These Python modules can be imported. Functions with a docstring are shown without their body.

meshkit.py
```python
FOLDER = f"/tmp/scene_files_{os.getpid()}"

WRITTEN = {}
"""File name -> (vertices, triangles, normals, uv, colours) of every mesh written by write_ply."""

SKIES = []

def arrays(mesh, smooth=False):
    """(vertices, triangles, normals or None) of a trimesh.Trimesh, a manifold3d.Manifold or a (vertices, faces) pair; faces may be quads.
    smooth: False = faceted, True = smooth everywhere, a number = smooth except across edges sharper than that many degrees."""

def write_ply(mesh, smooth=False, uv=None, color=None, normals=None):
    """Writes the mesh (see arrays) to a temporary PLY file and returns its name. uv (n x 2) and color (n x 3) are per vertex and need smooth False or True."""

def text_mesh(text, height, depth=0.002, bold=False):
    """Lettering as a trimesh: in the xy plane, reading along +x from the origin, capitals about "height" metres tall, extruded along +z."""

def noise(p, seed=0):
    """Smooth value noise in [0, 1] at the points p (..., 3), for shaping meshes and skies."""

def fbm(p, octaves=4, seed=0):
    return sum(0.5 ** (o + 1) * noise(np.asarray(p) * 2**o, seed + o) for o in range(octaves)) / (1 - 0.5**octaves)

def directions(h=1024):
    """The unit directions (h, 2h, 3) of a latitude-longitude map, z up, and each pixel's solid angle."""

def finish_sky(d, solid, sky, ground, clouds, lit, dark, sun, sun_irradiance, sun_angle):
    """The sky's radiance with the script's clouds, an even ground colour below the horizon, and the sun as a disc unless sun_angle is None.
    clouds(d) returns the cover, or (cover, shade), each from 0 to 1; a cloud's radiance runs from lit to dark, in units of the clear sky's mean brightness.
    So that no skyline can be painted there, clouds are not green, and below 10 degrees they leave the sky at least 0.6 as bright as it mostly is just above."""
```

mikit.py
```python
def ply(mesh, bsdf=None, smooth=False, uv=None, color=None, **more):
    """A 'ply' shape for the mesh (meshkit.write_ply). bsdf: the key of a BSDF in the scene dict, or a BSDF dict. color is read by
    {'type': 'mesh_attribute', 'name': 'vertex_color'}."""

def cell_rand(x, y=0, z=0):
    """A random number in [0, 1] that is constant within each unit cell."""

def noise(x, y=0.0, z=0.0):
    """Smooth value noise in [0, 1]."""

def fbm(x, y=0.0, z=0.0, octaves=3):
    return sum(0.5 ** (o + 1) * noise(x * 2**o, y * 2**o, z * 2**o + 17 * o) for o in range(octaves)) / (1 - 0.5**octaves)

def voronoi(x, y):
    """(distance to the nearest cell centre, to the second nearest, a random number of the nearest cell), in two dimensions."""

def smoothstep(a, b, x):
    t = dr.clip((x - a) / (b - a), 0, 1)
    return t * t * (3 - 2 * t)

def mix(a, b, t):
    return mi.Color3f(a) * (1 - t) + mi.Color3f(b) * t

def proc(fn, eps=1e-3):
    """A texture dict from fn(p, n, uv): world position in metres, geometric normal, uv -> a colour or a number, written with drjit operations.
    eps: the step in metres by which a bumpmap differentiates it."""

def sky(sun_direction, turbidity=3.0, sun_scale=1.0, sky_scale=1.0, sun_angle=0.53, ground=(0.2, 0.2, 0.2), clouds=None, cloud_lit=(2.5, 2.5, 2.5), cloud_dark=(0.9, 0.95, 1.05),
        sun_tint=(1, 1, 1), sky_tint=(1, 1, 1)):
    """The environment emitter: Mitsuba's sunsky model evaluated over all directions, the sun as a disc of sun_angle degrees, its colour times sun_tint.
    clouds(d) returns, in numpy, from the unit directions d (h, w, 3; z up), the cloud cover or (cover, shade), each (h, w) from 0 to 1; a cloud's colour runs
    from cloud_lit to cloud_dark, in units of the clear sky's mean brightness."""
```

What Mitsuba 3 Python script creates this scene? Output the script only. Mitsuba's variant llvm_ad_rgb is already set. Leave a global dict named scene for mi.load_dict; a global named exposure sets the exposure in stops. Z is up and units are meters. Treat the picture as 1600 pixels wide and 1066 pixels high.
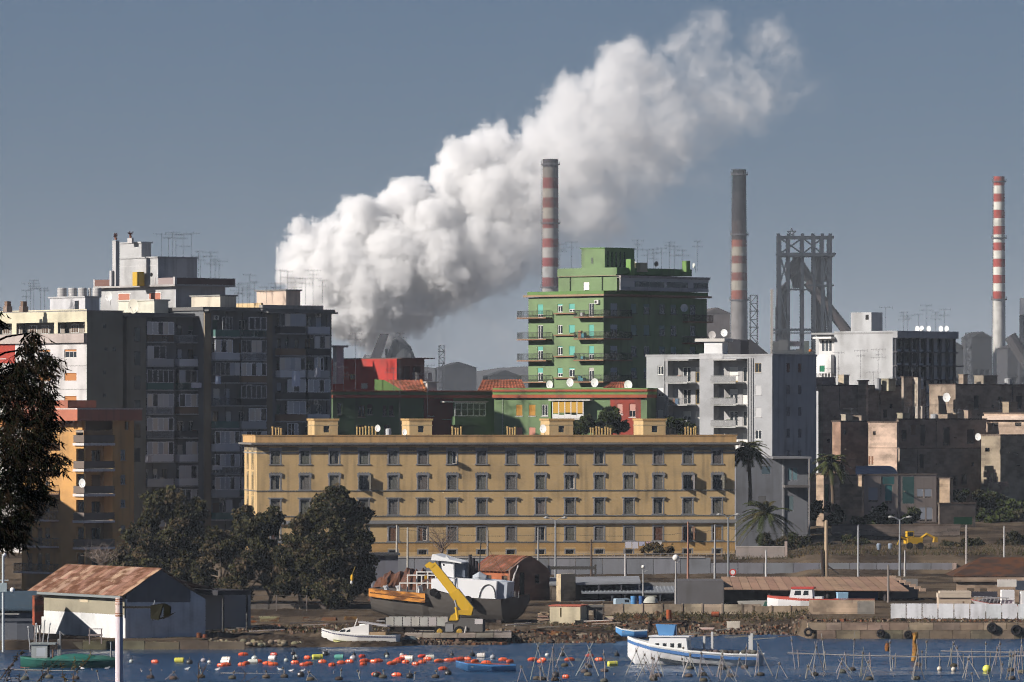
import math, random
import numpy as np, trimesh, mitsuba as mi, drjit as dr
import mikit, meshkit
from mikit import noise, fbm, smoothstep, mix, cell_rand
from scipy import ndimage

T = mi.ScalarTransform4f
scene, labels = {}, {}

# ---------------------------------------------------------------- camera, sky, air, exposure
F, H, YH = 9144.0, 22.0, 650.0          # focal length in photo pixels, eye height over the water, horizon row
exposure = 2.55
scene['camera'] = {'type': 'perspective', 'fov': math.degrees(2 * math.atan(800 / F)), 'fov_axis': 'x',
                   'near_clip': 1.0, 'far_clip': 40000.0,
                   'to_world': T().look_at(origin=[0, 0, H], target=[0, 100, H], up=[0, 0, 1]),
                   'principal_point_offset_y': -(YH - 533) / 1066.0,
                   'medium': {'type': 'ref', 'id': 'air'}}
SAZ, SEL = math.radians(26.5), math.radians(28)
SUN = [-math.cos(SEL) * math.cos(SAZ), -math.cos(SEL) * math.sin(SAZ), math.sin(SEL)]
scene['daylight'] = mikit.sky(SUN, turbidity=3, sky_scale=0.19, sky_tint=(0.80, 0.95, 1.30), sun_tint=(0.83, 0.99, 1.40), ground=(0.12, 0.13, 0.15))
scene['air'] = {'type': 'homogeneous', 'albedo': {'type': 'rgb', 'value': [0.81, 0.90, 0.99]}, 'sigma_t': 5.6e-5}
scene['haze'] = {'type': 'cube', 'to_world': T().translate([0, 7000, 124]).scale([6000, 8000, 134]),
                 'bsdf': {'type': 'null'}, 'interior': {'type': 'ref', 'id': 'air'}}
labels['haze'] = {'label': 'thin bluish industrial haze over the harbour town', 'category': 'haze', 'kind': 'stuff'}


# ---------------------------------------------------------------- materials
def rgb(*c):
    return {'type': 'rgb', 'value': [float(x) for x in c]}


def own_colour(p, n, uv):
    """the piece's own paint colour, one per piece, carried in its texture coordinates (u: red and green, v: blue)"""
    r = dr.floor(uv.x)
    return mi.Color3f(r / 255.0, (uv.x - r - 0.1) * 1.25, uv.y)


VC = mikit.proc(own_colour)


def ts(b):
    return {'type': 'twosided', 'bsdf': b}


def grime(p, n, uv):
    h = p.x * 0.8 + p.y * 0.8
    streak = fbm(h * 1.7, p.z * 0.16, (p.x - p.y) * 0.3, 3)
    patch = fbm(p.x * 0.35, p.y * 0.35, p.z * 0.35, 3)
    grain = noise(p.x * 6, p.y * 6, p.z * 6)
    return dr.clip(smoothstep(0.45, 0.85, streak) * 0.30 + smoothstep(0.45, 0.8, patch) * 0.22 + grain * 0.10, 0, 0.75)


def rustp(p, n, uv):
    q = fbm(p.x * 0.9, p.y * 0.9, p.z * 2.0, 4)
    g = noise(p.x * 5, p.y * 5, p.z * 5)
    return dr.clip(smoothstep(0.38, 0.66, q) * 0.85 + g * 0.12, 0, 1)


def stonep(p, n, uv):
    h = p.x * 0.75 + p.y * 0.66
    row = dr.floor(p.z / 0.45)
    c = cell_rand(dr.floor(h / 0.9 + row * 0.5), row, 3)
    q = fbm(p.x * 0.5, p.y * 0.5, p.z * 0.5, 4)
    g = noise(p.x * 4, p.y * 4, p.z * 4)
    return dr.clip(c * 0.22 + smoothstep(0.35, 0.7, q) * 0.36 + g * 0.14, 0, 1)


def soilp(p, n, uv):
    q = fbm(p.x * 0.18, p.y * 0.12, 0, 4)
    g = noise(p.x * 3, p.y * 1.5, p.z * 3)
    k = dr.clip(smoothstep(0.35, 0.65, q) * 0.7 + g * 0.3, 0, 1)
    return mix((0.035, 0.027, 0.022), (0.13, 0.098, 0.068), k)


def wavep(p, n, uv):
    a = fbm(p.x * 0.55 + noise(p.y * .05) * 2, p.y * 0.28, 0.0, 4)
    b = noise(p.x * 2.3, p.y * 1.6, 3.0)
    ruffle = 0.35 + 1.1 * smoothstep(0.35, 0.65, fbm(p.x * 0.035, p.y * 0.11, 2.0, 3))
    return (a * 0.85 + b * 0.12) * ruffle + fbm(p.x * 0.06, p.y * 0.09, 7.0, 2) * 0.9


scene['m_paint'] = ts({'type': 'diffuse', 'reflectance': VC})
scene['m_wall'] = {'type': 'blendbsdf', 'weight': mikit.proc(grime), 'bsdf_0': ts({'type': 'diffuse', 'reflectance': VC}),
                 'bsdf_1': ts({'type': 'diffuse', 'reflectance': rgb(0.075, 0.07, 0.062)})}
scene['m_rusty'] = {'type': 'blendbsdf', 'weight': mikit.proc(rustp), 'bsdf_0': ts({'type': 'diffuse', 'reflectance': VC}),
                  'bsdf_1': ts({'type': 'diffuse', 'reflectance': rgb(0.11, 0.05, 0.028)})}
scene['m_stone'] = {'type': 'blendbsdf', 'weight': mikit.proc(stonep), 'bsdf_0': ts({'type': 'diffuse', 'reflectance': VC}),
                  'bsdf_1': ts({'type': 'diffuse', 'reflectance': rgb(0.04, 0.032, 0.027)})}
scene['m_soil'] = ts({'type': 'diffuse', 'reflectance': mikit.proc(soilp)})
scene['m_gloss'] = ts({'type': 'principled', 'base_color': VC, 'roughness': 0.35, 'specular': 0.5})
scene['m_glass'] = ts({'type': 'principled', 'base_color': rgb(0.02, 0.024, 0.028), 'roughness': 0.08, 'specular': 0.6})
scene['m_leaf'] = {'type': 'principledthin', 'base_color': VC, 'roughness': 0.6, 'diff_trans': 0.5, 'spec_trans': 0.0}
scene['m_water'] = {'type': 'bumpmap', 'arbitrary': mikit.proc(wavep, eps=0.05), 'scale': 0.85,
                  'bsdf': ts({'type': 'principled', 'base_color': rgb(0.009, 0.028, 0.062), 'roughness': 0.12, 'specular': 0.5})}


# ---------------------------------------------------------------- geometry helpers
def at(px, py, Y):
    """the point seen at pixel (px, py) of the 1600 x 1066 photograph, Y metres away"""
    return np.array([(px - 800) * Y / F, Y, H + (YH - py) * Y / F])


class Fr:
    """a local frame: x along a facade (to the right), y into the building, z up; a = turn in degrees"""

    def __init__(s, O, a):
        s.O, s.a = np.array(O, float), a
        r = math.radians(a)
        s.x, s.y = np.array([math.cos(r), math.sin(r), 0]), np.array([-math.sin(r), math.cos(r), 0])

    def w(s, v):
        v = np.asarray(v, float).reshape(-1, 3)
        return s.O + v[:, :1] * s.x + v[:, 1:2] * s.y + v[:, 2:] * np.array([0, 0, 1.0])

    def hit(s, px, py, y=0.0):
        d = np.array([(px - 800) / F, 1.0, (YH - py) / F])
        n = -s.y
        c = np.array([0, 0, H])
        P = c + d * (((s.O + y * s.y - c) @ n) / (d @ n))
        return (P - s.O) @ s.x, P[2]

    def X(s, px, y=0.0):
        return s.hit(px, YH, y)[0]

    def Z(s, py, px, y=0.0):
        return s.hit(px, py, y)[1]

    def left(s, W):
        return Fr(s.O + W * s.y, s.a - 90)

    def right(s, L):
        return Fr(s.O + L * s.x, s.a + 90)

    def moved(s, x=0, y=0, z=0):
        return Fr(s.w([x, y, z])[0], s.a)


def fac(px, Y, a, z=0.0):
    p = at(px, YH, Y)
    return Fr([p[0], p[1], z], a)


WORLD = Fr([0, 0, 0], 0)
BOXF = np.array([[0, 2, 1], [0, 3, 2], [4, 5, 6], [4, 6, 7], [0, 1, 5], [0, 5, 4], [1, 2, 6], [1, 6, 5], [2, 3, 7], [2, 7, 6], [3, 0, 4], [3, 4, 7]])


class G:
    """collects faces in a frame; becomes ONE mesh of the scene"""

    def __init__(s, fr=WORLD, col=(0.5, 0.5, 0.5)):
        s.fr, s.col, s.V, s.Fc, s.C, s.n = fr, col, [], [], [], 0

    def add(s, v, f, col=None, world=False):
        v = np.asarray(v, float).reshape(-1, 3)
        s.V.append(v if world else s.fr.w(v))
        s.Fc.append(np.asarray(f, int).reshape(-1, 3) + s.n)
        s.C.append(np.tile(np.asarray(col if col is not None else s.col, float), (len(v), 1)))
        s.n += len(v)
        return s

    def box(s, x0, x1, y0, y1, z0, z1, col=None):
        v = [[x0, y0, z0], [x1, y0, z0], [x1, y1, z0], [x0, y1, z0], [x0, y0, z1], [x1, y0, z1], [x1, y1, z1], [x0, y1, z1]]
        return s.add(v, BOXF, col)

    def hexa(s, v, col=None):
        return s.add(v, BOXF, col)

    def quad(s, a, b, c, d, col=None):
        return s.add([a, b, c, d], [[0, 1, 2], [0, 2, 3]], col)

    def tri(s, a, b, c, col=None):
        return s.add([a, b, c], [[0, 1, 2]], col)

    def wall(s, x0, x1, z0, z1, holes=(), t=0.25, y=0.0, col=None):
        hs = [(max(a, x0), min(b, x1), max(c, z0), min(d, z1)) for a, b, c, d in holes]
        hs = [h for h in hs if h[1] - h[0] > .02 and h[3] - h[2] > .02]
        xs = sorted({x0, x1, *[h[0] for h in hs], *[h[1] for h in hs]})
        zs = sorted({z0, z1, *[h[2] for h in hs], *[h[3] for h in hs]})
        for j in range(len(zs) - 1):
            zc, run = (zs[j] + zs[j + 1]) / 2, None
            row = [h for h in hs if h[2] < zc < h[3]]
            for i in range(len(xs) - 1):
                xc = (xs[i] + xs[i + 1]) / 2
                if any(h[0] < xc < h[1] for h in row):
                    if run is not None:
                        s.quad([run, y, zs[j]], [xs[i], y, zs[j]], [xs[i], y, zs[j + 1]], [run, y, zs[j + 1]], col)
                        run = None
                elif run is None:
                    run = xs[i]
            if run is not None:
                s.quad([run, y, zs[j]], [x1, y, zs[j]], [x1, y, zs[j + 1]], [run, y, zs[j + 1]], col)
        for a, b, c, d in hs:
            q = y + t
            s.quad([a, y, c], [a, q, c], [a, q, d], [a, y, d], col)
            s.quad([b, q, c], [b, y, c], [b, y, d], [b, q, d], col)
            s.quad([a, q, c], [a, y, c], [b, y, c], [b, q, c], col)
            s.quad([a, y, d], [a, q, d], [b, q, d], [b, y, d], col)
        return s

    def tube(s, pts, r, n=6, col=None, cap=True):
        p = np.asarray(pts, float)
        r = np.broadcast_to(np.asarray(r, float), (len(p),))
        t = np.gradient(p, axis=0)
        t /= np.linalg.norm(t, axis=1, keepdims=True) + 1e-12
        a = np.cross(t, np.where(np.abs(t[:, 2:]) < 0.9, [0, 0, 1.0], [1.0, 0, 0]))
        a /= np.linalg.norm(a, axis=1, keepdims=True) + 1e-12
        b, th = np.cross(t, a), np.arange(n) * 2 * np.pi / n
        v = (p[:, None] + r[:, None, None] * (np.cos(th)[None, :, None] * a[:, None] + np.sin(th)[None, :, None] * b[:, None])).reshape(-1, 3)
        f = []
        for i in range(len(p) - 1):
            for j in range(n):
                k = (j + 1) % n
                f += [[i * n + j, i * n + k, i * n + n + k], [i * n + j, i * n + n + k, i * n + n + j]]
        if cap:
            m = (len(p) - 1) * n
            for j in range(1, n - 1):
                f += [[0, j + 1, j], [m, m + j, m + j + 1]]
        return s.add(v, f, col)

    def cyl(s, x, y, z0, z1, r, r1=None, n=14, col=None):
        return s.tube([[x, y, z0], [x, y, z1]], [r, r if r1 is None else r1], n, col)

    def prism(s, poly, y0, y1, col=None):
        """a polygon of (x, z) corners, counter-clockwise seen from the front, extruded from y0 to y1"""
        import shapely
        pg = shapely.Polygon(poly)
        v, f = trimesh.creation.triangulate_polygon(pg, engine='earcut')
        m = len(v)
        vv = np.vstack([np.c_[v[:, 0], np.full(m, y0), v[:, 1]], np.c_[v[:, 0], np.full(m, y1), v[:, 1]]])
        s.add(vv, np.vstack([f, f[:, ::-1] + m]), col)
        q = np.asarray(poly, float)
        for i in range(len(q)):
            a, b = q[i], q[(i + 1) % len(q)]
            s.quad([a[0], y0, a[1]], [a[0], y1, a[1]], [b[0], y1, b[1]], [b[0], y0, b[1]], col)
        return s

    def ball(s, c, r, col=None, n=1):
        m = trimesh.creation.icosphere(subdivisions=n, radius=1.0)
        return s.add(m.vertices * np.asarray(r) + np.asarray(c), m.faces, col)

    def mesh(s):
        return np.vstack(s.V), np.vstack(s.Fc), np.vstack(s.C)


def key_for(base):
    if base not in USED:
        USED[base] = 0
        return base
    USED[base] += 1
    return f'{base}_{USED[base]:03d}'


USED = {}


def put(key, g, mat='paint'):
    v, f, c = g.mesh()
    uv = np.c_[np.round(c[:, 0] * 255) + .1 + .8 * c[:, 1], c[:, 2]]
    scene[key] = mikit.ply((v, f), 'm_' + mat, uv=uv)
    return key


def thing(name, label, cat, group=None, kind=None):
    k = key_for(name)
    d = {'label': label, 'category': cat}
    if group:
        d['group'] = group
    if kind:
        d['kind'] = kind
    labels[k] = d
    return k


def part(parent, name, g, mat='paint', label=None, kind=None):
    k = put(key_for(f'{parent}__{name}'), g, mat)
    if label or kind:
        labels[k] = {**({'label': label} if label else {}), **({'kind': kind} if kind else {})}
    return k


def solo(name, g, mat, label, cat, group=None, kind=None):
    k = thing(name, label, cat, group, kind)
    return put(k, g, mat)


def structure(name, g, mat, label=None):
    k = key_for(name)
    labels[k] = {'kind': 'structure', **({'label': label} if label else {})}
    return put(k, g, mat)


def jit(c, rng, a=0.12):
    k = 1 + rng.uniform(-a, a)
    return tuple(max(0.005, x * k * (1 + rng.uniform(-a, a) * .3)) for x in c)

# ================================================================ SETTING: water, ground, hills
def shore_y(px):
    """distance of the waterline seen in pixel column px"""
    py = np.interp(px, [-400, 0, 330, 450, 600, 700, 900, 960, 1100, 1240, 1262, 1600, 2200], [1015, 1016, 1013, 1012, 1011, 1007, 1004, 1003, 992, 991, 998, 998, 998])
    return H * F / (py - YH)


g = G()
xs = np.linspace(-90, 90, 61)
ys = np.linspace(380, 640, 70)
X, Yg = np.meshgrid(xs, ys)
v = np.c_[X.ravel(), Yg.ravel(), np.zeros(X.size)]
idx = np.arange(X.size).reshape(X.shape)
q = np.stack([idx[:-1, :-1], idx[:-1, 1:], idx[1:, 1:], idx[1:, :-1]], -1).reshape(-1, 4)
f = np.vstack([q[:, [0, 1, 2]], q[:, [0, 2, 3]]])
# the inlet the water fills: one sheet, reaching out of the frame on both sides and under the eye
g.add([[-900, -200, 0], [900, -200, 0], [900, 700, 0], [-900, 700, 0]], [[0, 1, 2], [0, 2, 3]])
structure('water', g, 'water', 'dark blue harbour water with short ripples')


def bank_w(px):
    """width of the sloping mud and rubble bank, metres; a quay wall where it is near zero"""
    return np.interp(px, [-400, 320, 345, 420, 640, 960, 1100, 1240, 1262, 2200], [0.2, 0.2, 5, 8, 9, 14, 16, 10, 0.2, 0.2])


def quay_z(px):
    return np.interp(px, [-400, 340, 450, 1000, 1240, 1262, 2200], [0.85, 0.85, 0.9, 1.0, 1.1, 1.6, 1.6])


def ground_z(x, Y):
    px = 800 + x * F / Y
    s = shore_y(px)
    z = np.interp(Y, [0, 760, 762, 1100], [0, 0, 2.2, 2.2])
    hill = np.clip((px - 1150) / 120, 0, 1) * np.interp(Y, [762, 775, 830, 960], [0, .3, 1.9, 9.0])
    hill = hill * np.interp(Y, [960, 1600], [1, 0])
    t = np.clip((Y - s) / np.maximum(bank_w(px), .05), 0, 1)
    return quay_z(px) * t + z + hill


pxs = np.concatenate([np.linspace(-2600, -120, 12), np.linspace(-100, 1700, 226), np.linspace(1740, 4200, 12)])
rows = []
for k in range(46):
    Yk = shore_y(pxs)
    if k == 0:
        Y_, z_ = Yk, np.full(len(pxs), -1.5)
    elif k == 1:
        Y_ = Yk
        z_ = np.where(bank_w(pxs) < 1, 0.0, -0.05)
    else:
        u = (k - 1) / 44
        if k < 14:
            Y_ = Yk + bank_w(pxs) * (k - 1) / 12
        else:
            tgt = [600, 612, 625, 640, 660, 680, 700, 720, 740, 752, 759.5, 761.5, 775, 790, 810, 830, 850, 870, 900, 930, 960, 1000, 1100, 1300, 1700, 2400, 3500, 5000, 8000, 13000, 16000, 20000][k - 14]
            Y_ = np.maximum(Yk + bank_w(pxs) + 2 + (k - 14) * .4, tgt)
        x_ = (pxs - 800) * Y_ / F
        z_ = ground_z(x_, Y_)
        n_ = meshkit.noise(np.c_[x_ * .6, Y_ * .5, x_ * 0]) - .5 + .5 * (meshkit.noise(np.c_[x_ * 2, Y_ * 1.5, x_ * 0 + 3]) - .5)
        z_ = z_ + n_ * np.where((k < 14) & (bank_w(pxs) > 1), .45, .12) * (Y_ < 3000)
    rows.append(np.c_[(pxs - 800) * Y_ / F, Y_, z_])
R = np.array(rows)
idx = np.arange(R.shape[0] * R.shape[1]).reshape(R.shape[:2])
q = np.stack([idx[:-1, :-1], idx[:-1, 1:], idx[1:, 1:], idx[1:, :-1]], -1).reshape(-1, 4)
g = G()
g.add(R.reshape(-1, 3), np.vstack([q[:, [0, 1, 2]], q[:, [0, 2, 3]]]))
structure('ground', g, 'soil', 'brown earth of the boatyards and the town behind')

# low spoil heaps of the steelworks, far behind
g = G(col=(.07, .07, .075))
n = 90
hx = np.linspace(-900, 900, n)
top = 12 + 52 * meshkit.noise(np.c_[hx * .006, hx * 0, hx * 0]) + 8 * meshkit.noise(np.c_[hx * .03, hx * 0 + 5, hx * 0])
top = np.where(hx > 480, top * .45, top)
top = top + np.where((hx > -120) & (hx < 60), 40, 0)
vv = []
for yy, k in ((4300, 0), (4420, 1), (4700, .9), (5200, 0)):
    vv.append(np.c_[hx, np.full(n, yy), top * k + (0 if k else -1)])
vv = np.array(vv)
idx = np.arange(4 * n).reshape(4, n)
q = np.stack([idx[:-1, :-1], idx[:-1, 1:], idx[1:, 1:], idx[1:, :-1]], -1).reshape(-1, 4)
g.add(vv.reshape(-1, 3), np.vstack([q[:, [0, 1, 2]], q[:, [0, 2, 3]]]))
structure('hills', g, 'paint', 'hazy low heaps on the horizon behind the town')

# ================================================================ STEELWORKS
YC = 2900.0
SC = YC / F


def chimney(px, py_top, w_top, w_bot, py_bot, bands, label, soot_top=0, Y=YC, base=None):
    """bands: list of (py0, py1, colour); the shaft stands on the works' ground"""
    t = thing('factory_chimney', label, 'chimney', 'tall chimneys of the steelworks')
    S = Y / F
    cx = (px - 800) * S
    z = lambda py: H + (YH - py) * S
    ztop, zbot = z(py_top), 3.0
    rad = lambda zz: (w_bot + (w_top - w_bot) * (zz - z(py_bot)) / (ztop - z(py_bot))) * S / 2
    shaft = G(col=base or (.42, .40, .38))
    zb = z(bands[-1][1])
    shaft.tube([[cx, Y, zbot], [cx, Y, zb]], [rad(zbot), rad(zb)], 40)
    part(t, 'shaft', shaft, 'wall')
    for p0, p1, c in bands:
        b = G(col=c)
        b.tube([[cx, Y, z(p1)], [cx, Y, z(p0)]], [rad(z(p1)), rad(z(p0))], 40, cap=p0 == py_top)
        part(t, 'painted_band', b, 'paint' if sum(c) < .25 else 'wall')
    for p in (py_top + 8, bands[-1][1], (py_top + bands[-1][1]) / 2):
        r = rad(z(p))
        gg = G(col=(.12, .12, .13))
        gg.tube([[cx, Y, z(p) - .3], [cx, Y, z(p) + .3]], [r + .9, r + .9], 28)
        for k in range(20):
            th = k * math.pi / 10
            gg.box(cx + (r + .85) * math.cos(th) - .05, cx + (r + .85) * math.cos(th) + .05, Y + (r + .85) * math.sin(th) - .05, Y + (r + .85) * math.sin(th) + .05, z(p) + .3, z(p) + 1.4)
        part(t, 'gallery', gg, 'paint')
    lad = G(col=(.1, .1, .11))
    for d in (-.3, .3):
        lad.tube([[cx - rad(zbot) - .4, Y - 1 + d, zbot], [cx - rad(ztop) - .4, Y - 1 + d, ztop]], .09, 4)
    zz = zbot
    while zz < ztop:
        lad.box(cx - rad(zz) - .5, cx - rad(zz) - .1, Y - 1.3, Y - .7, zz, zz + .12)
        zz += 3
    part(t, 'ladder', lad, 'paint')
    return t


RED, WHT, SOOT = (.33, .065, .05), (.55, .53, .47), (.055, .052, .055)
bd = [(249, 262, (.06, .055, .06)), (262, 278, (.17, .155, .14)), (278, 295, (.16, .055, .05)), (295, 309, (.27, .25, .22)), (309, 325, (.15, .06, .052)), (325, 342, (.27, .25, .22)),
      (342, 357, (.17, .06, .055)), (357, 373, (.27, .26, .25)), (373, 387, (.22, .065, .06)), (387, 403, (.32, .31, .30)), (403, 417, (.20, .06, .06)), (417, 434, (.30, .30, .30)), (434, 449, (.18, .06, .06))]
chimney(860, 249, 24, 26, 449, bd, 'sooty red and white banded chimney standing in front of the white steam', base=(.3, .29, .28))
bd = [(265, 300, (.025, .026, .03)), (300, 345, (.034, .034, .038)), (345, 375, (.05, .042, .042)), (375, 386, (.22, .08, .06)), (386, 400, (.27, .25, .21)), (400, 412, (.15, .06, .05)), (412, 426, (.27, .25, .22)),
      (426, 439, (.16, .062, .052)), (439, 454, (.29, .27, .23)), (454, 469, (.22, .08, .06))]
chimney(1155, 265, 21, 27, 540, bd, 'soot blackened chimney with three pale bands between the steam and the blast furnace', base=(.20, .19, .19))
bd, y = [], 276
for k in range(15):
    h = 12.6 if k else 14
    bd.append((y, y + h, RED if k % 2 == 0 else (.62, .60, .54)))
    y += h + .35 * (k % 3 == 0)
chimney(1561, 276, 17, 21, 598, bd, 'clean red and white banded chimney on a grey shaft at the right', base=(.50, .49, .46))

# a stub of a fourth stack at the right edge, and its steam cap
g = G(col=(.10, .10, .11))
c = at(1602, 500, 3100)
g.tube([[c[0], 3100, 3], [c[0], 3100, H + (YH - 492) * 3100 / F]], [3.5, 3.1], 24)
k = thing('short_stack', 'dark short stack cut by the right edge of the view', 'chimney')
part(k, 'shaft', g, 'paint')
g = G(col=(.62, .6, .6))
g.tube([[c[0], 3100, H + (YH - 492) * 3100 / F], [c[0], 3100, H + (YH - 466) * 3100 / F]], [3.1, 2.9], 24)
part(k, 'painted_band', g, 'paint')

# ---- blast furnace
Yb = 2850.0
Sb = Yb / F
fb = Fr([0, Yb, 0], 0)
bx = lambda px: (px - 800) * Sb
bz = lambda py: H + (YH - py) * Sb
STEEL, DARK = (.028, .034, .045), (.035, .038, .045)
bf = thing('blast_furnace', 'dark blast furnace tower with open steel frame and a sloping conveyor', 'blast furnace')
for i, px in enumerate((1218, 1232, 1254, 1272, 1285, 1297)):
    for dy in (0, 14):
        g = G(fb, STEEL)
        w = .9 if i in (0, 5) else .7
        lowpy = 655
        hi = 368 if i not in (2,) else 372
        g.box(bx(px) - w, bx(px) + w, dy - w, dy + w, 2, bz(hi))
        part(bf, 'column', g)
for py, a, b, h in ((371, 1216, 1303, 1.3), (397, 1214, 1306, .9), (446, 1262, 1303, .8), (515, 1208, 1272, .9), (548, 1206, 1300, .9)):
    for dy in (0, 14):
        g = G(fb, STEEL)
        g.box(bx(a), bx(b), dy - 1.15, dy + 1.15, bz(py) - h / 2, bz(py) + h / 2)
        part(bf, 'beam', g)
for py, a, b in ((400, 1216, 1304), (452, 1228, 1266), (520, 1208, 1270), (556, 1204, 1304)):
    g = G(fb, STEEL)
    g.box(bx(a), bx(b), -3, 17, bz(py) - .25, bz(py) + .1)
    for k in range(14):
        x = bx(a) + (bx(b) - bx(a)) * k / 13
        g.box(x - .08, x + .08, -3.05, -2.9, bz(py), bz(py) + 1.5)
    g.box(bx(a), bx(b), -3.06, -2.94, bz(py) + 1.4, bz(py) + 1.55)
    part(bf, 'platform', g)
g = G(fb, STEEL)
for a, b in (((1218, 372), (1254, 397)), ((1254, 372), (1218, 397)), ((1254, 372), (1285, 397)), ((1285, 372), (1254, 397)), ((1285, 397), (1297, 446)), ((1297, 397), (1285, 446)), ((1218, 397), (1232, 446)), ((1232, 397), (1218, 446)), ((1285, 446), (1297, 548)), ((1218, 446), (1232, 515))):
    g.tube([[bx(a[0]), -.5, bz(a[1])], [bx(b[0]), -.5, bz(b[1])]], .42, 5)
part(bf, 'bracing', g)
g = G(fb, (.07, .065, .07))       # furnace body, bell and downcomer
g.tube([[bx(1250), 7, bz(655)], [bx(1250), 7, bz(560)], [bx(1250), 7, bz(546)]], [8.5, 8.0, 5], 20)
part(bf, 'furnace_body', g)
g = G(fb, (.055, .052, .058))
g.tube([[bx(1248), 7, bz(450)], [bx(1247), 7, bz(425)], [bx(1247), 7, bz(400)]], [2.6, 4.0, 2.2], 20)
part(bf, 'furnace_body', g)
g = G(fb, (.055, .052, .058))
g.tube([[bx(1247), 4, bz(408)], [bx(1236), 4, bz(425)], [bx(1224), 4, bz(455)], [bx(1223), 4, bz(520)], [bx(1224), 4, bz(600)]], [2.6, 2.9, 3.3, 3.5, 3.6], 16)
part(bf, 'gas_pipe', g)
g = G(fb, (.055, .052, .058))
g.tube([[bx(1249), 4, bz(410)], [bx(1262), 4, bz(432)], [bx(1280), 4, bz(448)], [bx(1282), 4, bz(520)], [bx(1282), 4, bz(600)]], [2.3, 2.6, 3.0, 3.2, 3.2], 16)
part(bf, 'gas_pipe', g)
g = G(fb, (.075, .06, .058))
a, b = np.array([bx(1262), 2, bz(440)]), np.array([bx(1345), 2, bz(545)])
g.tube([a, b], [2.6, 2.6], 10)
part(bf, 'conveyor_gallery', g)
for px, py0, py1, w in ((1217, 480, 640, 1.4), (1284, 400, 440, 2.6), (1283, 455, 520, 2.0)):
    g = G(fb, (.045, .047, .055))
    g.box(bx(px) - w, bx(px) + w, 2, 9, bz(py1), bz(py0))
    part(bf, 'casing', g)
rng = random.Random(5)
for k in range(24):
    g = G(fb, jit((.06, .058, .062), rng, .5))
    px, py = rng.uniform(1212, 1290), rng.uniform(535, 600)
    w, h = rng.uniform(1.2, 4.5), rng.uniform(1.0, 3.5)
    g.box(bx(px) - w, bx(px) + w, rng.uniform(-3, 0), rng.uniform(3, 9), bz(py) - h, bz(py) + h)
    part(bf, 'equipment_box', g)
g = G(fb, (.35, .33, .30))
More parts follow.
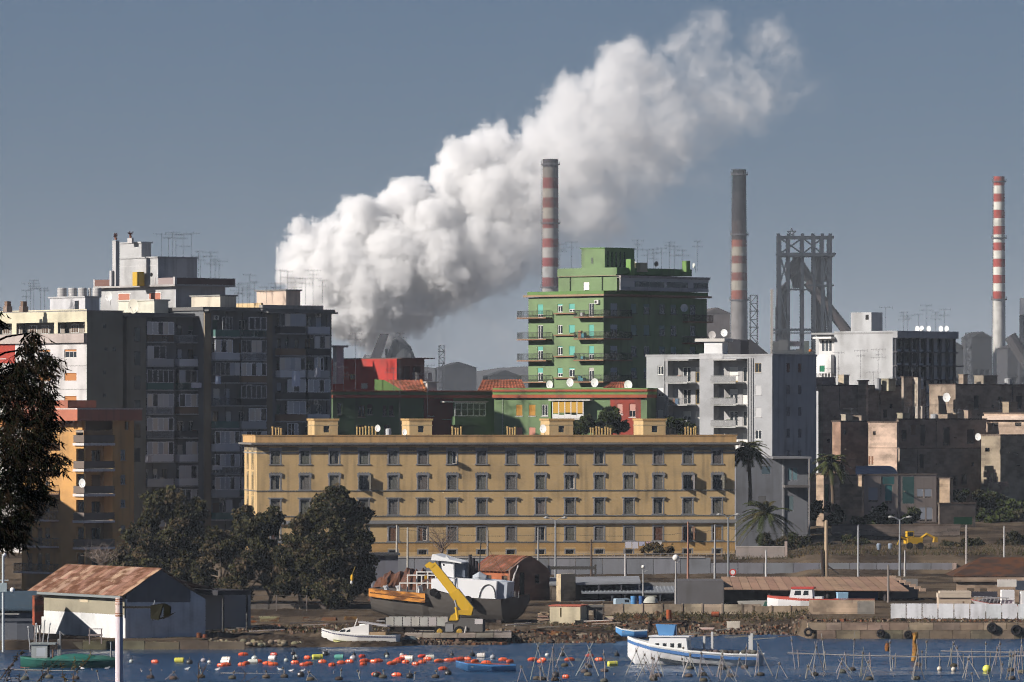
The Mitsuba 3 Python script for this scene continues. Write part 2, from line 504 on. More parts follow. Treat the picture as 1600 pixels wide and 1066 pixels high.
g.box(bx(1206) - .7, bx(1206) + .7, -1, 1, bz(560), bz(452))
part(bf, 'lift_shaft', g)
g = G(fb, (.06, .06, .07))
sx, sz = bx(1237), bz(364)
for k in range(5):
    th = math.pi / 2 + k * 2 * math.pi / 5
    t2 = th + 4 * math.pi / 5
    g.tube([[sx + 2.3 * math.cos(th), 0, sz + 2.3 * math.sin(th)], [sx + 2.3 * math.cos(t2), 0, sz + 2.3 * math.sin(t2)]], .22, 4)
g.tube([[sx, 0, sz - 2], [sx, 0, bz(371)]], .25, 5)
part(bf, 'star_frame', g)
for px in (1216, 1232, 1254, 1270, 1285, 1297):
    g = G(fb, STEEL)
    g.box(bx(px) - .8, bx(px) + .8, -1, 1, bz(369), bz(365))
    part(bf, 'finial', g)


def lattice(px, py0, py1, wpx, Y, name, label, cat, col=(.07, .075, .085)):
    t = thing(name, label, cat)
    S = Y / F
    x, w = (px - 800) * S, wpx * S / 2
    z0, z1 = 3.0, H + (YH - py0) * S
    for sx in (-1, 1):
        for dy in (0, 2 * w):
            g = G(col=col)
            g.box(x + sx * w - .22, x + sx * w + .22, Y + dy - .22, Y + dy + .22, z0, z1)
            part(t, 'leg', g)
    g = G(col=col)
    n = int((z1 - z0) / (2.4 * w)) + 1
    for k in range(n):
        za, zb = z0 + (z1 - z0) * k / n, z0 + (z1 - z0) * (k + 1) / n
        s = 1 if k % 2 else -1
        for dy in (0, 2 * w):
            g.tube([[x - s * w, Y + dy, za], [x + s * w, Y + dy, zb]], .16, 4)
            g.box(x - w, x + w, Y + dy - .12, Y + dy + .12, zb - .3, zb)
    part(t, 'bracing', g)
    for k in range(2, n, 2):
        za = z0 + (z1 - z0) * k / n
        g = G(col=col)
        g.box(x - w * 1.35, x + w * 1.35, Y - .8, Y + 2 * w + .8, za - .25, za + .15)
        part(t, 'landing', g)
    return t


lattice(1178, 461, 560, 11, 2800, 'lattice_tower', 'slim hazy lattice stair tower right of the sooty chimney', 'tower')
lattice(1514, 520, 600, 9, 2700, 'lattice_tower', 'hazy steel trestle left of the clean red and white chimney', 'tower')
lattice(690, 540, 600, 8, 2700, 'lattice_tower', 'faint lattice mast in the haze left of the green tower block', 'tower')

# conveyor bridges and sheds in the haze
g = G(col=(.07, .066, .07))
a, b = at(1578, 525, 2750), at(1640, 625, 2750)
g.tube([a, b], 3.0, 8)
k = thing('conveyor', 'hazy sloping conveyor right of the clean banded chimney', 'conveyor')
part(k, 'gallery', g, 'wall')
for px, py in ((1592, 548), (1612, 580)):
    g = G(col=(.08, .08, .09))
    p = at(px, py, 2750)
    g.box(p[0] - .5, p[0] + .5, 2749.5, 2750.5, 3, p[2] - 2)
    part(k, 'trestle_leg', g)
for (x0, x1, y0, Y, col, lab) in ((1100, 1142, 490, 2900, (.13, .11, .11), 'hazy works hall left of the sooty chimney foot'),
                                  (1520, 1550, 528, 2760, (.05, .055, .065), 'hazy dark works hall left of the clean chimney foot'),
                                  (1480, 1510, 545, 2780, (.06, .063, .072), 'low hazy works hall behind the far grey block'),
                                  (1575, 1625, 545, 2850, (.06, .06, .07), 'hazy works hall cut by the right edge'),
                                  (690, 745, 575, 2950, (.05, .055, .07), 'faint low works hall in the haze below the steam'),
                                  (765, 815, 588, 2950, (.05, .055, .065), 'faint low works hall left of the green tower block')):
    S = Y / F
    k = thing('works_hall', lab, 'factory building')
    fr = Fr([(x0 - 800) * S, Y, 0], 8)
    L, zt = (x1 - x0) * S, H + (YH - y0) * S
    g = G(fr, col)
    g.wall(0, L, 2, zt, [(L * (.08 + .3 * i), L * (.08 + .3 * i) + L * .2, zt * .55, zt * .75) for i in range(3)], t=1.0)
    g.box(0, L, 1.01, 25, 2, zt - .1)
    part(k, 'wall', g, 'wall')
    g = G(fr, tuple(c * .7 for c in col))
    g.prism([(-.6, zt), (L + .6, zt), (L * .5, zt + 3)], -.5, 25.5)
    part(k, 'roof', g, 'wall')

# the quenching tower that the steam rises from, and its skip incline
Yq = 2960.0
fq = Fr([0, Yq, 0], 0)
qx = lambda px: (px - 800) * Yq / F
qz = lambda py: H + (YH - py) * Yq / F
k = thing('quenching_tower', 'dark hazy cone topped works tower under the steam with a steep incline beside it', 'factory building')
g = G(fq, (.06, .065, .075))
g.tube([[qx(626), 10, 2], [qx(626), 10, qz(562)], [qx(624), 10, qz(545)], [qx(621), 10, qz(534)], [qx(618), 10, qz(528)]], [7.6, 7.6, 5.8, 3.4, 1.6], 20)
part(k, 'tower', g, 'wall')
g = G(fq, (.05, .05, .06))
v = [[qx(572), 0, qz(575)], [qx(590), 0, qz(575)], [qx(590), 6, qz(575)], [qx(572), 6, qz(575)], [qx(594), 0, qz(522)], [qx(607), 0, qz(522)], [qx(607), 6, qz(522)], [qx(594), 6, qz(522)]]
g.hexa(v)
part(k, 'incline', g, 'wall')
for px in (604, 640):
    g = G(fq, (.06, .06, .07))
    g.box(qx(px) - .7, qx(px) + .7, 2, 4, 2, qz(545 if px == 604 else 552))
    part(k, 'post', g)

# ================================================================ THE STEAM PLUME (a real cloud of droplets)
YP, VOX = 3000.0, 1.0
S = YP / F
lo = np.array([(395 - 800) * S, YP - 48, H + (YH - 566) * S])
hi = np.array([(1330 - 800) * S, YP + 48, H + (YH + 4) * S])
n3 = np.ceil((hi - lo) / VOX).astype(int)
rs = np.random.default_rng(11)


def vnoise(cell, order=1):
    m = [int(math.ceil(s / cell)) + 3 for s in n3]
    r = rs.random(m).astype(np.float32)
    z = ndimage.zoom(r, cell, order=order) if cell > 1 else r
    return z[cell:cell + n3[0], cell:cell + n3[1], cell:cell + n3[2]] - .5


PUFFS = [  # photo column, row, radius in photo pixels, density
    (602, 528, 26, 1), (575, 505, 36, 1), (545, 480, 44, 1), (505, 455, 44, 1), (470, 425, 32, 1), (455, 400, 18, 1), (488, 385, 36, 1), (520, 375, 34, 1), (540, 420, 62, 1), (600, 440, 66, 1), (640, 470, 44, .9),
    (575, 355, 42, 1), (612, 335, 34, 1), (640, 322, 38, 1), (655, 360, 52, 1), (622, 392, 62, 1), (685, 410, 62, .9), (690, 340, 40, 1), (720, 390, 54, .7), (745, 420, 36, .5),
    (705, 285, 28, 1), (735, 255, 40, 1), (775, 235, 36, 1), (800, 260, 40, 1), (765, 300, 52, 1), (805, 320, 52, .8), (790, 365, 46, .5), (815, 230, 26, .9),
    (845, 240, 48, .8), (850, 305, 54, .6), (890, 180, 50, .75), (890, 250, 66, .65), (915, 330, 56, .40), (930, 140, 34, .8), (975, 115, 46, .9), (965, 195, 72, .6), (985, 270, 62, .4), (945, 300, 50, .35),
    (1025, 130, 50, .7), (1050, 200, 72, .5), (1040, 260, 46, .3), (1060, 78, 30, .6), (1105, 60, 42, .65), (1110, 130, 64, .5), (1115, 190, 46, .32), (1160, 130, 52, .5), (1195, 62, 34, .7), (1225, 90, 34, .65), (1210, 140, 52, .5), (1240, 130, 34, .4), (1180, 180, 36, .25), (1245, 165, 30, .2)]
gx = (lo[0] + (np.arange(n3[0]) + .5) * VOX).astype(np.float32)[:, None, None]
gy = (lo[1] + (np.arange(n3[1]) + .5) * VOX).astype(np.float32)[None, :, None]
gz = (lo[2] + (np.arange(n3[2]) + .5) * VOX).astype(np.float32)[None, None, :]
big = [vnoise(22), vnoise(11), vnoise(6), vnoise(3), vnoise(2)]
bill = sum(a * np.abs(b) * 2 for a, b in zip((.65, .75, .75, .7, .6), big)) - .80      # billows with sharp creases between them
CLOUD = []
for px, py, r, d in PUFFS:
    thin = min(max((px - 560) / 690, 0), 1)
    CLOUD.append((px, py, 0.0, r * 1.08, d))
    for q in range(9):                                     # smaller puffs budding from the big one
        o = rs.normal(size=3)
        o /= np.linalg.norm(o)
        k_ = rs.uniform(.28, .5)
        CLOUD.append((px + o[0] * r * .95, py - o[2] * r * .95 - r * .05, o[1] * r * .9, r * k_, d * rs.uniform(.7, 1.1)))
for px, py, r, d in ((715, 430, 46, .5), (775, 405, 48, .4), (830, 380, 46, .3), (690, 450, 40, .4), (700, 470, 40, .10), (735, 500, 46, .07), (690, 520, 36, .09), (780, 470, 44, .06), (770, 540, 50, .05), (820, 430, 40, .08), (660, 545, 30, .12), (720, 560, 44, .05), (900, 400, 44, .08), (960, 360, 50, .09), (1010, 330, 44, .08), (1090, 260, 50, .10), (1270, 150, 40, .06), (830, 510, 40, .04)):
    CLOUD.append((px, py, 0.0, r * 1.2, d))              # thin grey steam trailing below
den = np.zeros(n3, np.float32)
for px, py, dy, r, d in CLOUD:
    R = r * S
    cx, cy, cz = (px - 800) * S, YP + dy * S, H + (YH - py) * S
    a0 = np.maximum(((np.array([cx, cy, cz]) - R * 1.7 - 3 - lo) / VOX).astype(int), 0)
    a1 = np.minimum(((np.array([cx, cy, cz]) + R * 1.7 + 3 - lo) / VOX).astype(int) + 1, n3)
    if (a1 <= a0).any():
        continue
    sl = tuple(slice(p, q) for p, q in zip(a0, a1))
    dist = np.sqrt((gx[sl[0]] - cx) ** 2 + (gy[:, sl[1]] - cy) ** 2 + (gz[:, :, sl[2]] - cz) ** 2)
    thin = min(max((px - 620) / 680, 0), 1)
    amp = (.50 + .35 * thin) * min(R, 9) + 1.0
    edge = .7 + 9 * thin ** 1.5 + (8 if d < .13 else 0)
    q = np.clip((R - dist + amp * bill[sl]) / edge, 0, 1)
    dd = (.24 * (1 - thin) ** 2.2 + .058) * d
    den[sl] = np.maximum(den[sl], q * dd)
fray = np.clip(.36 + 3.0 * (big[1] + big[2] * .8 + big[3] * .7 + big[4] * .7), .0, 1.6)
tx = np.clip((gx - (740 - 800) * S) / (400 * S), 0, 1) * .9
low = np.clip(1 - den / .05, 0, 1)
den = den * (1 - np.maximum(tx, low * .8) + np.maximum(tx, low * .8) * fray)
GRID = np.ascontiguousarray(den.transpose(2, 1, 0))[..., None].astype(np.float32)
size = n3 * VOX
scene['steam'] = {'type': 'heterogeneous', 'albedo': rgb(1, 1, 1),
                  'sigma_t': {'type': 'gridvolume', 'grid': mi.VolumeGrid(GRID), 'to_world': T().translate(lo.tolist()).scale(size.tolist())}, 'scale': 1.0}
scene['steam_plume'] = {'type': 'cube', 'to_world': T().translate((lo + size / 2).tolist()).scale((size / 2 * .998).tolist()),
                        'bsdf': {'type': 'null'}, 'interior': {'type': 'ref', 'id': 'steam'}, 'exterior': {'type': 'ref', 'id': 'air'}}
labels['steam_plume'] = {'label': 'huge white billowing steam plume drifting up to the right', 'category': 'steam', 'kind': 'stuff'}

# ================================================================ BUILDING PARTS
WHITE, FRAMEG, GLASSC = (.68, .67, .64), (.20, .20, .21), (.02, .024, .028)


def window(parent, fr, x0, x1, z0, z1, frame=WHITE, shutter=None, frac=0.0, sill=None, bars=1, rec=.16, fw=.075):
    """a framed window in a hole of the wall: frame, pane, and where it has them a roller shutter and a sill; returns the hole"""
    g = G(fr, frame)
    zt = z1 - (z1 - z0) * frac
    if zt - z0 > .15:
        g.box(x0, x0 + fw, rec - .05, rec + .03, z0, zt).box(x1 - fw, x1, rec - .05, rec + .03, z0, zt)
        g.box(x0 + fw, x1 - fw, rec - .05, rec + .03, z0, z0 + fw).box(x0 + fw, x1 - fw, rec - .05, rec + .03, zt - fw, zt)
        for k in range(bars):
            xm = x0 + (x1 - x0) * (k + 1) / (bars + 1)
            g.box(xm - fw * .6, xm + fw * .6, rec - .04, rec + .02, z0 + fw, zt - fw)
    else:
        g.box(x0, x0 + fw, rec - .05, rec + .03, z0, z1).box(x1 - fw, x1, rec - .05, rec + .03, z0, z1)
    w = part(parent, 'window', g)
    if zt - z0 > .15:
        part(w, 'pane', G(fr, GLASSC).box(x0 + .02, x1 - .02, rec + .005, rec + .015, z0 + .02, zt - .02), 'glass')
    if shutter is not None and frac > 0:
        s = G(fr, shutter)
        n = max(3, int((z1 - zt) / .16))
        for k in range(n):
            a, b = zt + (z1 - zt) * k / n, zt + (z1 - zt) * (k + 1) / n
            y = rec - .10
            s.hexa([[x0 + .03, y, a], [x1 - .03, y, a], [x1 - .03, y + .05, a], [x0 + .03, y + .05, a], [x0 + .03, y + .03, b], [x1 - .03, y + .03, b], [x1 - .03, y + .05, b], [x0 + .03, y + .05, b]])
        part(w, 'roller_shutter', s)
    if sill is not None:
        part(w, 'sill', G(fr, sill).box(x0 - .10, x1 + .10, -.13, .05, z0 - .10, z0 - .002))
    return (x0, x1, z0, z1)


def balcony(parent, fr, x0, x1, z, depth, slab=(.30, .29, .27), rail=(.09, .09, .09), kind='bars', h=1.0, sides=True, thick=.18):
    """a slab with its railing or parapet, in front of plane y = 0"""
    b = part(parent, 'balcony', G(fr, slab).box(x0, x1, -depth, -.003, z - thick, z))
    g = G(fr, rail)
    d = depth - .05
    if kind == 'solid':
        g.box(x0 + .02, x1 - .02, -d, -d + .09, z + .004, z + h)
        if sides:
            g.box(x0 + .02, x0 + .11, -d + .09, -.01, z + .004, z + h).box(x1 - .11, x1 - .02, -d + .09, -.01, z + .004, z + h)
        part(b, 'parapet', g)
    else:
        g.box(x0 + .02, x1 - .02, -d, -d + .06, z + h - .07, z + h).box(x0 + .02, x1 - .02, -d, -d + .05, z + .08, z + .13)
        n = int((x1 - x0) / .17)
        for k in range(n + 1):
            x = x0 + .04 + (x1 - x0 - .08) * k / max(n, 1)
            g.box(x - .018, x + .018, -d + .005, -d + .04, z + .13, z + h - .07)
        if sides:
            for xx in (x0 + .05, x1 - .05):
                g.box(xx - .03, xx + .03, -d + .06, -.01, z + h - .07, z + h)
                m = int(depth / .2)
                for k in range(m):
                    y = -d + .1 + (d - .15) * k / max(m, 1)
                    g.box(xx - .015, xx + .015, y - .015, y + .015, z + .005, z + h - .07)
        part(b, 'railing', g)
    return b


def shell(parent, fr, L, W, z0, z1, col, front=(), left=(), right=(), t=.25, mat='wall', name='wall', frontcol=None):
    """four walls with holes and a flat roof slab; the corner at the frame's origin is the near left one"""
    g = G(fr, col)
    g.wall(0, L, z0, z1, front, t, col=frontcol)
    l = fr.left(W)
    g2 = G(l, col).wall(0, W, z0, z1, left, t)
    r = fr.right(L)
    g3 = G(r, col).wall(0, W, z0, z1, right, t)
    for h in (g2, g3):
        v, f, c = h.mesh()
        g.add(v, f, world=True)
        g.C[-1] = c
    g.quad([L, W, z0], [0, W, z0], [0, W, z1], [L, W, z1])
    return part(parent, name, g, mat)


def roof_slab(parent, fr, L, W, z, over=.15, thick=.25, col=(.25, .24, .23), y0=0, x0=0, name='roof', mat='wall'):
    return part(parent, name, G(fr, col).box(x0 - over, L + over, y0 - over, W + over, z + .002, z + thick), mat)


ANT = random.Random(77)


def antenna(fr, x, y, z, label, group, h=None):
    """a television aerial on a mast"""
    t = thing('television_antenna', label, 'antenna', group)
    h = h or ANT.uniform(2.2, 5.0)
    m = G(fr, (.11, .11, .12))
    m.tube([[x, y, z], [x, y, z + h]], .028, 5)
    part(t, 'mast', m)
    for k in range(ANT.choice((1, 2, 2, 3))):
        e = G(fr, (.13, .13, .14))
        zz, th, ln = z + h - .1 - k * ANT.uniform(.5, .9), ANT.uniform(-.5, .5), ANT.uniform(.6, 1.3)
        c, s_ = math.cos(th), math.sin(th)
        e.tube([[x - ln * c, y - ln * s_, zz], [x + ln * c, y + ln * s_, zz]], .018, 4)
        for j in range(6):
            u, w = -ln + 2 * ln * j / 5, .18 + .25 * j / 5
            e.tube([[x + u * c - w * s_, y + u * s_ + w * c, zz], [x + u * c + w * s_, y + u * s_ - w * c, zz]], .012, 3)
            e.tube([[x + u * c, y + u * s_, zz - .12 - w * .3], [x + u * c, y + u * s_, zz + .12 + w * .3]], .012, 3)
        part(t, 'aerial', e)


def dish(px, py, Y, r, label, group=None, col=(.62, .62, .60), az=-40):
    """a satellite dish turned towards the south"""
    t = thing('satellite_dish', label, 'satellite dish', group)
    p = at(px, py, Y)
    fr = Fr(p, az)
    g = G(fr, col)
    n, m = 18, 4
    v = [[0, 0, 0]]
    for i in range(1, m + 1):
        for j in range(n):
            a = 2 * math.pi * j / n
            rr = r * i / m
            v.append([rr * math.cos(a), -.25 * r * (i / m) ** 2, rr * math.sin(a) + .12 * r * (i / m) ** 2])
    f = [[0, 1 + j, 1 + (j + 1) % n] for j in range(n)]
    for i in range(m - 1):
        for j in range(n):
            a, b = 1 + i * n + j, 1 + i * n + (j + 1) % n
            f += [[a, a + n, b + n], [a, b + n, b]]
    g.add(v, f)
    part(t, 'reflector', g)
    g = G(fr, (.15, .15, .15))
    g.tube([[0, .02, 0], [0, .25, -.2], [0, .25, -r - .5]], .035, 5)
    part(t, 'mount', g)
    g = G(fr, (.2, .2, .2))
    g.tube([[0, -.2 * r, -r * .9], [0, -.75 * r, -.1 * r]], .02, 4).box(-.05, .05, -.8 * r, -.7 * r, -.14 * r, -.02 * r)
    part(t, 'feed_arm', g)


def ac_unit(parent, fr, x, z, y=0):
    g = G(fr, (.55, .54, .52)).box(x, x + .8, y - .35, y - .01, z, z + .6)
    k = part(parent, 'air_conditioner', g)
    g = G(fr, (.06, .06, .06)).tube([[x + .3, y - .36, z + .3], [x + .3, y - .352, z + .3]], .22, 12)
    part(k, 'fan_grille', g)


# ================================================================ THE LONG OCHRE BUILDING
YEL = (.57, .40, .20)
SUR, STR = (.23, .235, .245), (.21, .215, .22)
yf = fac(401.4, 783, 9)
yb = thing('apartment_building', 'long ochre yellow building with four rows of grey framed windows behind the waterfront', 'building')
LY, WY = yf.X(1148), 15.0
zy = lambda py: yf.Z(py, 760)
xcol = [yf.X(430.4 + 46.0 * i) for i in range(16)]
rng = random.Random(3)
LOU = (.115, .11, .10)


def louvre_leaf(fr_, x0, x1, z0, z1, y0=.05, col=LOU):
    g = G(fr_, col)
    g.box(x0, x0 + .06, y0, y0 + .05, z0, z1).box(x1 - .06, x1, y0, y0 + .05, z0, z1).box(x0 + .06, x1 - .06, y0, y0 + .05, z0, z0 + .08).box(x0 + .06, x1 - .06, y0, y0 + .05, z1 - .08, z1)
    zm = (z0 + z1) / 2
    g.box(x0 + .06, x1 - .06, y0, y0 + .05, zm - .04, zm + .04)
    n = 12
    for k in range(n):
        a = z0 + .1 + (z1 - z0 - .2) * k / n
        g.hexa([[x0 + .06, y0, a], [x1 - .06, y0, a], [x1 - .06, y0 + .02, a], [x0 + .06, y0 + .02, a], [x0 + .06, y0 + .035, a + .11], [x1 - .06, y0 + .035, a + .11], [x1 - .06, y0 + .055, a + .11], [x0 + .06, y0 + .055, a + .11]])
    return g


holes = []
ROWS = [(704.5, 725.0, 'top'), (742.5, 764.6, 'crown'), (781.0, 803.6, 'hood'), (823.5, 845.0, 'plain')]
HW = .60
for ri, (pa, pb, kind) in enumerate(ROWS):
    z0, z1 = zy(pb), zy(pa)
    for ci, x in enumerate(xcol):
        hole = (x - HW, x + HW, z0, z1)
        holes.append(hole)
        s = G(yf, SUR)                                  # the moulded stucco surround
        s.box(x - HW - .20, x - HW - .004, -.09, .02, z0, z1).box(x + HW + .004, x + HW + .20, -.09, .02, z0, z1)
        if kind == 'top':
            s.box(x - HW - .24, x + HW + .24, -.10, .02, z1 + .004, z1 + .42)
        elif kind == 'crown':
            s.box(x - HW - .26, x + HW + .26, -.12, .02, z1 + .004, z1 + .26)
            for q in range(4):
                xx = x - HW + .02 + q * (2 * HW - .04) / 3
                s.box(xx - .10, xx + .10, -.17, -.12, z1 - .02, z1 + .42)
            s.box(x - HW - .30, x - HW - .1, -.20, -.121, z1 - .3, z1 + .3).box(x + HW + .1, x + HW + .30, -.20, -.121, z1 - .3, z1 + .3)
        elif kind == 'hood':
            s.box(x - HW - .24, x + HW + .24, -.10, .02, z1 + .004, z1 + .20)
            s.box(x - HW - .42, x + HW + .42, -.27, .02, z1 + .204, z1 + .34)
            s.box(x - HW - .2, x - HW - .05, -.26, -.101, z1 - .1, z1 + .2).box(x + HW + .05, x + HW + .2, -.26, -.101, z1 - .1, z1 + .2)
        else:
            s.box(x - HW - .22, x + HW + .22, -.07, .02, z1 + .004, z1 + .22)
        w = part(yb, 'window', s, 'wall')
        part(w, 'sill', G(yf, SUR).box(x - HW - .34, x + HW + .34, -.16, .03, z0 - .15, z0 - .003), 'wall')
        state = rng.random()
        if (ri, ci) in ((1, 14), (1, 15), (3, 14), (1, 3)):
            state = .01
        # the casement behind
        light = rng.random() < .25
        fcol = (.5, .5, .5) if light else (.17, .165, .16)
        fgm = G(yf, fcol)
        fgm.box(x - HW, x - HW + .09, .13, .19, z0, z1).box(x + HW - .09, x + HW, .13, .19, z0, z1).box(x - .07, x + .07, .12, .19, z0 + .09, z1 - .09)
        fgm.box(x - HW + .09, x + HW - .09, .13, .19, z0, z0 + .09).box(x - HW + .09, x + HW - .09, .13, .19, z1 - .09, z1)
        part(w, 'frame', fgm)
        part(w, 'pane', G(yf, GLASSC).box(x - HW + .02, x + HW - .02, .155, .165, z0 + .02, z1 - .02), 'glass')
        lc = jit(LOU if ri < 3 or ci not in (0, 4, 5, 13, 14, 15) else (.12, .065, .045), rng, .2)
        if ri == 3 and ci == 15:
            lc = (.22, .13, .05)
        if state < .012:          # shutters folded open, standing out from the wall
            for sd in (-1, 1):
                ang = 95 if sd < 0 else -70
                hg = yf.moved(x + sd * (HW + .02), -.08, 0)
                lf = Fr(hg.O, yf.a + (180 + 20 if sd < 0 else -70) if False else yf.a - (90 + 15) if sd < 0 else yf.a - 62)
                part(w, 'shutter', louvre_leaf(lf, 0, HW, z0 + .03, z1 - .03, 0, lc))
        elif state < .78:        # closed
            part(w, 'shutter', louvre_leaf(yf, x - HW + .02, x - .012, z0 + .02, z1 - .02, .04, lc))
            part(w, 'shutter', louvre_leaf(yf, x + .012, x + HW - .02, z0 + .02, z1 - .02, .04, lc))
        elif state < .9:         # one leaf folded flat against the wall, one closed
            part(w, 'shutter', louvre_leaf(yf, x - HW + .02, x - .012, z0 + .02, z1 - .02, .04, lc))
bas = (859.5, 868.0)
for ci, x in enumerate(xcol):
    z0, z1 = zy(bas[1]) + .15, zy(bas[0])
    holes.append((x - .55, x + .55, z0, z1))
    s = G(yf, SUR)
    s.box(x - .75, x - .553, -.06, .02, z0, z1 + .12).box(x + .553, x + .75, -.06, .02, z0, z1 + .12).box(x - .553, x + .553, -.06, .02, z1 + .003, z1 + .12)
    w = part(yb, 'basement_window', s, 'wall')
    part(w, 'pane', G(yf, GLASSC).box(x - .55, x + .55, .2, .21, z0, z1), 'glass')
    gr = G(yf, (.05, .05, .05))
    for q in range(6):
        gr.box(x - .5 + q * .2 - .02, x - .5 + q * .2 + .02, .08, .11, z0, z1)
    part(w, 'grille', gr)
ylf = yf.left(WY)
lholes = []
for ri, (pa, pb, kind) in enumerate(ROWS):
    z0, z1 = zy(pb), zy(pa)
    for x in (4.4, 10.2):
        w = part(yb, 'window', G(ylf, (.30, .24, .15)).box(x - .95, x - .60, -.08, .02, z0 - .8, z1 + .5).box(x + .60, x + .95, -.08, .02, z0 - .8, z1 + .5).box(x - .596, x + .596, -.08, .02, z1 + .004, z1 + .4), 'wall')
        lholes.append((x - .6, x + .6, z0, z1))
        part(w, 'shutter', louvre_leaf(ylf, x - .58, x + .58, z0 + .02, z1 - .02, .05))
ZYB, ZYT = zy(880), zy(681.5)
shell(yb, yf, LY, WY, ZYB, ZYT - .3, YEL, holes, lholes, t=.24)


def ring(parent, name, fr, L, W, out, z0, z1, col, mat='wall', skip=()):
    """a moulding that runs round the front and the two ends, interrupted on the front at skip"""
    g = G(fr, col)
    xs_ = [-out] + [q for s in sorted(skip) for q in s] + [L + out]
    for a, b in zip(xs_[::2], xs_[1::2]):
        g.box(a, b, -out, -.002, z0, z1)
    g.box(-out, -.002, 0, W, z0, z1).box(L + .002, L + out, 0, W, z0, z1)
    return part(parent, name, g, mat)


ring(yb, 'parapet', yf, LY, WY, .22, zy(691.5), ZYT, (.54, .34, .155))
ring(yb, 'cornice', yf, LY, WY, .85, zy(694.6), zy(691.7), (.19, .18, .17))
ring(yb, 'cornice', yf, LY, WY, .5, zy(696.2), zy(694.7), (.21, .20, .19))
ring(yb, 'parapet_cap', yf, LY, WY, .34, ZYT + .003, ZYT + .16, (.42, .25, .11))
part(yb, 'roof', G(yf, (.2, .19, .18)).box(-.1, LY + .1, .05, WY, ZYT - .55, ZYT - .32))
sk = [(x - HW - .26, x + HW + .26) for x in xcol]
ring(yb, 'string_course', yf, LY, WY, .10, zy(708.6), zy(706.4), (.30, .29, .27), skip=sk)
ring(yb, 'frieze', yf, LY, WY, .045, zy(704.4), zy(698.2), (.20, .17, .13), skip=sk)
ring(yb, 'string_course', yf, LY, WY, .14, zy(767.4), zy(766.0), (.17, .165, .16), skip=[])
ring(yb, 'string_course', yf, LY, WY, .14, zy(807.0), zy(805.6), (.17, .165, .16))
ring(yb, 'string_course', yf, LY, WY, .22, zy(817.0), zy(812.8), (.27, .27, .27))
ring(yb, 'string_course', yf, LY, WY, .34, zy(818.6), zy(817.1), (.22, .22, .22))
ring(yb, 'string_course', yf, LY, WY, .12, zy(848.2), zy(846.8), (.17, .165, .16))
for k in range(4):                                       # the raised courses of the base
    ring(yb, 'base_course', yf, LY, WY, .05, zy(852.4 + k * 3.3), zy(849.2 + k * 3.3), jit((.46, .28, .11), rng, .08), skip=[(x - .78, x + .78) for x in xcol] if k > 1 else [])

for i, (p0, p1, p2) in enumerate(((479.6, 491.7, 528), (627, 640, 675), (845.4, 858.8, 895.5), (991, 1005.5, 1040))):   # stair heads on the roof
    x0, x1 = yf.X(p1, 3.0), yf.X(p2, 3.0)
    hf = yf.moved(x0, 3.0)
    L_, W_ = x1 - x0, 7.6
    zt, zb = yf.Z(657.5, p1, 3.0), ZYT - .4
    h = part(yb, 'stair_head', G(hf, YEL).wall(0, L_, zb, zt, [(L_ * .38, L_ * .38 + .75, zb + .9, zb + 1.75)], t=.2).box(0, L_, .21, W_, zb, zt - .01), 'wall')
    part(h, 'cap', G(hf, (.47, .30, .13)).box(-.15, L_ + .15, -.15, W_ + .15, zt + .003, zt + .28), 'wall')
    part(h, 'band', G(hf, (.40, .30, .17)).box(-.08, L_ + .08, -.08, W_ + .08, zt - .72, zt - .55), 'wall')
    part(h, 'pane', G(hf, GLASSC).box(L_ * .38, L_ * .38 + .75, .18, .19, zb + .9, zb + 1.75), 'glass')
for grp in ((426, 431, 435.5, 439.5), (558, 562.5, 567, 571.5, 577, 582, 587), (707, 712, 716, 720.5), (793, 797, 801, 805), (923, 927, 932, 936.5, 941, 946, 950, 954), (1071, 1075.5, 1080, 1084.5, 1087)):
    for p in grp:
        x = yf.X(p, 2.2)
        h = rng.uniform(1.05, 1.4)
        g = G(yf, jit((.44, .30, .13), rng))
        g.tube([[x, 2.2, ZYT - .4], [x, 2.2, ZYT + h - .25], [x, 2.2, ZYT + h - .24], [x, 2.2, ZYT + h]], [.11, .11, .15, .15], 7)
        part(yb, 'chimney_pot', g)
for p, yy in ((505, 676), (640, 676)):
    pass
dish(591, 670, 786, .48, 'large pale satellite dish on the ochre roof left of the second stair head')
dish(633, 676, 783.5, .42, 'pale satellite dish at the foot of the second stair head on the ochre roof')
dish(849.5, 671, 790, .58, 'white satellite dish at the left corner of the third stair head on the ochre roof')
g = G(yf.moved(yf.X(607, 2.5), 2.5), (.45, .46, .47)).tube([[0, 0, ZYT - .4], [0, 0, ZYT + .95]], .38, 12)
k = thing('water_tank', 'small upright grey water tank on the ochre roof', 'water tank')
part(k, 'drum', g)
part(k, 'lid', G(yf.moved(yf.X(607, 2.5), 2.5), (.3, .3, .3)).tube([[0, 0, ZYT + .955], [0, 0, ZYT + 1.05]], [.40, .1], 12))
g = G(yf, (.62, .56, .60))                                # washing on a line
xa, xb_ = yf.X(977, -1.0), yf.X(1036, -1.0)
zw = zy(847)
k = thing('clothes_line', 'washing line with pale laundry before the right part of the ochre building', 'laundry')
gl = G(yf, (.1, .1, .1)).box(xa, xb_, -1.01, -.99, zw - .01, zw + .01)
part(k, 'line', gl)
x = xa
while x < xb_ - .4:
    w_ = rng.uniform(.35, .9)
    gg = G(yf, rng.choice(((.62, .60, .64), (.6, .42, .46), (.66, .64, .62), (.5, .5, .62))))
    gg.box(x, x + w_, -1.03, -.97, zw - rng.uniform(.4, 1.0), zw - .012)
    part(k, 'cloth', gg)
    x += w_ + rng.uniform(.03, .25)
gp = G(yf, (.15, .14, .13))
for xx in (xa, xb_):
    gp = G(yf, (.15, .14, .13)).tube([[xx, -.98, zy(872)], [xx, -.98, zw + .15]], .05, 5)
    part(k, 'post', gp)

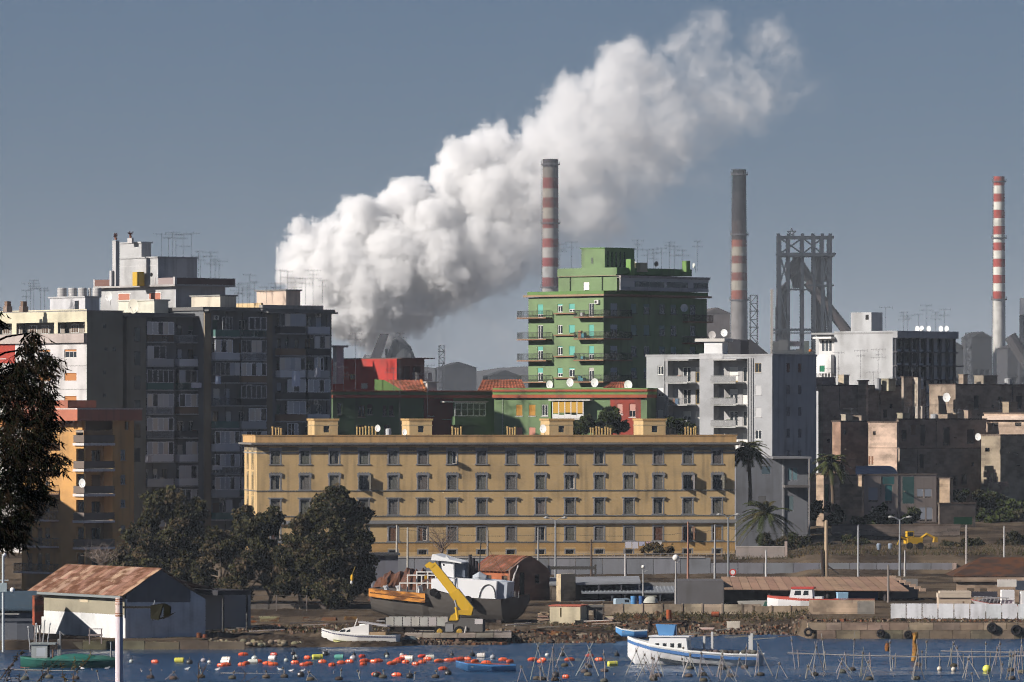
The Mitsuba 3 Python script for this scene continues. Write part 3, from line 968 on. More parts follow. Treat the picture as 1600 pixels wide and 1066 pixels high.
# ================================================================ THE LEFT-HAND APARTMENT BLOCKS
# ---- white ended block, cut by the left edge
A1 = 40
f1 = fac(136, 800, A1)
k1 = thing('apartment_building', 'pale apartment block at the left edge with its sunlit end and a blank shaded side', 'building')
W1, L1 = 27.0, f1.X(192)
l1 = f1.left(W1)
z1 = lambda py: l1.Z(py, 110)
lx = lambda px: l1.X(px)
holes = []
LOGG = [(-14, 19), (26, 85), (91, 133)]
zt1 = z1(487)
for a, b in LOGG:
    holes.append((lx(a), lx(b), z1(520.5), z1(503.5)))
for py0, py1, fr_ in ((546, 559, .25), (583, 595, 1.0), (619, 631, .8), (655, 668, 1)):
    for a, b in ((101, 120), (60, 79), (-10, 10)):
        h = window(k1, l1, lx(a), lx(b), z1(py1), z1(py0), frame=(.5, .48, .45), shutter=(.38, .17, .07), frac=fr_, sill=(.5, .5, .48), bars=2)
        holes.append(h)
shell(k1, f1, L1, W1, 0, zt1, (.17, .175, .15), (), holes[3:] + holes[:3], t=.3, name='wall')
# painted bands of the sunlit end: cream top, grey walls, red field
g = G(l1, (.62, .57, .42)).wall(0, W1, z1(503.5), zt1 + .3, [], y=-.05)
for a, b in zip([-40, 19, 85, 133], [-14, 26, 91, 136.5]):
    g.box(lx(a), lx(b), -.05, .05, z1(521), z1(503.5))
part(k1, 'loggia_front', g, 'wall')
g = G(l1, (.42, .36, .33)).box(0, W1 + .02, -.55, -.003, z1(536), z1(521.5))
part(k1, 'balcony_band', g, 'wall')
hh = [h for h in holes[3:]]
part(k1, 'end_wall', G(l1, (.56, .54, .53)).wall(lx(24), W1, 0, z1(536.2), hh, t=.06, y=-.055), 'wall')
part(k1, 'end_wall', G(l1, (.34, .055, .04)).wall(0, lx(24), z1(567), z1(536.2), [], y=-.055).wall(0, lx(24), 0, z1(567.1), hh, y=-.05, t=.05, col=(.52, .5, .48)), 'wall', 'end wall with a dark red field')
for py in (571.5, 608, 644):
    part(k1, 'string_course', G(l1, (.30, .29, .28)).box(lx(24), W1, -.14, -.06, z1(py + 1), z1(py)), 'wall')
for a, b in LOGG:
    part(k1, 'loggia_back', G(l1, (.25, .22, .19)).box(lx(a) - .2, lx(b) + .2, 1.6, 1.8, z1(522), z1(502)))
    n = 2 if b - a > 45 else 1
    xx0 = lx(a) + 1.0
    for q in range(n + 1):
        xa = lx(a) + (lx(b) - lx(a)) * (q + .35) / (n + 1.2)
        g = G(l1, WHITE).box(xa, xa + 1.7, 1.5, 1.59, z1(520), z1(507))
        w = part(k1, 'window', g)
        for u in range(3):
            part(w, 'pane', G(l1, (.10, .07, .05)).box(xa + .1 + u * .53, xa + .53 + u * .53, 1.46, 1.495, z1(519.5), z1(508)), 'gloss')
roof_slab(k1, f1, L1, W1, zt1, .1, .15)
for py in (507, 543, 579, 615):                           # small windows of the blank side
    for px in (161,) if py != 543 else (163, 176):
        a = f1.X(px)
        w = part(k1, 'window', G(f1, (.05, .05, .05)).box(a, a + .5, -.04, .0, f1.Z(py + 6, px), f1.Z(py, px)))
        part(w, 'pane', G(f1, GLASSC).box(a + .06, a + .44, -.05, -.041, f1.Z(py + 5.5, px), f1.Z(py + .5, px)), 'glass')
for px in (12, 37):
    p = at(px, 480, 806)
    g = G(Fr([p[0], p[1], 0], A1), (.30, .22, .18)).box(-.45, .45, -.45, .45, zt1, p[2] + .1)
    c = part(k1, 'chimney', g, 'wall')
    part(c, 'cowl', G(Fr([p[0], p[1], 0], A1), (.22, .14, .1)).box(-.32, .32, -.32, .32, p[2] + .1, p[2] + .8), 'wall')

# ---- the row of three dark blocks facing right
rngL = random.Random(21)
GRP = 'dark apartment blocks stepping back from the ochre building'


def dark_block(name, label, pl, pr, Y, py_roof, bays, cols, py0, dpy, nf, seed, pil=None, base=0, W=14):
    """a block of stacked balconies and glazed verandas: bays are pixel ranges along its shaded front"""
    r = random.Random(seed)
    k = thing(name, label, 'building')
    fr = fac(pl, Y, A1)
    L = fr.X(pr)
    mid = (pl + pr) / 2
    zt = fr.Z(py_roof, mid)
    holes = []
    for i in range(nf):
        zf = fr.Z(py0 + dpy * (i + 1), mid)               # floor level
        for bi, (a, b) in enumerate(bays):
            x0, x1 = fr.X(a), fr.X(b)
            D = 1.15
            kind = r.choice(('veranda', 'veranda', 'open', 'veranda', 'open', 'veranda', 'veranda'))
            rc = r.choice(((.06, .06, .065), (.34, .36, .38), (.19, .13, .09), (.46, .48, .52), (.08, .15, .14), (.06, .06, .065), (.55, .57, .6)))
            bk = balcony(k, fr, x0, x1, zf, D, (.30, .31, .32), rc, r.choice(('bars', 'solid', 'solid')), .95)
            # doors and windows in the back wall
            n = 3 if x1 - x0 > 4.4 else 2
            for q in range(n):
                xa = x0 + (x1 - x0) * (q + .18 + r.uniform(-.04, .04)) / n
                wd = (x1 - x0) / n * r.uniform(.42, .60)
                door = r.random() < .6
                holes.append(window(k, fr, xa, xa + wd, zf + (.03 if door else .95), zf + 2.3, frame=r.choice((WHITE, (.38, .38, .38), (.10, .08, .06), (.62, .62, .62))), shutter=r.choice(((.46, .45, .42), (.13, .10, .08), (.36, .38, .41), (.10, .14, .12))), frac=r.choice((0, 0, .3, .5, 1.0)), bars=1))
            if kind == 'veranda':
                u0 = r.choice((0, 0, 0, .3)) * (x1 - x0)
                u1 = (x1 - x0) * r.choice((1, 1, .7))
                if u1 - u0 > 1.5:
                    vc = r.choice(((.66, .67, .70), (.48, .48, .50), (.72, .72, .73), (.36, .36, .36)))
                    v = G(fr, vc)
                    m = max(3, int((u1 - u0) / .8))
                    zz0, zz1 = zf + .96, zf + 2.75
                    for q in range(m + 1):
                        xx = x0 + u0 + (u1 - u0) * q / m
                        v.box(xx - .05, xx + .05, -D + .02, -D + .10, zz0 + .08, zz1 - .08)
                    v.box(x0 + u0 - .05, x0 + u1 + .05, -D + .02, -D + .10, zz0, zz0 + .08).box(x0 + u0 - .05, x0 + u1 + .05, -D + .02, -D + .10, zz1 - .08, zz1)
                    vk = part(k, 'veranda', v)
                    for q in range(m):
                        xa, xb = x0 + u0 + (u1 - u0) * q / m + .05, x0 + u0 + (u1 - u0) * (q + 1) / m - .05
                        cc = r.choice(((.02, .02, .025), (.02, .02, .025), (.42, .43, .44), (.30, .32, .36), (.50, .46, .40)))
                        part(vk, 'pane', G(fr, cc).box(xa, xb, -D + .045, -D + .06, zz0 + .08, zz1 - .08), 'gloss')
            elif r.random() < .5:
                p = G(fr, r.choice(((.34, .33, .30), (.22, .24, .28), (.15, .08, .06))))
                xx = r.uniform(x0 + .3, x1 - 1.0)
                p.box(xx, xx + .6, -D + .15, -D + .6, zf + .005, zf + r.uniform(.8, 1.5))
                part(bk, 'cupboard', p)
            if r.random() < .22:
                ac_unit(k, fr, r.uniform(x0, x1 - 1), zf + 2.35)
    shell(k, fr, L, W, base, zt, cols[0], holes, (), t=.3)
    if pil:
        xa, xb = fr.X(pil[0]), fr.X(pil[1])
        part(k, 'pilaster', G(fr, cols[1]).box(xa, xb, -.3, -.004, base, zt - .3), 'wall')
    roof_slab(k, fr, L, W, zt, .35, .5, (.14, .138, .135))
    g = G(fr, (.15, .15, .15)).box(-.1, L + .1, -1.35, -.36, zt - .1, zt + .12)
    part(k, 'eave_slab', g, 'wall')
    for px in np.linspace(pl + 8, pr - 8, 4):             # rain pipes
        x = fr.X(px)
        part(k, 'rain_pipe', G(fr, (.07, .07, .07)).tube([[x, -.1, base], [x, -.1, zt - .2]], .06, 6))
    return k, fr, L, W, zt


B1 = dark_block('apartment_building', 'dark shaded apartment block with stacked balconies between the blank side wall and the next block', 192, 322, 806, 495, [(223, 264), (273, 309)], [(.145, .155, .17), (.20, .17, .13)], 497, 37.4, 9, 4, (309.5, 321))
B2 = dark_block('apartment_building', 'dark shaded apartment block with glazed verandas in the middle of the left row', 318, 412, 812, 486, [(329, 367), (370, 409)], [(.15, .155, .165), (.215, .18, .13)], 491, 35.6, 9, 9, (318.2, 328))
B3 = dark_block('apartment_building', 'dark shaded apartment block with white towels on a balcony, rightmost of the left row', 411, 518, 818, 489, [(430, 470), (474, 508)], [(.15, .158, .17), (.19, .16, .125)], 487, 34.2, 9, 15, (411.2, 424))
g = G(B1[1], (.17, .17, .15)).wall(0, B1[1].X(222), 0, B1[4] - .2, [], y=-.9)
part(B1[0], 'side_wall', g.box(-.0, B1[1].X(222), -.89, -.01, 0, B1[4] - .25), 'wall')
for py in (512, 549, 587, 625, 662, 700):
    a = B1[1].X(204)
    w = part(B1[0], 'window', G(B1[1], (.045, .045, .05)).box(a, a + 1.0, -.94, -.901, B1[1].Z(py + 22, 204), B1[1].Z(py, 204)))
    part(w, 'pane', G(B1[1], GLASSC).box(a + .1, a + .9, -.95, -.941, B1[1].Z(py + 21, 204), B1[1].Z(py + 1, 204)), 'glass')

# washing that hangs from their balconies
for (px, py, w, h, Y, col, lab) in ((457, 580, 12, 24, 815, (.50, .55, .66), 'large pale blue towel hanging from a balcony of the rightmost dark block'),
                                    (300, 598, 15, 8, 805, (.42, .44, .52), 'small pale cloth hanging from a balcony of the block next to the blank wall'),
                                    (337, 588, 8, 12, 810, (.40, .46, .58), 'pale blue cloth hanging from a middle balcony of the middle dark block'),
                                    (333, 727, 14, 7, 809, (.48, .50, .54), 'pale cloth hanging low on the middle dark block behind the tree'),
                                    (492, 575, 9, 14, 815, (.45, .46, .50), 'pair of pale cloths right of the large towel on the rightmost dark block'),
                                    (228, 712, 9, 10, 804, (.36, .36, .40), 'dull cloth hanging low on the block next to the blank wall')):
    p = at(px, py, Y)
    fr = Fr([p[0], p[1] - 1.45, 0], A1)
    k = thing('laundry', lab, 'laundry')
    S = Y / F
    n = 5
    W_ = w * S / .77
    vv, ff = [], []
    for i in range(n + 1):
        for j in range(5):
            vv.append([W_ * i / n, .06 * math.sin(i * 1.9 + j * .4), p[2] - h * S * j / 4 - (.05 if i % 2 else 0) * j / 4])
    for i in range(n):
        for j in range(4):
            a = i * 5 + j
            ff += [[a, a + 1, a + 6], [a, a + 6, a + 5]]
    part(k, 'cloth', G(fr, col).add(vv, ff))
    part(k, 'line', G(fr, (.1, .1, .1)).box(-.4, W_ + .4, -.012, .012, p[2] - .01, p[2] + .02))

# ---- structures on those roofs
def rooftop(parent, name, px_l, px_c, px_r, py_t, py_b, Y, lit, a=A1, cap=None, mat='wall', holes=None, label=None):
    """a box on a roof: its lit left end spans px_l..px_c, its shaded front px_c..px_r"""
    fr = fac(px_c, Y, a)
    L = fr.X(px_r)
    p = at(px_l, YH, Y)
    # depth so that the far left corner is seen at px_l
    W = 1.0
    for _ in range(40):
        q = fr.w([0, W, 0])[0]
        W *= 1 + .5 * ((800 + q[0] * F / q[1]) - px_l) / max(px_c - px_l, 1)
    zt, zb = fr.Z(py_t, px_c), fr.Z(py_b, px_c)
    g = G(fr, lit)
    lf = fr.left(W)
    g.wall(0, L, zb, zt, [])
    g.add(*G(lf, lit).wall(0, W, zb, zt, []).mesh()[:2], world=True)
    g.quad([0, 0, zt], [L, 0, zt], [L, W, zt], [0, W, zt]).quad([L, 0, zb], [L, W, zb], [L, W, zt], [L, 0, zt]).quad([L, W, zb], [0, W, zb], [0, W, zt], [L, W, zt])
    k = part(parent, name, g, mat, label)
    if cap:
        part(k, 'cap', G(fr, cap).box(-.2, L + .2, -.2, W + .2, zt + .002, zt + .2), 'wall')
    return k, fr, L, W, zb, zt


kT = thing('apartment_building', 'grey set back block with a roof terrace and stepped stair tower, tallest at the left', 'building')
GL, GD = (.42, .42, .42), (.42, .42, .42)
b = rooftop(kT, 'upper_storey', 157, 275, 352, 447.5, 700, 850, GL)
rr = b
for q in range(2):
    lf = b[1].left(b[3])
    xa = lf.X(233 + 0) if q == 0 else lf.X(185)
    w = part(kT, 'window', G(lf, WHITE).box(xa, xa + 3.0, -.06, -.002, lf.Z(472, 240), lf.Z(457, 240)))
    part(w, 'roller_shutter', G(lf, (.40, .17, .12)).box(xa + .12, xa + 2.88, -.09, -.061, lf.Z(471, 240), lf.Z(458, 240)))
part(kT, 'terrace_slab', G(b[1], (.40, .38, .37)).box(-.9, b[2] + 1.2, -.9, b[3] + .6, b[5] + .003, b[5] + .28), 'wall')
lf = Fr(b[1].w([-.85, b[3] + .6, 0])[0], A1 - 90)
zz = b[5] + .29
for i in range(4):                                        # parapet: posts and brown panels
    u0, u1 = (b[3] + 1.4) * i / 4, (b[3] + 1.4) * (i + 1) / 4
    part(kT, 'parapet_post', G(lf, (.5, .48, .47)).box(u0, u0 + .3, 0, .2, zz, zz + 1.05), 'wall')
    part(kT, 'parapet_panel', G(lf, (.17, .10, .085) if i % 2 == 0 else (.30, .24, .23)).box(u0 + .3, u1, .05, .14, zz, zz + .95))
part(kT, 'parapet_post', G(b[1], (.5, .48, .47)).box(-.86, -.5, -.88, -.5, zz, zz + 1.06), 'wall')
part(kT, 'parapet_panel', G(b[1], (.12, .075, .07)).box(-.5, b[2] + 1.15, -.86, -.74, zz, zz + .95))
tA = rooftop(kT, 'stair_tower', 187, 221, 236, 380, 447, 856, GL, cap=(.45, .45, .45))
tB = rooftop(kT, 'stair_tower', 187, 247, 308, 403, 447, 852, (.44, .44, .44), cap=(.4, .4, .4))
rooftop(kT, 'corner_pillar', 175.5, 181, 186.5, 376, 447, 851, (.46, .45, .45))
rooftop(kT, 'low_wall', 171, 174, 177, 423, 447, 851, (.46, .45, .45))
rooftop(kT, 'tank_base', 199, 206, 209, 372, 380, 856, (.48, .46, .45))
lf = tB[1].left(tB[3])
g = G(lf, (.50, .33, .06)).box(lf.X(219), lf.X(229), -1.4, -.4, lf.Z(447, 224), lf.Z(425.5, 224))
part(kT, 'yellow_cupboard', g, 'paint', 'yellow cupboard')
x, z = lf.hit(237, 429.5)
part(kT, 'round_vent', G(lf, (.02, .02, .02)).tube([[x, -.06, z], [x, .1, z]], .3, 12))
part(kT, 'string_course', G(lf, (.5, .5, .5)).box(0, tB[3], -.06, -.002, lf.Z(416, 230), lf.Z(415, 230)), 'wall')
for px, py, Y in ((181, 374, 852), (204, 371, 858)):
    p = at(px, py, Y)
    k = thing('pot_plant', 'small dark plant in a pot on the %s of the left stair tower' % ('corner pillar' if px == 181 else 'top'), 'plant')
    g = G(Fr(p, 0), (.25, .11, .07)).tube([[0, 0, -.1], [0, 0, .25]], [.16, .22], 8)
    part(k, 'pot', g)
    g = G(Fr(p, 0), (.10, .05, .04))
    for i in range(26):
        th, ph = rngL.uniform(0, 6.3), rngL.uniform(.1, 1.2)
        l_ = rngL.uniform(.3, .75)
        e = np.array([math.cos(th) * math.sin(ph), math.sin(th) * math.sin(ph), math.cos(ph)]) * l_ + [0, 0, .25]
        g.tri([0, 0, .25], e + [.06, 0, 0], e - [.06, 0, .08])
    part(k, 'foliage', g, kind='stuff')

kb = B1[0]
s1 = rooftop(kb, 'stair_head', 78, 133, 155, 465, 500, 812, (.52, .52, .53), cap=(.42, .42, .42))
lf = s1[1].left(s1[3])
w = part(kb, 'window', G(lf, (.12, .11, .11)).box(lf.X(117), lf.X(123.5), -.05, -.002, lf.Z(486, 120), lf.Z(470, 120)))
part(w, 'pane', G(lf, GLASSC).box(lf.X(117) + .1, lf.X(123.5) - .1, -.06, -.051, lf.Z(485.5, 120), lf.Z(470.5, 120)), 'glass')
for a, b_ in ((88, 102.5), (105, 118.5), (120, 134), (136.5, 141), (143, 157)):
    p = at((a + b_) / 2, 464, 815)
    k = thing('water_tank', 'tall grey ribbed water tank in the row on the white roof hut', 'water tank', 'row of water tanks on the white roof hut')
    r_ = (b_ - a) / 2 * 815 / F
    fr = Fr([p[0], p[1] + 2, 0], 0)
    zt_, zb_ = at(0, 449.5, 815)[2], s1[5] + .2
    part(k, 'drum', G(fr, (.44, .43, .42)).tube([[0, 0, zb_], [0, 0, zt_ - .1], [0, 0, zt_]], [r_, r_, r_ * .9], 18))
    for q in range(3):
        zq = zb_ + (zt_ - zb_) * (q + .5) / 3
        part(k, 'hoop', G(fr, (.34, .33, .33)).tube([[0, 0, zq - .05], [0, 0, zq + .05]], [r_ + .03, r_ + .03], 18))
s2 = rooftop(kb, 'stair_head', 185, 241, 263, 470, 500, 816, (.62, .60, .50), cap=(.55, .53, .47))
dish(210, 480, 806, 1.0, 'large cream satellite dish before the cream roof hut on the dark block at the left', col=(.6, .57, .48))
dish(171, 464, 830, .7, 'white satellite dish below the roof terrace at the left')
kb = B2[0]
s3 = rooftop(kb, 'stair_head', 299, 344, 369, 463, 500, 822, (.58, .52, .42), cap=(.28, .27, .25))
rooftop(kb, 'low_wall', 369, 408, 411, 473.5, 490, 826, (.60, .45, .26))
kb = B3[0]
s4 = rooftop(kb, 'stair_head', 401, 447, 469, 454.5, 490, 828, (.58, .46, .37), cap=(.2, .19, .18))
rooftop(kb, 'penthouse', 405, 410, 505, 476.5, 492, 822, (.3, .28, .26))
for (px0, px1, n, Y, py, lab) in ((35, 75, 5, 812, 488, 'thin television aerial on the white ended block at the left edge'), (245, 350, 11, 850, 437, 'thin television aerial on the grey set back block at the left'), (370, 400, 5, 826, 482, 'thin television aerial on the roof of the middle dark block'), (408, 510, 8, 830, 476, 'thin television aerial on the roof of the rightmost dark block')):
    for i in range(n):
        px = px0 + (px1 - px0) * (i + ANT.uniform(.1, .9)) / n
        yy = Y
        if 245 <= px <= 308 and py == 437:
            zq = tB[5]
            yy = 857
        else:
            zq = at(px, py, Y)[2]
        p = at(px, py, yy)
        antenna(Fr([p[0], p[1], 0], 20), 0, 0, zq, lab, lab)
for px in (180, 213):
    pass

# ---- the orange apartment house nearer the water, at the left
fo = fac(131, 700, 38)
ko = thing('apartment_building', 'orange ochre apartment house with terracotta roof bands and white edged corner balconies at the left', 'building')
LO, WO = fo.X(209.5), 13.5
lo_ = fo.left(WO)
ORG = (.54, .30, .11)
zo = lambda py: fo.Z(py, 135)
xo = lambda px: fo.X(px)
FL = [692.5, 733.0, 772.0, 813.5, 855.0, 896.0]
rec0, rec1 = 0.0, xo(176)
ztop = zo(672)
g = G(fo, ORG)
hw = []
for py0, py1 in ((703, 719.5), (742.5, 757.5), (781.5, 793.5), (822, 834), (862, 874)):
    hw.append(window(ko, fo, xo(188.5), xo(196), zo(py1), zo(py0), frame=(.3, .3, .3), shutter=(.2, .19, .18), frac=.3, sill=(.4, .3, .2)))
g.wall(rec1, LO, 0, ztop, hw)
g.wall(rec1 - .02, LO, ztop, zo(657.5), [(xo(195), xo(202), ztop, zo(659))])
D = 1.9
g.quad([rec1, D, 0], [rec1, 0, 0], [rec1, 0, ztop], [rec1, D, ztop])
bh, rO = [], random.Random(8)
for i, py in enumerate(FL):
    zf = zo(py)
    for xa, wd in ((.5, 1.0), (2.4, 1.3)):
        bh.append(window(ko, fo.moved(0, D), xa, xa + wd, zf + .03, zf + 2.25, frame=(.12, .09, .06), shutter=(.10, .07, .045), frac=rO.choice((0, .5, 1))))
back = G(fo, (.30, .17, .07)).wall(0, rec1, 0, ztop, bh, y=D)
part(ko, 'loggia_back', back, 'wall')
lw = lo_.X(75)
lh = []
for i, py in enumerate(FL):
    zf = zo(py)
    lh.append(window(ko, lo_, lo_.X(70), lo_.X(78), zf + .9, zf + 2.2, frame=(.3, .25, .2), shutter=(.25, .16, .09), frac=.6))
    for xx in (1.2, 3.4):
        lh.append(window(ko, lo_, xx, xx + 1.1, zf + .05, zf + 2.2, frame=(.2, .15, .1), shutter=(.2, .13, .08), frac=.5))
g.add(*G(lo_, ORG).wall(0, WO - D, 0, ztop, lh).wall(WO - D, WO, 0, ztop, [(WO - D + .25, WO + .1, zo(py) + .02, zo(py) + 2.45) for py in FL]).mesh()[:2], world=True)
# the open attic gallery under the terracotta bands
la = lo_
g.add(*G(la, ORG).wall(0, WO, ztop, zo(657.5), [(la.X(97), la.X(101.5), ztop + .1, zo(660)), (la.X(102.5), la.X(113), zo(662.5), zo(658.5)), (la.X(115.5), la.X(118), ztop + .1, zo(659)), (la.X(119), la.X(121.5), ztop + .1, zo(659)), (la.X(128.5), WO + .2, ztop, zo(658))]).mesh()[:2], world=True)
g.quad([LO, 0, 0], [LO, WO, 0], [LO, WO, ztop], [LO, 0, ztop])
part(ko, 'wall', g, 'wall')
for i, py in enumerate(FL):
    zf = zo(py)
    bkey = part(ko, 'balcony', G(fo, (.60, .57, .55)).box(-.35, rec1 - .02, -.55, D - .02, zf - .30, zf), 'wall')
    part(bkey, 'railing', G(fo, (.16, .13, .11)).box(-.3, rec1 - .05, -.50, -.45, zf + .05, zf + .95).box(-.3, -.25, -.44, D - .1, zf + .05, zf + .95))
    balcony(ko, lo_, .4, lo_.X(92), zf, 1.5, (.58, .52, .48), (.14, .12, .11), 'bars')
TER = (.42, .155, .10)
part(ko, 'roof_band', G(fo, TER).box(-1.6, LO + .5, -1.0, WO, zo(657.5), zo(640)), 'wall')
part(ko, 'roof_band', G(fo, (.5, .42, .38)).box(-1.65, LO + .55, -1.05, WO, zo(640) + .003, zo(637.8)), 'wall')
u = fo.moved(0, 1.2)
part(ko, 'roof_band', G(u, TER).box(-1.5, 2.6, 0, WO - 1, zo(637.8) + .003, zo(625.5)), 'wall')
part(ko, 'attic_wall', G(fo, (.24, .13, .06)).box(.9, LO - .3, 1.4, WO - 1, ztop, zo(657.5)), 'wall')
part(ko, 'terrace_floor', G(fo, (.3, .26, .22)).box(0, LO, .02, WO, ztop - .3, ztop - .05), 'wall')
part(ko, 'terrace_parapet', G(fo, (.27, .15, .07)).box(0, rec1 - .02, -.02, .14, ztop - 1.0, ztop - .04), 'wall')
dish(129.5, 756, 698, .55, 'round white satellite dish at the corner of the orange apartment house')

# ================================================================ THE GREEN TOWER BLOCK AND THE HOUSES AROUND IT
gf = fac(943, 880, 47)
kg = thing('apartment_building', 'green apartment tower with stacked corner balconies behind the ochre building', 'building')
LG = gf.X(1104.5)
GRN = (.175, .255, .13)
GRD = GRN
gl0 = Fr(gf.O, gf.a - 90)
WG = -gl0.X(825.5)
gl = gf.left(WG)
zg = lambda py: gf.Z(py, 943)
xl = lambda px: gl.X(px)
xr = lambda px: gf.X(px)
zcor = zg(461)
TEAL, PINKB = (.12, .34, .28), (.24, .135, .085)
lh, rh = [], []
rg = random.Random(31)
FLO = [(474.0, 494.5), (507.2, 528.5), (540.5, 562.0), (574.5, 596.0)]
for i, (pa, pb) in enumerate(FLO):
    z0, z1_ = zg(pb), zg(pa)
    fl = z0 - .02
    lh.append(window(kg, gl, xl(840), xl(848.5), fl, z1_, frame=WHITE, shutter=TEAL if i in (0, 2, 3) else (.45, .44, .40), frac=(.75, 0, .3, .35)[i]))
    for a, b, s in ((871, 879, (.2, 0, .1, .6)[i]), (889, 898, (.65, .9, 1, .2)[i])):
        lh.append(window(kg, gl, xl(a), xl(b), fl + .75, z1_, frame=WHITE, shutter=TEAL if rg.random() < .9 else (.2, .11, .07), frac=s))
    part(kg, 'ledge', G(gl, PINKB).box(xl(868), xl(901), -.45, -.003, fl + .45, fl + .62))
    lh.append(window(kg, gl, xl(920), xl(928), fl, z1_, frame=(.6, .6, .58), shutter=TEAL if i in (1, 2) else (.35, .33, .3), frac=(0, .95, .6, .2)[i]))
    bl = balcony(kg, gl, -1.15, xl(862.5), fl, 1.35, PINKB, (.07, .075, .07), 'bars', 1.0)
    part(kg, 'balcony', G(gl, PINKB).box(-1.15, -.003, -.002, 2.2, fl - .18, fl), 'paint')
    b2 = balcony(kg, gl, xl(904.5), WG + 1.1, fl, 1.25, PINKB, (.07, .075, .07), 'bars', 1.0)
    balcony(kg, gf, .003, xr(980), fl, 1.05, PINKB, (.05, .055, .05), 'bars', 1.0)
    rh.append(window(kg, gf, xr(954), xr(965), fl, z1_, frame=(.4, .42, .42), shutter=(.36, .4, .42), frac=.95 if i == 0 else .3))
    for a, b in ((986, 995), (1006, 1015), (1030, 1039), (1048, 1057), (1078, 1087)):
        rh.append(window(kg, gf, xr(a), xr(b), fl + .55, z1_, frame=(.34, .37, .36), shutter=(.16, .25, .22), frac=rg.choice((0, .3, .6, 1)), sill=(.09, .08, .06)))
    for o in range(2):
        if rg.random() < .6:
            x_ = xl(rg.uniform(907, 916))
            part(kg, 'balcony_clutter', G(gl, rg.choice(((.45, .45, .44), (.1, .3, .35), (.4, .2, .12)))).box(x_, x_ + .5, -1.0, -.55, fl + .003, fl + rg.uniform(.5, 1.2)))
for i in (0, 1):
    z = zg((500, 534)[i])
    balcony(kg, gf, xr(1066), LG + .3, z, 1.1, PINKB, (.10, .08, .07), 'bars', 1.0)
dish(1068.5, 482, 885, .6, 'white satellite dish on the shaded side of the green tower', az=20)
wl = shell(kg, gf, LG, WG, 0, zcor - .25, GRN, rh, lh, t=.22)
for nm, o, pz0, pz1, c in (('cornice', .55, 462.5, 459.5, (.33, .22, .14)), ('parapet', .12, 459.4, 454.2, (.13, .23, .08))):
    part(kg, nm, G(gf, c).box(-o, LG + o, -o, WG + o, zg(pz0), zg(pz1)), 'wall')
ac_unit(kg, gl, xl(931), zg(475))
# penthouse storey
ph = fac(964, 879.0, 47)
pl = Fr(ph.O, ph.a - 90)
Wp = -pl.X(872.5)
Lp = ph.X(1095)
pl = ph.left(Wp)
zp = lambda py: ph.Z(py, 964)
g = G(ph, GRN)
h = window(kg, pl, pl.X(911.5), pl.X(920.5), zp(453), zp(440), frame=(.7, .7, .68), shutter=(.68, .66, .62), frac=.95)
g.add(*G(pl, (.19, .275, .14)).wall(0, Wp, zg(454.2) + .01, zp(430.5), [h]).wall(0, Wp, zp(430.5), zp(418), [], y=-.22).mesh()[:2], world=True)
g.box(.26, Lp, .26, Wp - .3, zg(454.1), zp(430.6), GRD)
part(kg, 'penthouse', g, 'wall')
part(kg, 'parapet', G(ph, (.12, .23, .085)).box(-.2, Lp * .88, -.2, Wp, zp(428.5), zp(418.2)), 'wall')
part(kg, 'band', G(pl, (.3, .26, .17)).box(0, Wp + .3, -.35, -.221, zp(431), zp(430)), 'wall')
for px in (891, 941):
    part(kg, 'rain_pipe', G(pl, (.05, .07, .045)).box(pl.X(px), pl.X(px) + .16, -.14, -.003, zp(454), zp(431.5)))
# glazed gallery on the terrace of the shaded side
gal = thing('veranda', 'white framed glazed gallery on the terrace of the green tower', 'veranda')
q0, q1 = ph.X(965), ph.X(1103)
zb_, zt_ = zg(453.8), zp(434)
G1 = G(ph, (.50, .49, .46))
part(gal, 'roof', G(ph, (.40, .37, .33)).box(q0 - .1, q1 + .2, -.75, 3, zt_ + .003, zt_ + .35), 'wall')
part(gal, 'low_wall', G(ph, (.42, .42, .42)).box(q0, q1, -.55, -.4, zb_, zb_ + .55), 'wall')
part(gal, 'lintel', G(ph, (.46, .455, .44)).box(q0, q1, -.56, -.4, zt_ - .5, zt_))
EDGES = [965, 972, 988]
for a, b, n in ((988, 1034, 4), (1038, 1071, 3), (1080, 1103, 4)):     # three long window bands
    for i in range(n):
        x0_, x1_ = ph.X(a + (b - a) * i / n), ph.X(a + (b - a) * (i + 1) / n)
        part(gal, 'pane', G(ph, GLASSC).box(x0_ + .05, x1_ - .05, -.5, -.48, zb_ + .55, zt_ - .5), 'glass')
        part(gal, 'post', G(ph, (.12, .12, .12)).box(x0_ - .05, x0_ + .05, -.54, -.42, zb_ + .55, zt_ - .5))
for a, b in ((965, 972), (972.3, 987.7), (1034.3, 1037.7), (1071.3, 1079.7)):
    part(gal, 'panel', G(ph, (.50, .49, .47)).box(ph.X(a), ph.X(b), -.53, -.43, zb_ + .551, zt_ - .501))
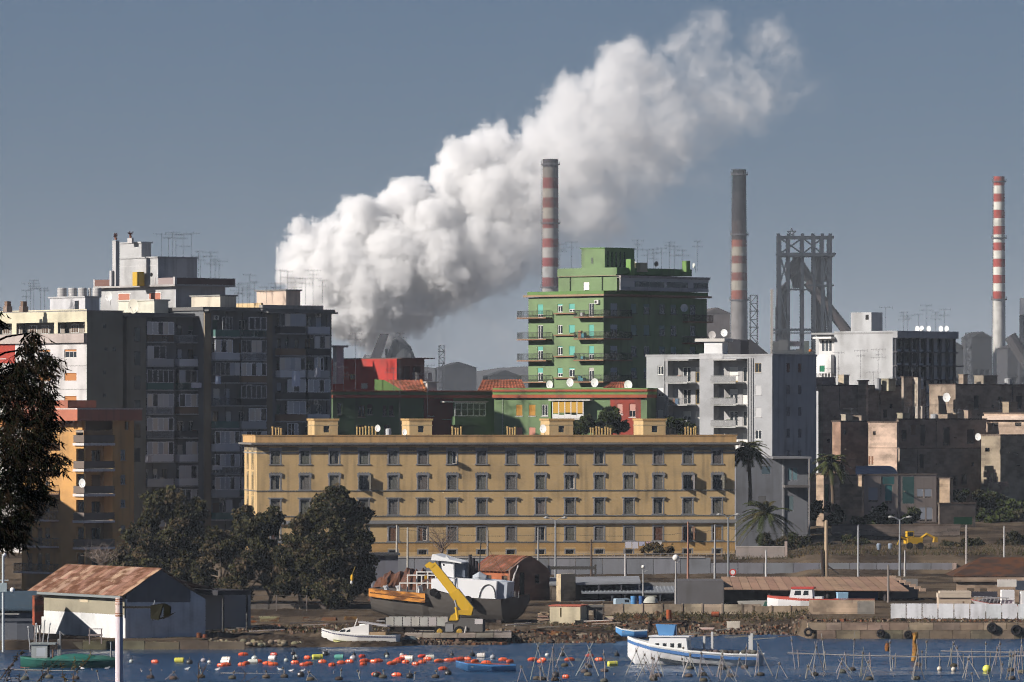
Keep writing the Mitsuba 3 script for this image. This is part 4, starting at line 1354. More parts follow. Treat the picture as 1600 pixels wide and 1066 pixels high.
# stair head
sh = fac(945, 884, 47)
sl0 = Fr(sh.O, sh.a - 90)
Ws = -sl0.X(908.5)
Ls = sh.X(991)
sl_ = sh.left(Ws)
g = G(sh, GRN).box(0, Ls, 0, Ws, zp(432), sh.Z(388.5, 945))
k_ = part(kg, 'stair_head', g, 'wall')
part(k_, 'cap', G(sh, (.14, .25, .09)).box(-.15, Ls + .15, -.15, Ws + .15, sh.Z(388.5, 945) + .003, sh.Z(386.8, 945)), 'wall')
for i in range(5):
    x = Ls * (.08 + .14 * i)
    part(k_, 'louvre', G(sh, (.035, .05, .04)).box(x, x + .28, -.05, -.003, sh.Z(417, 945), sh.Z(393, 945)))
part(k_, 'small_window', G(sl_, (.1, .12, .1)).box(sl_.X(924), sl_.X(927), -.05, -.003, sl_.Z(412, 925), sl_.Z(403, 925)))
for px, t_, b_, w_ in ((985, 405, 430, .95), (1072, 408, 420, .85), (1000, 411, 420, 1.6)):
    p = at(px, b_, 879 + (px - 964) * .1)
    part(kg, 'chimney', G(Fr([p[0], p[1], 0], 47), (.18, .32, .10) if px != 1000 else (.4, .36, .24)).box(-w_ / 2, w_ / 2, -w_ / 2, w_ / 2, p[2] - .5, at(px, t_, p[1])[2]), 'wall')
dish(993.5, 414, 884, .45, 'white satellite dish left on the roof edge of the green tower', az=-60)
dish(1085, 416, 891, .42, 'white satellite dish right on the roof edge of the green tower', az=-60)
dish(1025, 413, 886, .4, 'dark satellite dish in the middle of the roof edge of the green tower', col=(.12, .12, .12), az=30)
for i in range(10):
    px = (997, 1012, 1022, 1034, 1046, 1054, 1066, 1090, 875, 893)[i]
    p = at(px, 420, 886)
    antenna(Fr([p[0], p[1] + ANT.uniform(0, 3), 0], 15), 0, 0, p[2] - .3, 'thin television aerial on the roof of the green tower', 'thin television aerial on the roof of the green tower')

# ---- red house behind, left of the green tower
rf = fac(620, 862, 43)
kr = thing('house', 'flat roofed house with a bright red side wall left of the green tower', 'house')
r0 = Fr(rf.O, rf.a - 90)
Wr = -r0.X(517)
Lr = rf.X(663)
rl = rf.left(Wr)
zr = lambda py: rf.Z(py, 600)
rx = rl.X
hr = window(kr, rl, rx(546), rx(554.5), zr(592), zr(584.5), frame=(.5, .42, .2), shutter=(.45, .36, .18), frac=.0)
g = G(rf, (.40, .05, .042))
g.add(*G(rl, (.40, .05, .042)).wall(0, Wr, 0, zr(560.5), [hr, (rx(564), rx(574), zr(607), zr(599))]).mesh()[:2], world=True)
part(kr, 'wall', g.quad([0, 0, 0], [0, Wr, 0], [0, Wr, 1], [0, 0, 1]), 'wall')
part(kr, 'window', G(rl, (.5, .47, .43)).box(rx(564), rx(574), .1, .15, zr(607), zr(599)))
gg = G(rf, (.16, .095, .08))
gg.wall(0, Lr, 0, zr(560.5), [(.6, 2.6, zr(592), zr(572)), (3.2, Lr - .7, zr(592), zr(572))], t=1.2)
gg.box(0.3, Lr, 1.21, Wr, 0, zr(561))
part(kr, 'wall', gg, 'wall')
part(kr, 'roof', G(rf, (.13, .09, .08)).box(.0, Lr + 1.2, -1.0, Wr, zr(560.4), zr(559)), 'wall')
balcony(kr, rf, 2.9, Lr + .6, zr(593), 1.1, (.3, .27, .25), (.3, .3, .3), 'bars')
part(kr, 'door', G(rf, (.2, .2, .21)).box(3.5, 4.6, 1.1, 1.2, zr(592), zr(574)))
# white stair head seen between the dark block and the red house
kh = thing('roof_hut', 'small pale flat topped roof hut left above the red wall', 'hut')
w_ = rooftop(kh, 'wall', 520, 526, 537, 543, 600, 868, (.46, .45, .44), a=40)
part(kh, 'cap', G(w_[1], (.3, .3, .3)).box(-.5, w_[2] + .5, -.5, w_[3] + .5, w_[5] + .003, w_[5] + .3), 'wall')


def gable_roof(parent, p_eave_l, p_eave_r, p_ridge_l, p_ridge_r, Ye, Yr, col=(.36, .115, .07), name='tile_roof', t=.14):
    """a sloping tiled plane between an eave and a ridge, with rows of tiles standing proud"""
    A, B = at(*p_eave_l, Ye), at(*p_eave_r, Ye)
    C, D = at(*p_ridge_r, Yr), at(*p_ridge_l, Yr)
    n = np.cross(B - A, D - A)
    n /= np.linalg.norm(n)
    if n[2] < 0:
        n = -n
    g = G(WORLD, col)
    g.hexa([A - n * t, B - n * t, C - n * t, D - n * t, A, B, C, D])
    k = part(parent, name, g, 'rusty')
    g = G(WORLD, tuple(c * 1.05 for c in col))
    m = max(4, int(np.linalg.norm(B - A) / .5))
    for i in range(m):
        u0, u1 = (i + .05) / m, (i + .55) / m
        a, b, c, d = A + (B - A) * u0, A + (B - A) * u1, D + (C - D) * u1, D + (C - D) * u0
        g.hexa([a + n * .004, b + n * .004, c + n * .004, d + n * .004, a + n * .09 + (b - a) * .2, b + n * .09 - (b - a) * .2, c + n * .09 - (b - a) * .2, d + n * .09 + (b - a) * .2])
    part(k, 'cover_tile_row', g, 'rusty', kind='stuff')
    return k


# ---- the low dark green wing, in shade, and the sunlit green house
kw = thing('house', 'low dark green wing with a red eave behind the left half of the ochre roof', 'house')
wf = fac(520, 846, 24)
Lw = wf.X(778)
zw_ = lambda py: wf.Z(py, 650)
wh = []
rw = random.Random(12)
for a, b, pa, pb, c in ((527, 534, 630, 648, (.3, .28, .24)), (560, 570, 634, 652, (.22, .15, .1)), (574, 582, 632, 648, (.4, .36, .26)), (598, 604, 634, 650, (.15, .12, .1)), (608, 615, 634, 650, (.2, .15, .12)), (670, 677, 632, 650, (.42, .43, .43)), (692, 704, 634, 655, (.4, .41, .42)), (560, 570, 664, 682, (.2, .16, .1)), (600, 610, 664, 682, (.2, .16, .1))):
    wh.append(window(kw, wf, wf.X(a), wf.X(b), zw_(pb), zw_(pa), frame=c, shutter=(.1, .08, .06), frac=rw.choice((0, 0, .4)), sill=(.2, .2, .19)))
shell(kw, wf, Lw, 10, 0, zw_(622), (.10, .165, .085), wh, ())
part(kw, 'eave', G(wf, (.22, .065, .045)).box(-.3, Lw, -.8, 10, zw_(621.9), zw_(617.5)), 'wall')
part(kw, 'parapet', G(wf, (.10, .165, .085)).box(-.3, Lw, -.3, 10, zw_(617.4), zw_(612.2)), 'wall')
part(kw, 'eave', G(wf, (.28, .075, .05)).box(-.3, Lw, -.5, 10, zw_(612.1), zw_(610.5)), 'wall')
part(kw, 'wall_panel', G(wf, (.16, .035, .03)).box(wf.X(662), wf.X(708), -.05, -.003, zw_(680), zw_(622.5)), 'wall', 'dark red field of the wall')
va = thing('veranda', 'white framed veranda with dark panes on the low dark green wing', 'veranda')
vf = wf.moved(0, -1.4)
xa, xb = vf.X(711), vf.X(759)
part(va, 'roof', G(vf, (.48, .45, .41)).box(xa - 1.8, xb + .3, -.2, 1.39, vf.Z(629, 735), vf.Z(627, 735)), 'wall')
part(va, 'parapet', G(vf, (.10, .165, .085)).box(xa, xb, 0, 1.39, vf.Z(664, 735), vf.Z(651, 735)), 'wall')
fg_ = G(vf, (.62, .62, .61))
z0, z1_ = vf.Z(650.5, 735), vf.Z(629.3, 735)
fg_.box(xa, xb, 0, .1, z0, z0 + .12).box(xa, xb, 0, .1, z1_ - .15, z1_)
for i in range(6):
    x = xa + (xb - xa - .12) * i / 5
    fg_.box(x, x + .12, 0, .1, z0 + .12, z1_ - .15)
fg_.box(xa, xb, .01, .09, z0 + .98, z0 + 1.06)
part(va, 'frame', fg_)
for i in range(5):
    x = xa + (xb - xa - .12) * i / 5
    part(va, 'pane', G(vf, GLASSC).box(x + .12, x + (xb - xa - .12) / 5, .04, .06, z0 + .12, z1_ - .15), 'glass')

kv = thing('house', 'sunlit green house with orange blinds below the green tower', 'house')
vf = fac(772, 846, -14)
Lv = vf.X(1011)
zv = lambda py: vf.Z(py, 900)
xv = vf.X
hs = []
for a, b, pa, pb, c, s, fr_ in ((806.5, 816, 632.5, 650, (.5, .36, .2), (.48, .25, .06), .97), (826.5, 836.5, 632.5, 650, (.5, .36, .2), (.48, .25, .06), .97), (846.5, 856, 632.5, 650, WHITE, None, 0), (806.5, 816, 668, 684, (.5, .36, .3), (.52, .25, .18), .97), (826.5, 836.5, 668, 684, (.5, .36, .3), (.52, .25, .18), .97),
                                (964, 973, 631, 648, (.5, .4, .36), (.5, .28, .23), .85), (983.5, 993, 631, 652, (.5, .4, .36), (.5, .28, .23), .5)):
    hs.append(window(kv, vf, xv(a), xv(b), zv(pb), zv(pa), frame=c, shutter=s, frac=fr_, sill=(.62, .6, .56)))
shell(kv, vf, Lv, 9, 0, zv(621), GRN, hs, ())
part(kv, 'wall_panel', G(vf, (.33, .065, .045)).wall(xv(953.5), xv(1001.5), zv(680), zv(622.3), hs, t=.05, y=-.05), 'wall', 'red field of the wall')
for nm, p0, p1, o, c in (('eave', 621.8, 616.8, .45, (.40, .11, .06)), ('parapet', 616.7, 612, .05, (.165, .28, .095)), ('eave', 611.9, 608.8, .3, (.40, .11, .06)), ('parapet', 608.7, 606.5, .05, (.165, .28, .095))):
    part(kv, nm, G(vf, c).box(-.2, Lv + .1, -o, 9, zv(p0), zv(p1)), 'wall')
part(kv, 'rain_pipe', G(vf, (.3, .35, .25)).box(xv(785), xv(785) + .12, -.12, -.003, 3, zv(622)))
part(kv, 'chimney', G(vf, (.17, .3, .1)).box(xv(859), xv(861), -.2, .2, zv(680), zv(627)), 'wall')
vb = thing('veranda', 'white framed veranda with orange blinds and white cloths on the sunlit green house', 'veranda')
bfv = vf.moved(0, -1.5)
xa, xb = bfv.X(863.5), bfv.X(911)
z0, z1_ = bfv.Z(654, 890), bfv.Z(626.5, 890)
part(vb, 'roof', G(bfv, (.62, .6, .55)).box(xa - .6, xb + 1.1, -.25, 1.49, z1_ + .003, z1_ + .2), 'wall')
part(vb, 'floor', G(bfv, (.5, .47, .42)).box(xa - .1, xb + .1, -.1, 1.49, z0 - .22, z0), 'wall')
for i in range(6):
    x = xa + (xb - xa) * i / 5
    part(vb, 'post', G(bfv, (.66, .65, .62)).box(x - .06, x + .06, 0, .12, z0 + .003, z1_))
for i in range(5):
    x0_, x1_ = xa + (xb - xa) * i / 5 + .07, xa + (xb - xa) * (i + 1) / 5 - .07
    zlo = z0 + (.85 if i in (1, 2, 3) else .75)
    part(vb, 'blind', G(bfv, (.55, .33, .075)).box(x0_, x1_, .05, .09, zlo, z1_ - .1))
    part(vb, 'cloth', G(bfv, (.68, .67, .65)).box(x0_, x1_, -.06, .02, z0 + .02, z0 + .62 - .12 * (i % 2)))
for i, (lab, px0, px1, rp, Yv) in enumerate((('left', 745, 823, (760, 815), 860), ('right', 936, 990, (962, 978), 858))):
    tr = gable_roof(kv, (px0 + 1, 610), (px1 if i == 0 else 990, 610), (rp[0] - 6, 593.5 if i == 0 else 597), (rp[1], 593.5 if i == 0 else 597), 850, Yv)
gr_ = thing('house', 'small red tiled roof with a green gable beside the bright red wall', 'house')
gable_roof(gr_, (618, 610), (665, 610), (606, 594), (657, 594.5), 851, 857, col=(.30, .10, .065))
gg = G(fac(585, 851, 0), (.17, .29, .10))
S8 = 851 / F
gg.prism([(0, at(0, 612, 851)[2]), (47 * S8, at(0, 612, 851)[2]), (28 * S8, at(0, 601, 851)[2]), (16 * S8, at(0, 594, 851)[2]), (0, at(0, 593, 851)[2])], 0, .3)
part(gr_, 'gable', gg, 'wall')
gg = G(WORLD, (.50, .17, .06))
gg.tube([at(665.5, 611, 850.8), at(658, 594, 856.8)], .22, 6)
part(gr_, 'ridge_tiles', gg, 'rusty')
kk = thing('roof_hut', 'tiny flat roofed hut right of the small red tiled roof', 'hut')
w_ = rooftop(kk, 'wall', 665, 668, 682, 598, 612, 852, (.5, .46, .42), a=25)
part(kk, 'cap', G(w_[1], (.45, .42, .38)).box(-.3, w_[2] + .3, -.3, w_[3] + .3, w_[5] + .003, w_[5] + .15), 'wall')
for px, py, r_, lab in ((859.5, 602, .60, 'leftmost white satellite dish on the parapet below the green tower'), (891.5, 598.5, .62, 'cream satellite dish second from left on the parapet below the green tower'), (930, 599, .65, 'large white satellite dish third from left on the parapet below the green tower'), (982.5, 603, .72, 'rightmost white satellite dish on the parapet beside the grey block')):
    dish(px, py, 845.5, r_, lab, az=-35)
for px in (519, 524, 537, 556, 615, 625, 668):
    p = at(px, 612, 849)
    if px in (556, 625, 668):
        antenna(Fr([p[0], p[1], 0], 10), 0, 0, 4, {556: 'tall thin aerial mast behind the ochre roof, leftmost of three', 625: 'tall thin aerial mast behind the ochre roof, middle of three', 668: 'tall thin aerial mast behind the ochre roof, rightmost of three'}[px], 'tall thin aerial masts behind the ochre roof', h=at(px, {556: 520, 625: 520, 668: 570}[px], 849)[2] - 4)
    else:
        antenna(Fr([p[0], p[1], 0], 10), 0, 0, p[2], 'thin television aerial above the red wall', 'thin television aerial above the red wall')

# ================================================================ THE GREY BLOCK RIGHT OF THE GREEN TOWER
nf = fac(1206.5, 836, 57)
kn = thing('apartment_building', 'light grey apartment block with recessed balconies and a dark shaded end', 'building')
n0 = Fr(nf.O, nf.a - 90)
WN = -n0.X(1010)
LN = nf.X(1275.5)
nl = nf.left(WN)
zn = lambda py: nl.Z(py, 1110)
xn = nl.X
GRY = (.37, .375, .385)
ZN = zn(557)
hs, bays = [], []
rn = random.Random(14)
for i in range(9):
    d = i * 34.6
    if i < 9:
        hs.append(window(kn, nl, xn(1027.5), xn(1036.5), zn(585 + d), zn(571.5 + d), frame=WHITE, shutter=(.66, .65, .62) if i in (1, 2) else None, frac=(0, .6, .9, 0, .5, 1, 0, .3, 0)[i], sill=(.45, .45, .45)))
        hs.append(window(kn, nl, xn(1179.5), xn(1189.5), zn(582.5 + d), zn(568 + d), frame=(.28, .2, .1) if i == 0 else WHITE, shutter=(.42, .42, .42) if i in (1, 2) else None, frac=(0, 1, 1, 0, .5, 1, 0, .3, 0)[i], sill=(.45, .45, .45)))
REC = 1.5
rec = []
for a, b in ((1043.5, 1093), (1115, 1168)):
    x0, x1 = xn(a), xn(b)
    rec.append((x0, x1))
    bf_ = nl.moved(0, REC)
    bh = []
    for i in range(9):
        zf = zn(597.5 + i * 34.6)
        for q, (u, w_) in enumerate(((.30, .26), (.70, .24))):
            xa = x0 + (x1 - x0) * u
            bh.append(window(kn, bf_, xa, xa + (x1 - x0) * w_, zf + .02, zf + 2.2, frame=rn.choice((WHITE, WHITE, (.30, .22, .1), (.5, .48, .45))), shutter=(.62, .6, .56), frac=rn.choice((0, 0, .3, .9)), bars=1, fw=.1))
        bk = part(kn, 'balcony', G(nl, (.36, .36, .35)).box(x0 + .15, x1 - 1.3 if a > 1100 else x1 - 1.4, -1.15, REC - .003, zf - .2, zf), 'wall')
        railg = G(nl, (.20, .20, .2))
        xe = (x1 - 1.3) if a > 1100 else (x1 - 1.4)
        railg.box(x0 + .18, xe - .04, -1.1, -1.05, zf + .88, zf + .95)
        m = 22
        for q in range(m + 1):
            xx = x0 + .2 + (xe - x0 - .26) * q / m
            railg.box(xx - .02, xx + .02, -1.09, -1.06, zf + .003, zf + .88)
        if rn.random() < .5:
            railg.box(x0 + .2, xe - .05, -1.04, -1.02, zf + .05, zf + .85, (.30, .30, .3))
        railg.box(x0 + .18, x0 + .22, -1.05, 0, zf + .88, zf + .95).box(xe - .06, xe - .04, -1.05, 0, zf + .88, zf + .95)
        part(bk, 'railing', railg)
        for q in range(rn.randint(1, 4)):
            xx = rn.uniform(x0 + .4, xe - .8)
            c = rn.choice(((.10, .14, .08), (.12, .25, .4), (.4, .18, .1), (.5, .5, .48), (.08, .1, .06)))
            part(bk, 'balcony_clutter', G(nl, c).box(xx, xx + rn.uniform(.3, .7), -.95, -.6, zf + .003, zf + rn.uniform(.4, 1.1)))
    part(kn, 'loggia_back', G(bf_, (.40, .39, .385)).wall(x0, x1, 0, ZN - .6, bh, t=.2), 'wall')
    part(kn, 'canopy', G(nl, (.42, .41, .4)).box(x0 - .1, x1 - 1.2, -1.1, REC, zn(563.5), zn(561.5)), 'wall')
holesN = hs + [(a, b, -.1, zn(561)) for a, b in rec]
g = G(nf, GRY)
g.add(*G(nl, GRY).wall(0, WN, -.2, ZN, hs + [(a, b, -.3, zn(561)) for a, b in rec], t=REC).mesh()[:2], world=True)
DRK = GRY
rh = []
for i in range(9):
    for a in (1229, 1247):
        zf = nf.Z(582 + i * 34, 1240)
        rh.append(window(kn, nf, nf.X(a), nf.X(a) + .95, zf, zf + 1.3, frame=(.15, .14, .14), shutter=(.12, .12, .13) if i else (.14, .075, .06), frac=rn.choice((1, .5, 1)), rec=.1))
g.wall(0, LN, -.2, ZN, rh, t=.2, col=DRK)
g.quad([LN, 0, 0], [LN, WN, 0], [LN, WN, ZN], [LN, 0, ZN])
part(kn, 'wall', g, 'wall')
roof_slab(kn, nf, LN, WN, ZN, .12, .3, (.34, .34, .34))
for px in (1038.5, 1169.5, 1173.5, 1177):
    x = xn(px)
    part(kn, 'rain_pipe', G(nl, (.33, .33, .33)).tube([[x, -.12, -.2], [x, -.12, ZN - .3]], .08, 6))
part(kn, 'parapet', G(nl, (.45, .45, .455)).box(xn(1093.2), xn(1130), -.12, .3, zn(561), zn(552.5)), 'wall')
# stair head with a flat top, and the dark lean-to behind it
s = rooftop(kn, 'stair_head', 1100, 1128.5, 1137, 534, 562, 841, (.60, .60, .60), a=57)
part(s[0], 'cap', G(s[1], (.50, .48, .45)).box(-.4, s[2] + .5, -.6, s[3] + 1.3, s[5] + .003, s[5] + .45), 'wall')
q = nf.moved(0, 3)
g = G(q, (.075, .075, .085))
ql = q.left(10)
za, zb2 = zn(556), zn(530)
Y0 = 848.0
sx_ = lambda px: (px - 800) * Y0 / F
fq_ = Fr([0, Y0, 0], 0)
g = G(fq_, (.06, .06, .07))
zz_ = lambda py: H + (YH - py) * Y0 / F
g.prism([(sx_(1128), zz_(560)), (sx_(1203), zz_(560)), (sx_(1203), zz_(555)), (sx_(1174), zz_(531)), (sx_(1128), zz_(529.5))], 0, 5)
part(kn, 'roof_room', g, 'wall')
part(kn, 'roof_room_door', G(fq_, (.02, .02, .025)).box(sx_(1157), sx_(1170), -.05, -.003, zz_(556), zz_(532)))
dish(1113.5, 524.5, 842, .6, 'pale satellite dish on the stair head of the grey block', az=-30, col=(.4, .38, .37))
dish(1132, 521, 845, .55, 'bright white satellite dish right of the stair head of the grey block', az=-30, col=(.75, .75, .74))

# ---- the low grey annex at its foot
kx = thing('house', 'low blue grey annex with a flat canopy at the foot of the grey block', 'house')
xf = fac(1150, 818, 8)
LX = xf.X(1262)
zx = lambda py: xf.Z(py, 1200)
hs = []
for a, b, pa, pb, c in ((1190, 1204, 729, 742, (.07, .10, .12)), (1231, 1237, 731, 752, (.12, .20, .22)), (1239, 1246, 731, 752, (.12, .20, .22)), (1185, 1197, 775, 795, (.1, .1, .1)), (1226, 1240, 775, 800, (.1, .14, .15))):
    hs.append(window(kx, xf, xf.X(a), xf.X(b), zx(pb), zx(pa), frame=(.25, .26, .28), shutter=c, frac=.9))
shell(kx, xf, LX, 10, 0, zx(716), (.19, .195, .215), hs, ())
part(kx, 'canopy', G(xf, (.22, .22, .23)).box(xf.X(1205), LX + .3, -1.4, 9, zx(717), zx(713.8)), 'wall')
part(kx, 'pilaster', G(xf, (.26, .26, .27)).box(xf.X(1222), xf.X(1225), -.25, -.003, 3, zx(717)), 'wall')
part(kx, 'terrace', G(xf, (.13, .12, .12)).box(xf.X(1222), LX, -2.2, -.26, zx(762), zx(758)), 'wall')
part(kx, 'post', G(xf, (.3, .28, .27)).box(xf.X(1259), xf.X(1261), -2.2, -2.0, 4, zx(717)), 'wall')

# ---- the far grey block with the white bay
ff_ = fac(1394.8, 940, 50)
kf = thing('apartment_building', 'far pale grey block with a blank sunlit wall and a white balcony bay', 'building')
f0 = Fr(ff_.O, ff_.a - 90)
WF = -f0.X(1267.6)
LF = ff_.X(1490.5)
fl_ = ff_.left(WF)
zf_ = lambda py: ff_.Z(py, 1395)
xf_ = fl_.X
PALE = (.44, .445, .45)
hs = []
for a, b, pa, pb in ((1284.5, 1288, 538, 547), (1289.5, 1293, 538, 547)):
    hs.append((xf_(a), xf_(b), zf_(pb), zf_(pa)))
g = G(ff_, PALE)
g.add(*G(fl_, PALE).wall(xf_(1303.5), WF, 0, zf_(517), []).wall(0, xf_(1303.5), 0, zf_(519.5), [], y=1.2).mesh()[:2], world=True)
rh = []
rf_ = random.Random(44)
for i in range(5):
    for j in range(7):
        xa = LF * (.05 + .135 * j)
        zz = zf_(546 + 21.5 * i)
        if zz > 4:
            rh.append(window(kf, ff_, xa, xa + LF * .085, zz, zz + 1.75, frame=rf_.choice(((.10, .11, .12), (.16, .17, .18))), shutter=rf_.choice(((.05, .055, .06), (.13, .14, .16))), frac=rf_.choice((0, .4, 1))))
    part(kf, 'balcony', G(ff_, (.10, .10, .11)).box(-.0, LF + 1.5 if i in (1, 4) else LF, -.9, -.003, zf_(549 + 21.5 * i) - .2, zf_(549 + 21.5 * i)))
g.wall(0, LF, 0, zf_(517), rh)
part(kf, 'wall', g, 'wall')
for j in range(9):
    xa = LF * (.02 + .12 * j)
    part(kf, 'mullion', G(ff_, (.07, .075, .085)).box(xa, xa + .25, -.45, -.003, 3, zf_(527)))
part(kf, 'parapet', G(ff_, (.36, .365, .375)).box(-.003, LF, -.95, -.003, zf_(528), zf_(517)), 'wall')
part(kf, 'roof', G(ff_, (.3, .3, .3)).box(-.05, LF + .1, .02, WF, zf_(517) - .5, zf_(517) - .2), 'wall')
b_ = fl_.moved(xf_(1278), -.9)
Lb = xf_(1303.5) - xf_(1278)
zz = [zf_(605), zf_(592), zf_(583), zf_(563), zf_(553.5), zf_(528.5), zf_(525.5)]
BAY = (.74, .73, .71)
for nm, a, b in (('bay_parapet', zz[0], zz[1]), ('bay_wall', zz[2], zz[3] + .0), ('bay_parapet', zz[3] + .003, zz[4]), ('bay_top', zz[5], zz[6])):
    g = G(b_, BAY)
    if nm == 'bay_wall':
        g.wall(0, Lb, a, b, [(Lb * .3, Lb * .62, a + .25, a + 1.25)], t=.2).box(0, .01, .0, 2.1, a, b).box(Lb - .01, Lb, 0, 2.1, a, b)
        part(kf, 'shutter', G(b_, (.03, .16, .09)).box(Lb * .3, Lb * .62, .15, .18, a + .25, a + 1.25))
    else:
        g.box(-.25 if nm == 'bay_top' else 0, Lb + (.2 if nm == 'bay_top' else 0), -.2 if nm == 'bay_top' else 0, 2.1, a, b)
    part(kf, nm, g, 'wall')
part(kf, 'bay_back', G(b_, (.55, .54, .53)).box(0, Lb, 1.2, 2.1, zz[4] + .003, zz[5] - .003), 'wall')
for q in range(3):
    part(kf, 'window', G(b_, (.07, .08, .09)).box(Lb * (.2 + .22 * q), Lb * (.34 + .22 * q), 1.12, 1.19, zz[4] + .6, zz[5] - .25))
for q in range(6):
    part(kf, 'bay_post', G(b_, BAY).box(Lb * q / 5.3, Lb * q / 5.3 + .12, .02, .14, zz[1] + .003, zz[2] - .003))
part(kf, 'bay_back', G(b_, (.5, .49, .48)).box(0, Lb, 1.2, 2.1, zz[1] + .003, zz[2] - .003), 'wall')
s = rooftop(kf, 'stair_head', 1329.5, 1361.5, 1379, 488, 520, 948, PALE, a=50)
lf = s[1].left(s[3])
part(s[0], 'small_window', G(lf, (.03, .03, .03)).box(lf.X(1352.5), lf.X(1357.5), -.04, -.003, lf.Z(500, 1355), lf.Z(492, 1355)))
for i, px in enumerate((1434, 1441, 1452, 1471, 1480)):
    dish(px, 514.5, 946 + (px - 1395) * .1, .5, 'white satellite dish on the roof edge of the far grey block, ' + ('first', 'second', 'third', 'fourth', 'fifth')[i] + ' from the left', col=(.75, .75, .73), az=-50)
for i, px in enumerate((1384, 1412, 1418, 1435, 1447, 1462, 1476, 1310, 1345, 1372)):
    low = px in (1310, 1345, 1372)
    p = at(px, 517 if not low else 592, 955 if not low else 905)
    antenna(Fr([p[0], p[1], 0], 15), 0, 0, p[2] - (.3 if not low else 0), 'thin television aerial on the far grey block' if not low else 'thin television aerial on the dark stone house before the far grey block', 'thin television aerial on the far grey block' if not low else 'thin television aerials on the dark stone house')
k = thing('roof_lamp', 'tiny orange lamp globe at the left corner of the far grey block', 'lamp')
p = at(1266, 548, 936)
part(k, 'globe', G(Fr(p, 0), (.6, .2, .05)).ball([0, 0, 0], .25, n=2))
part(k, 'bracket', G(Fr(p, 0), (.1, .1, .1)).box(.2, .9, -.04, .04, -.06, .02))

# ================================================================ THE OLD STONE HOUSES ON THE RIGHT SLOPE
STN, STD, PNK = (.36, .27, .20), (.26, .205, .165), (.66, .49, .38)


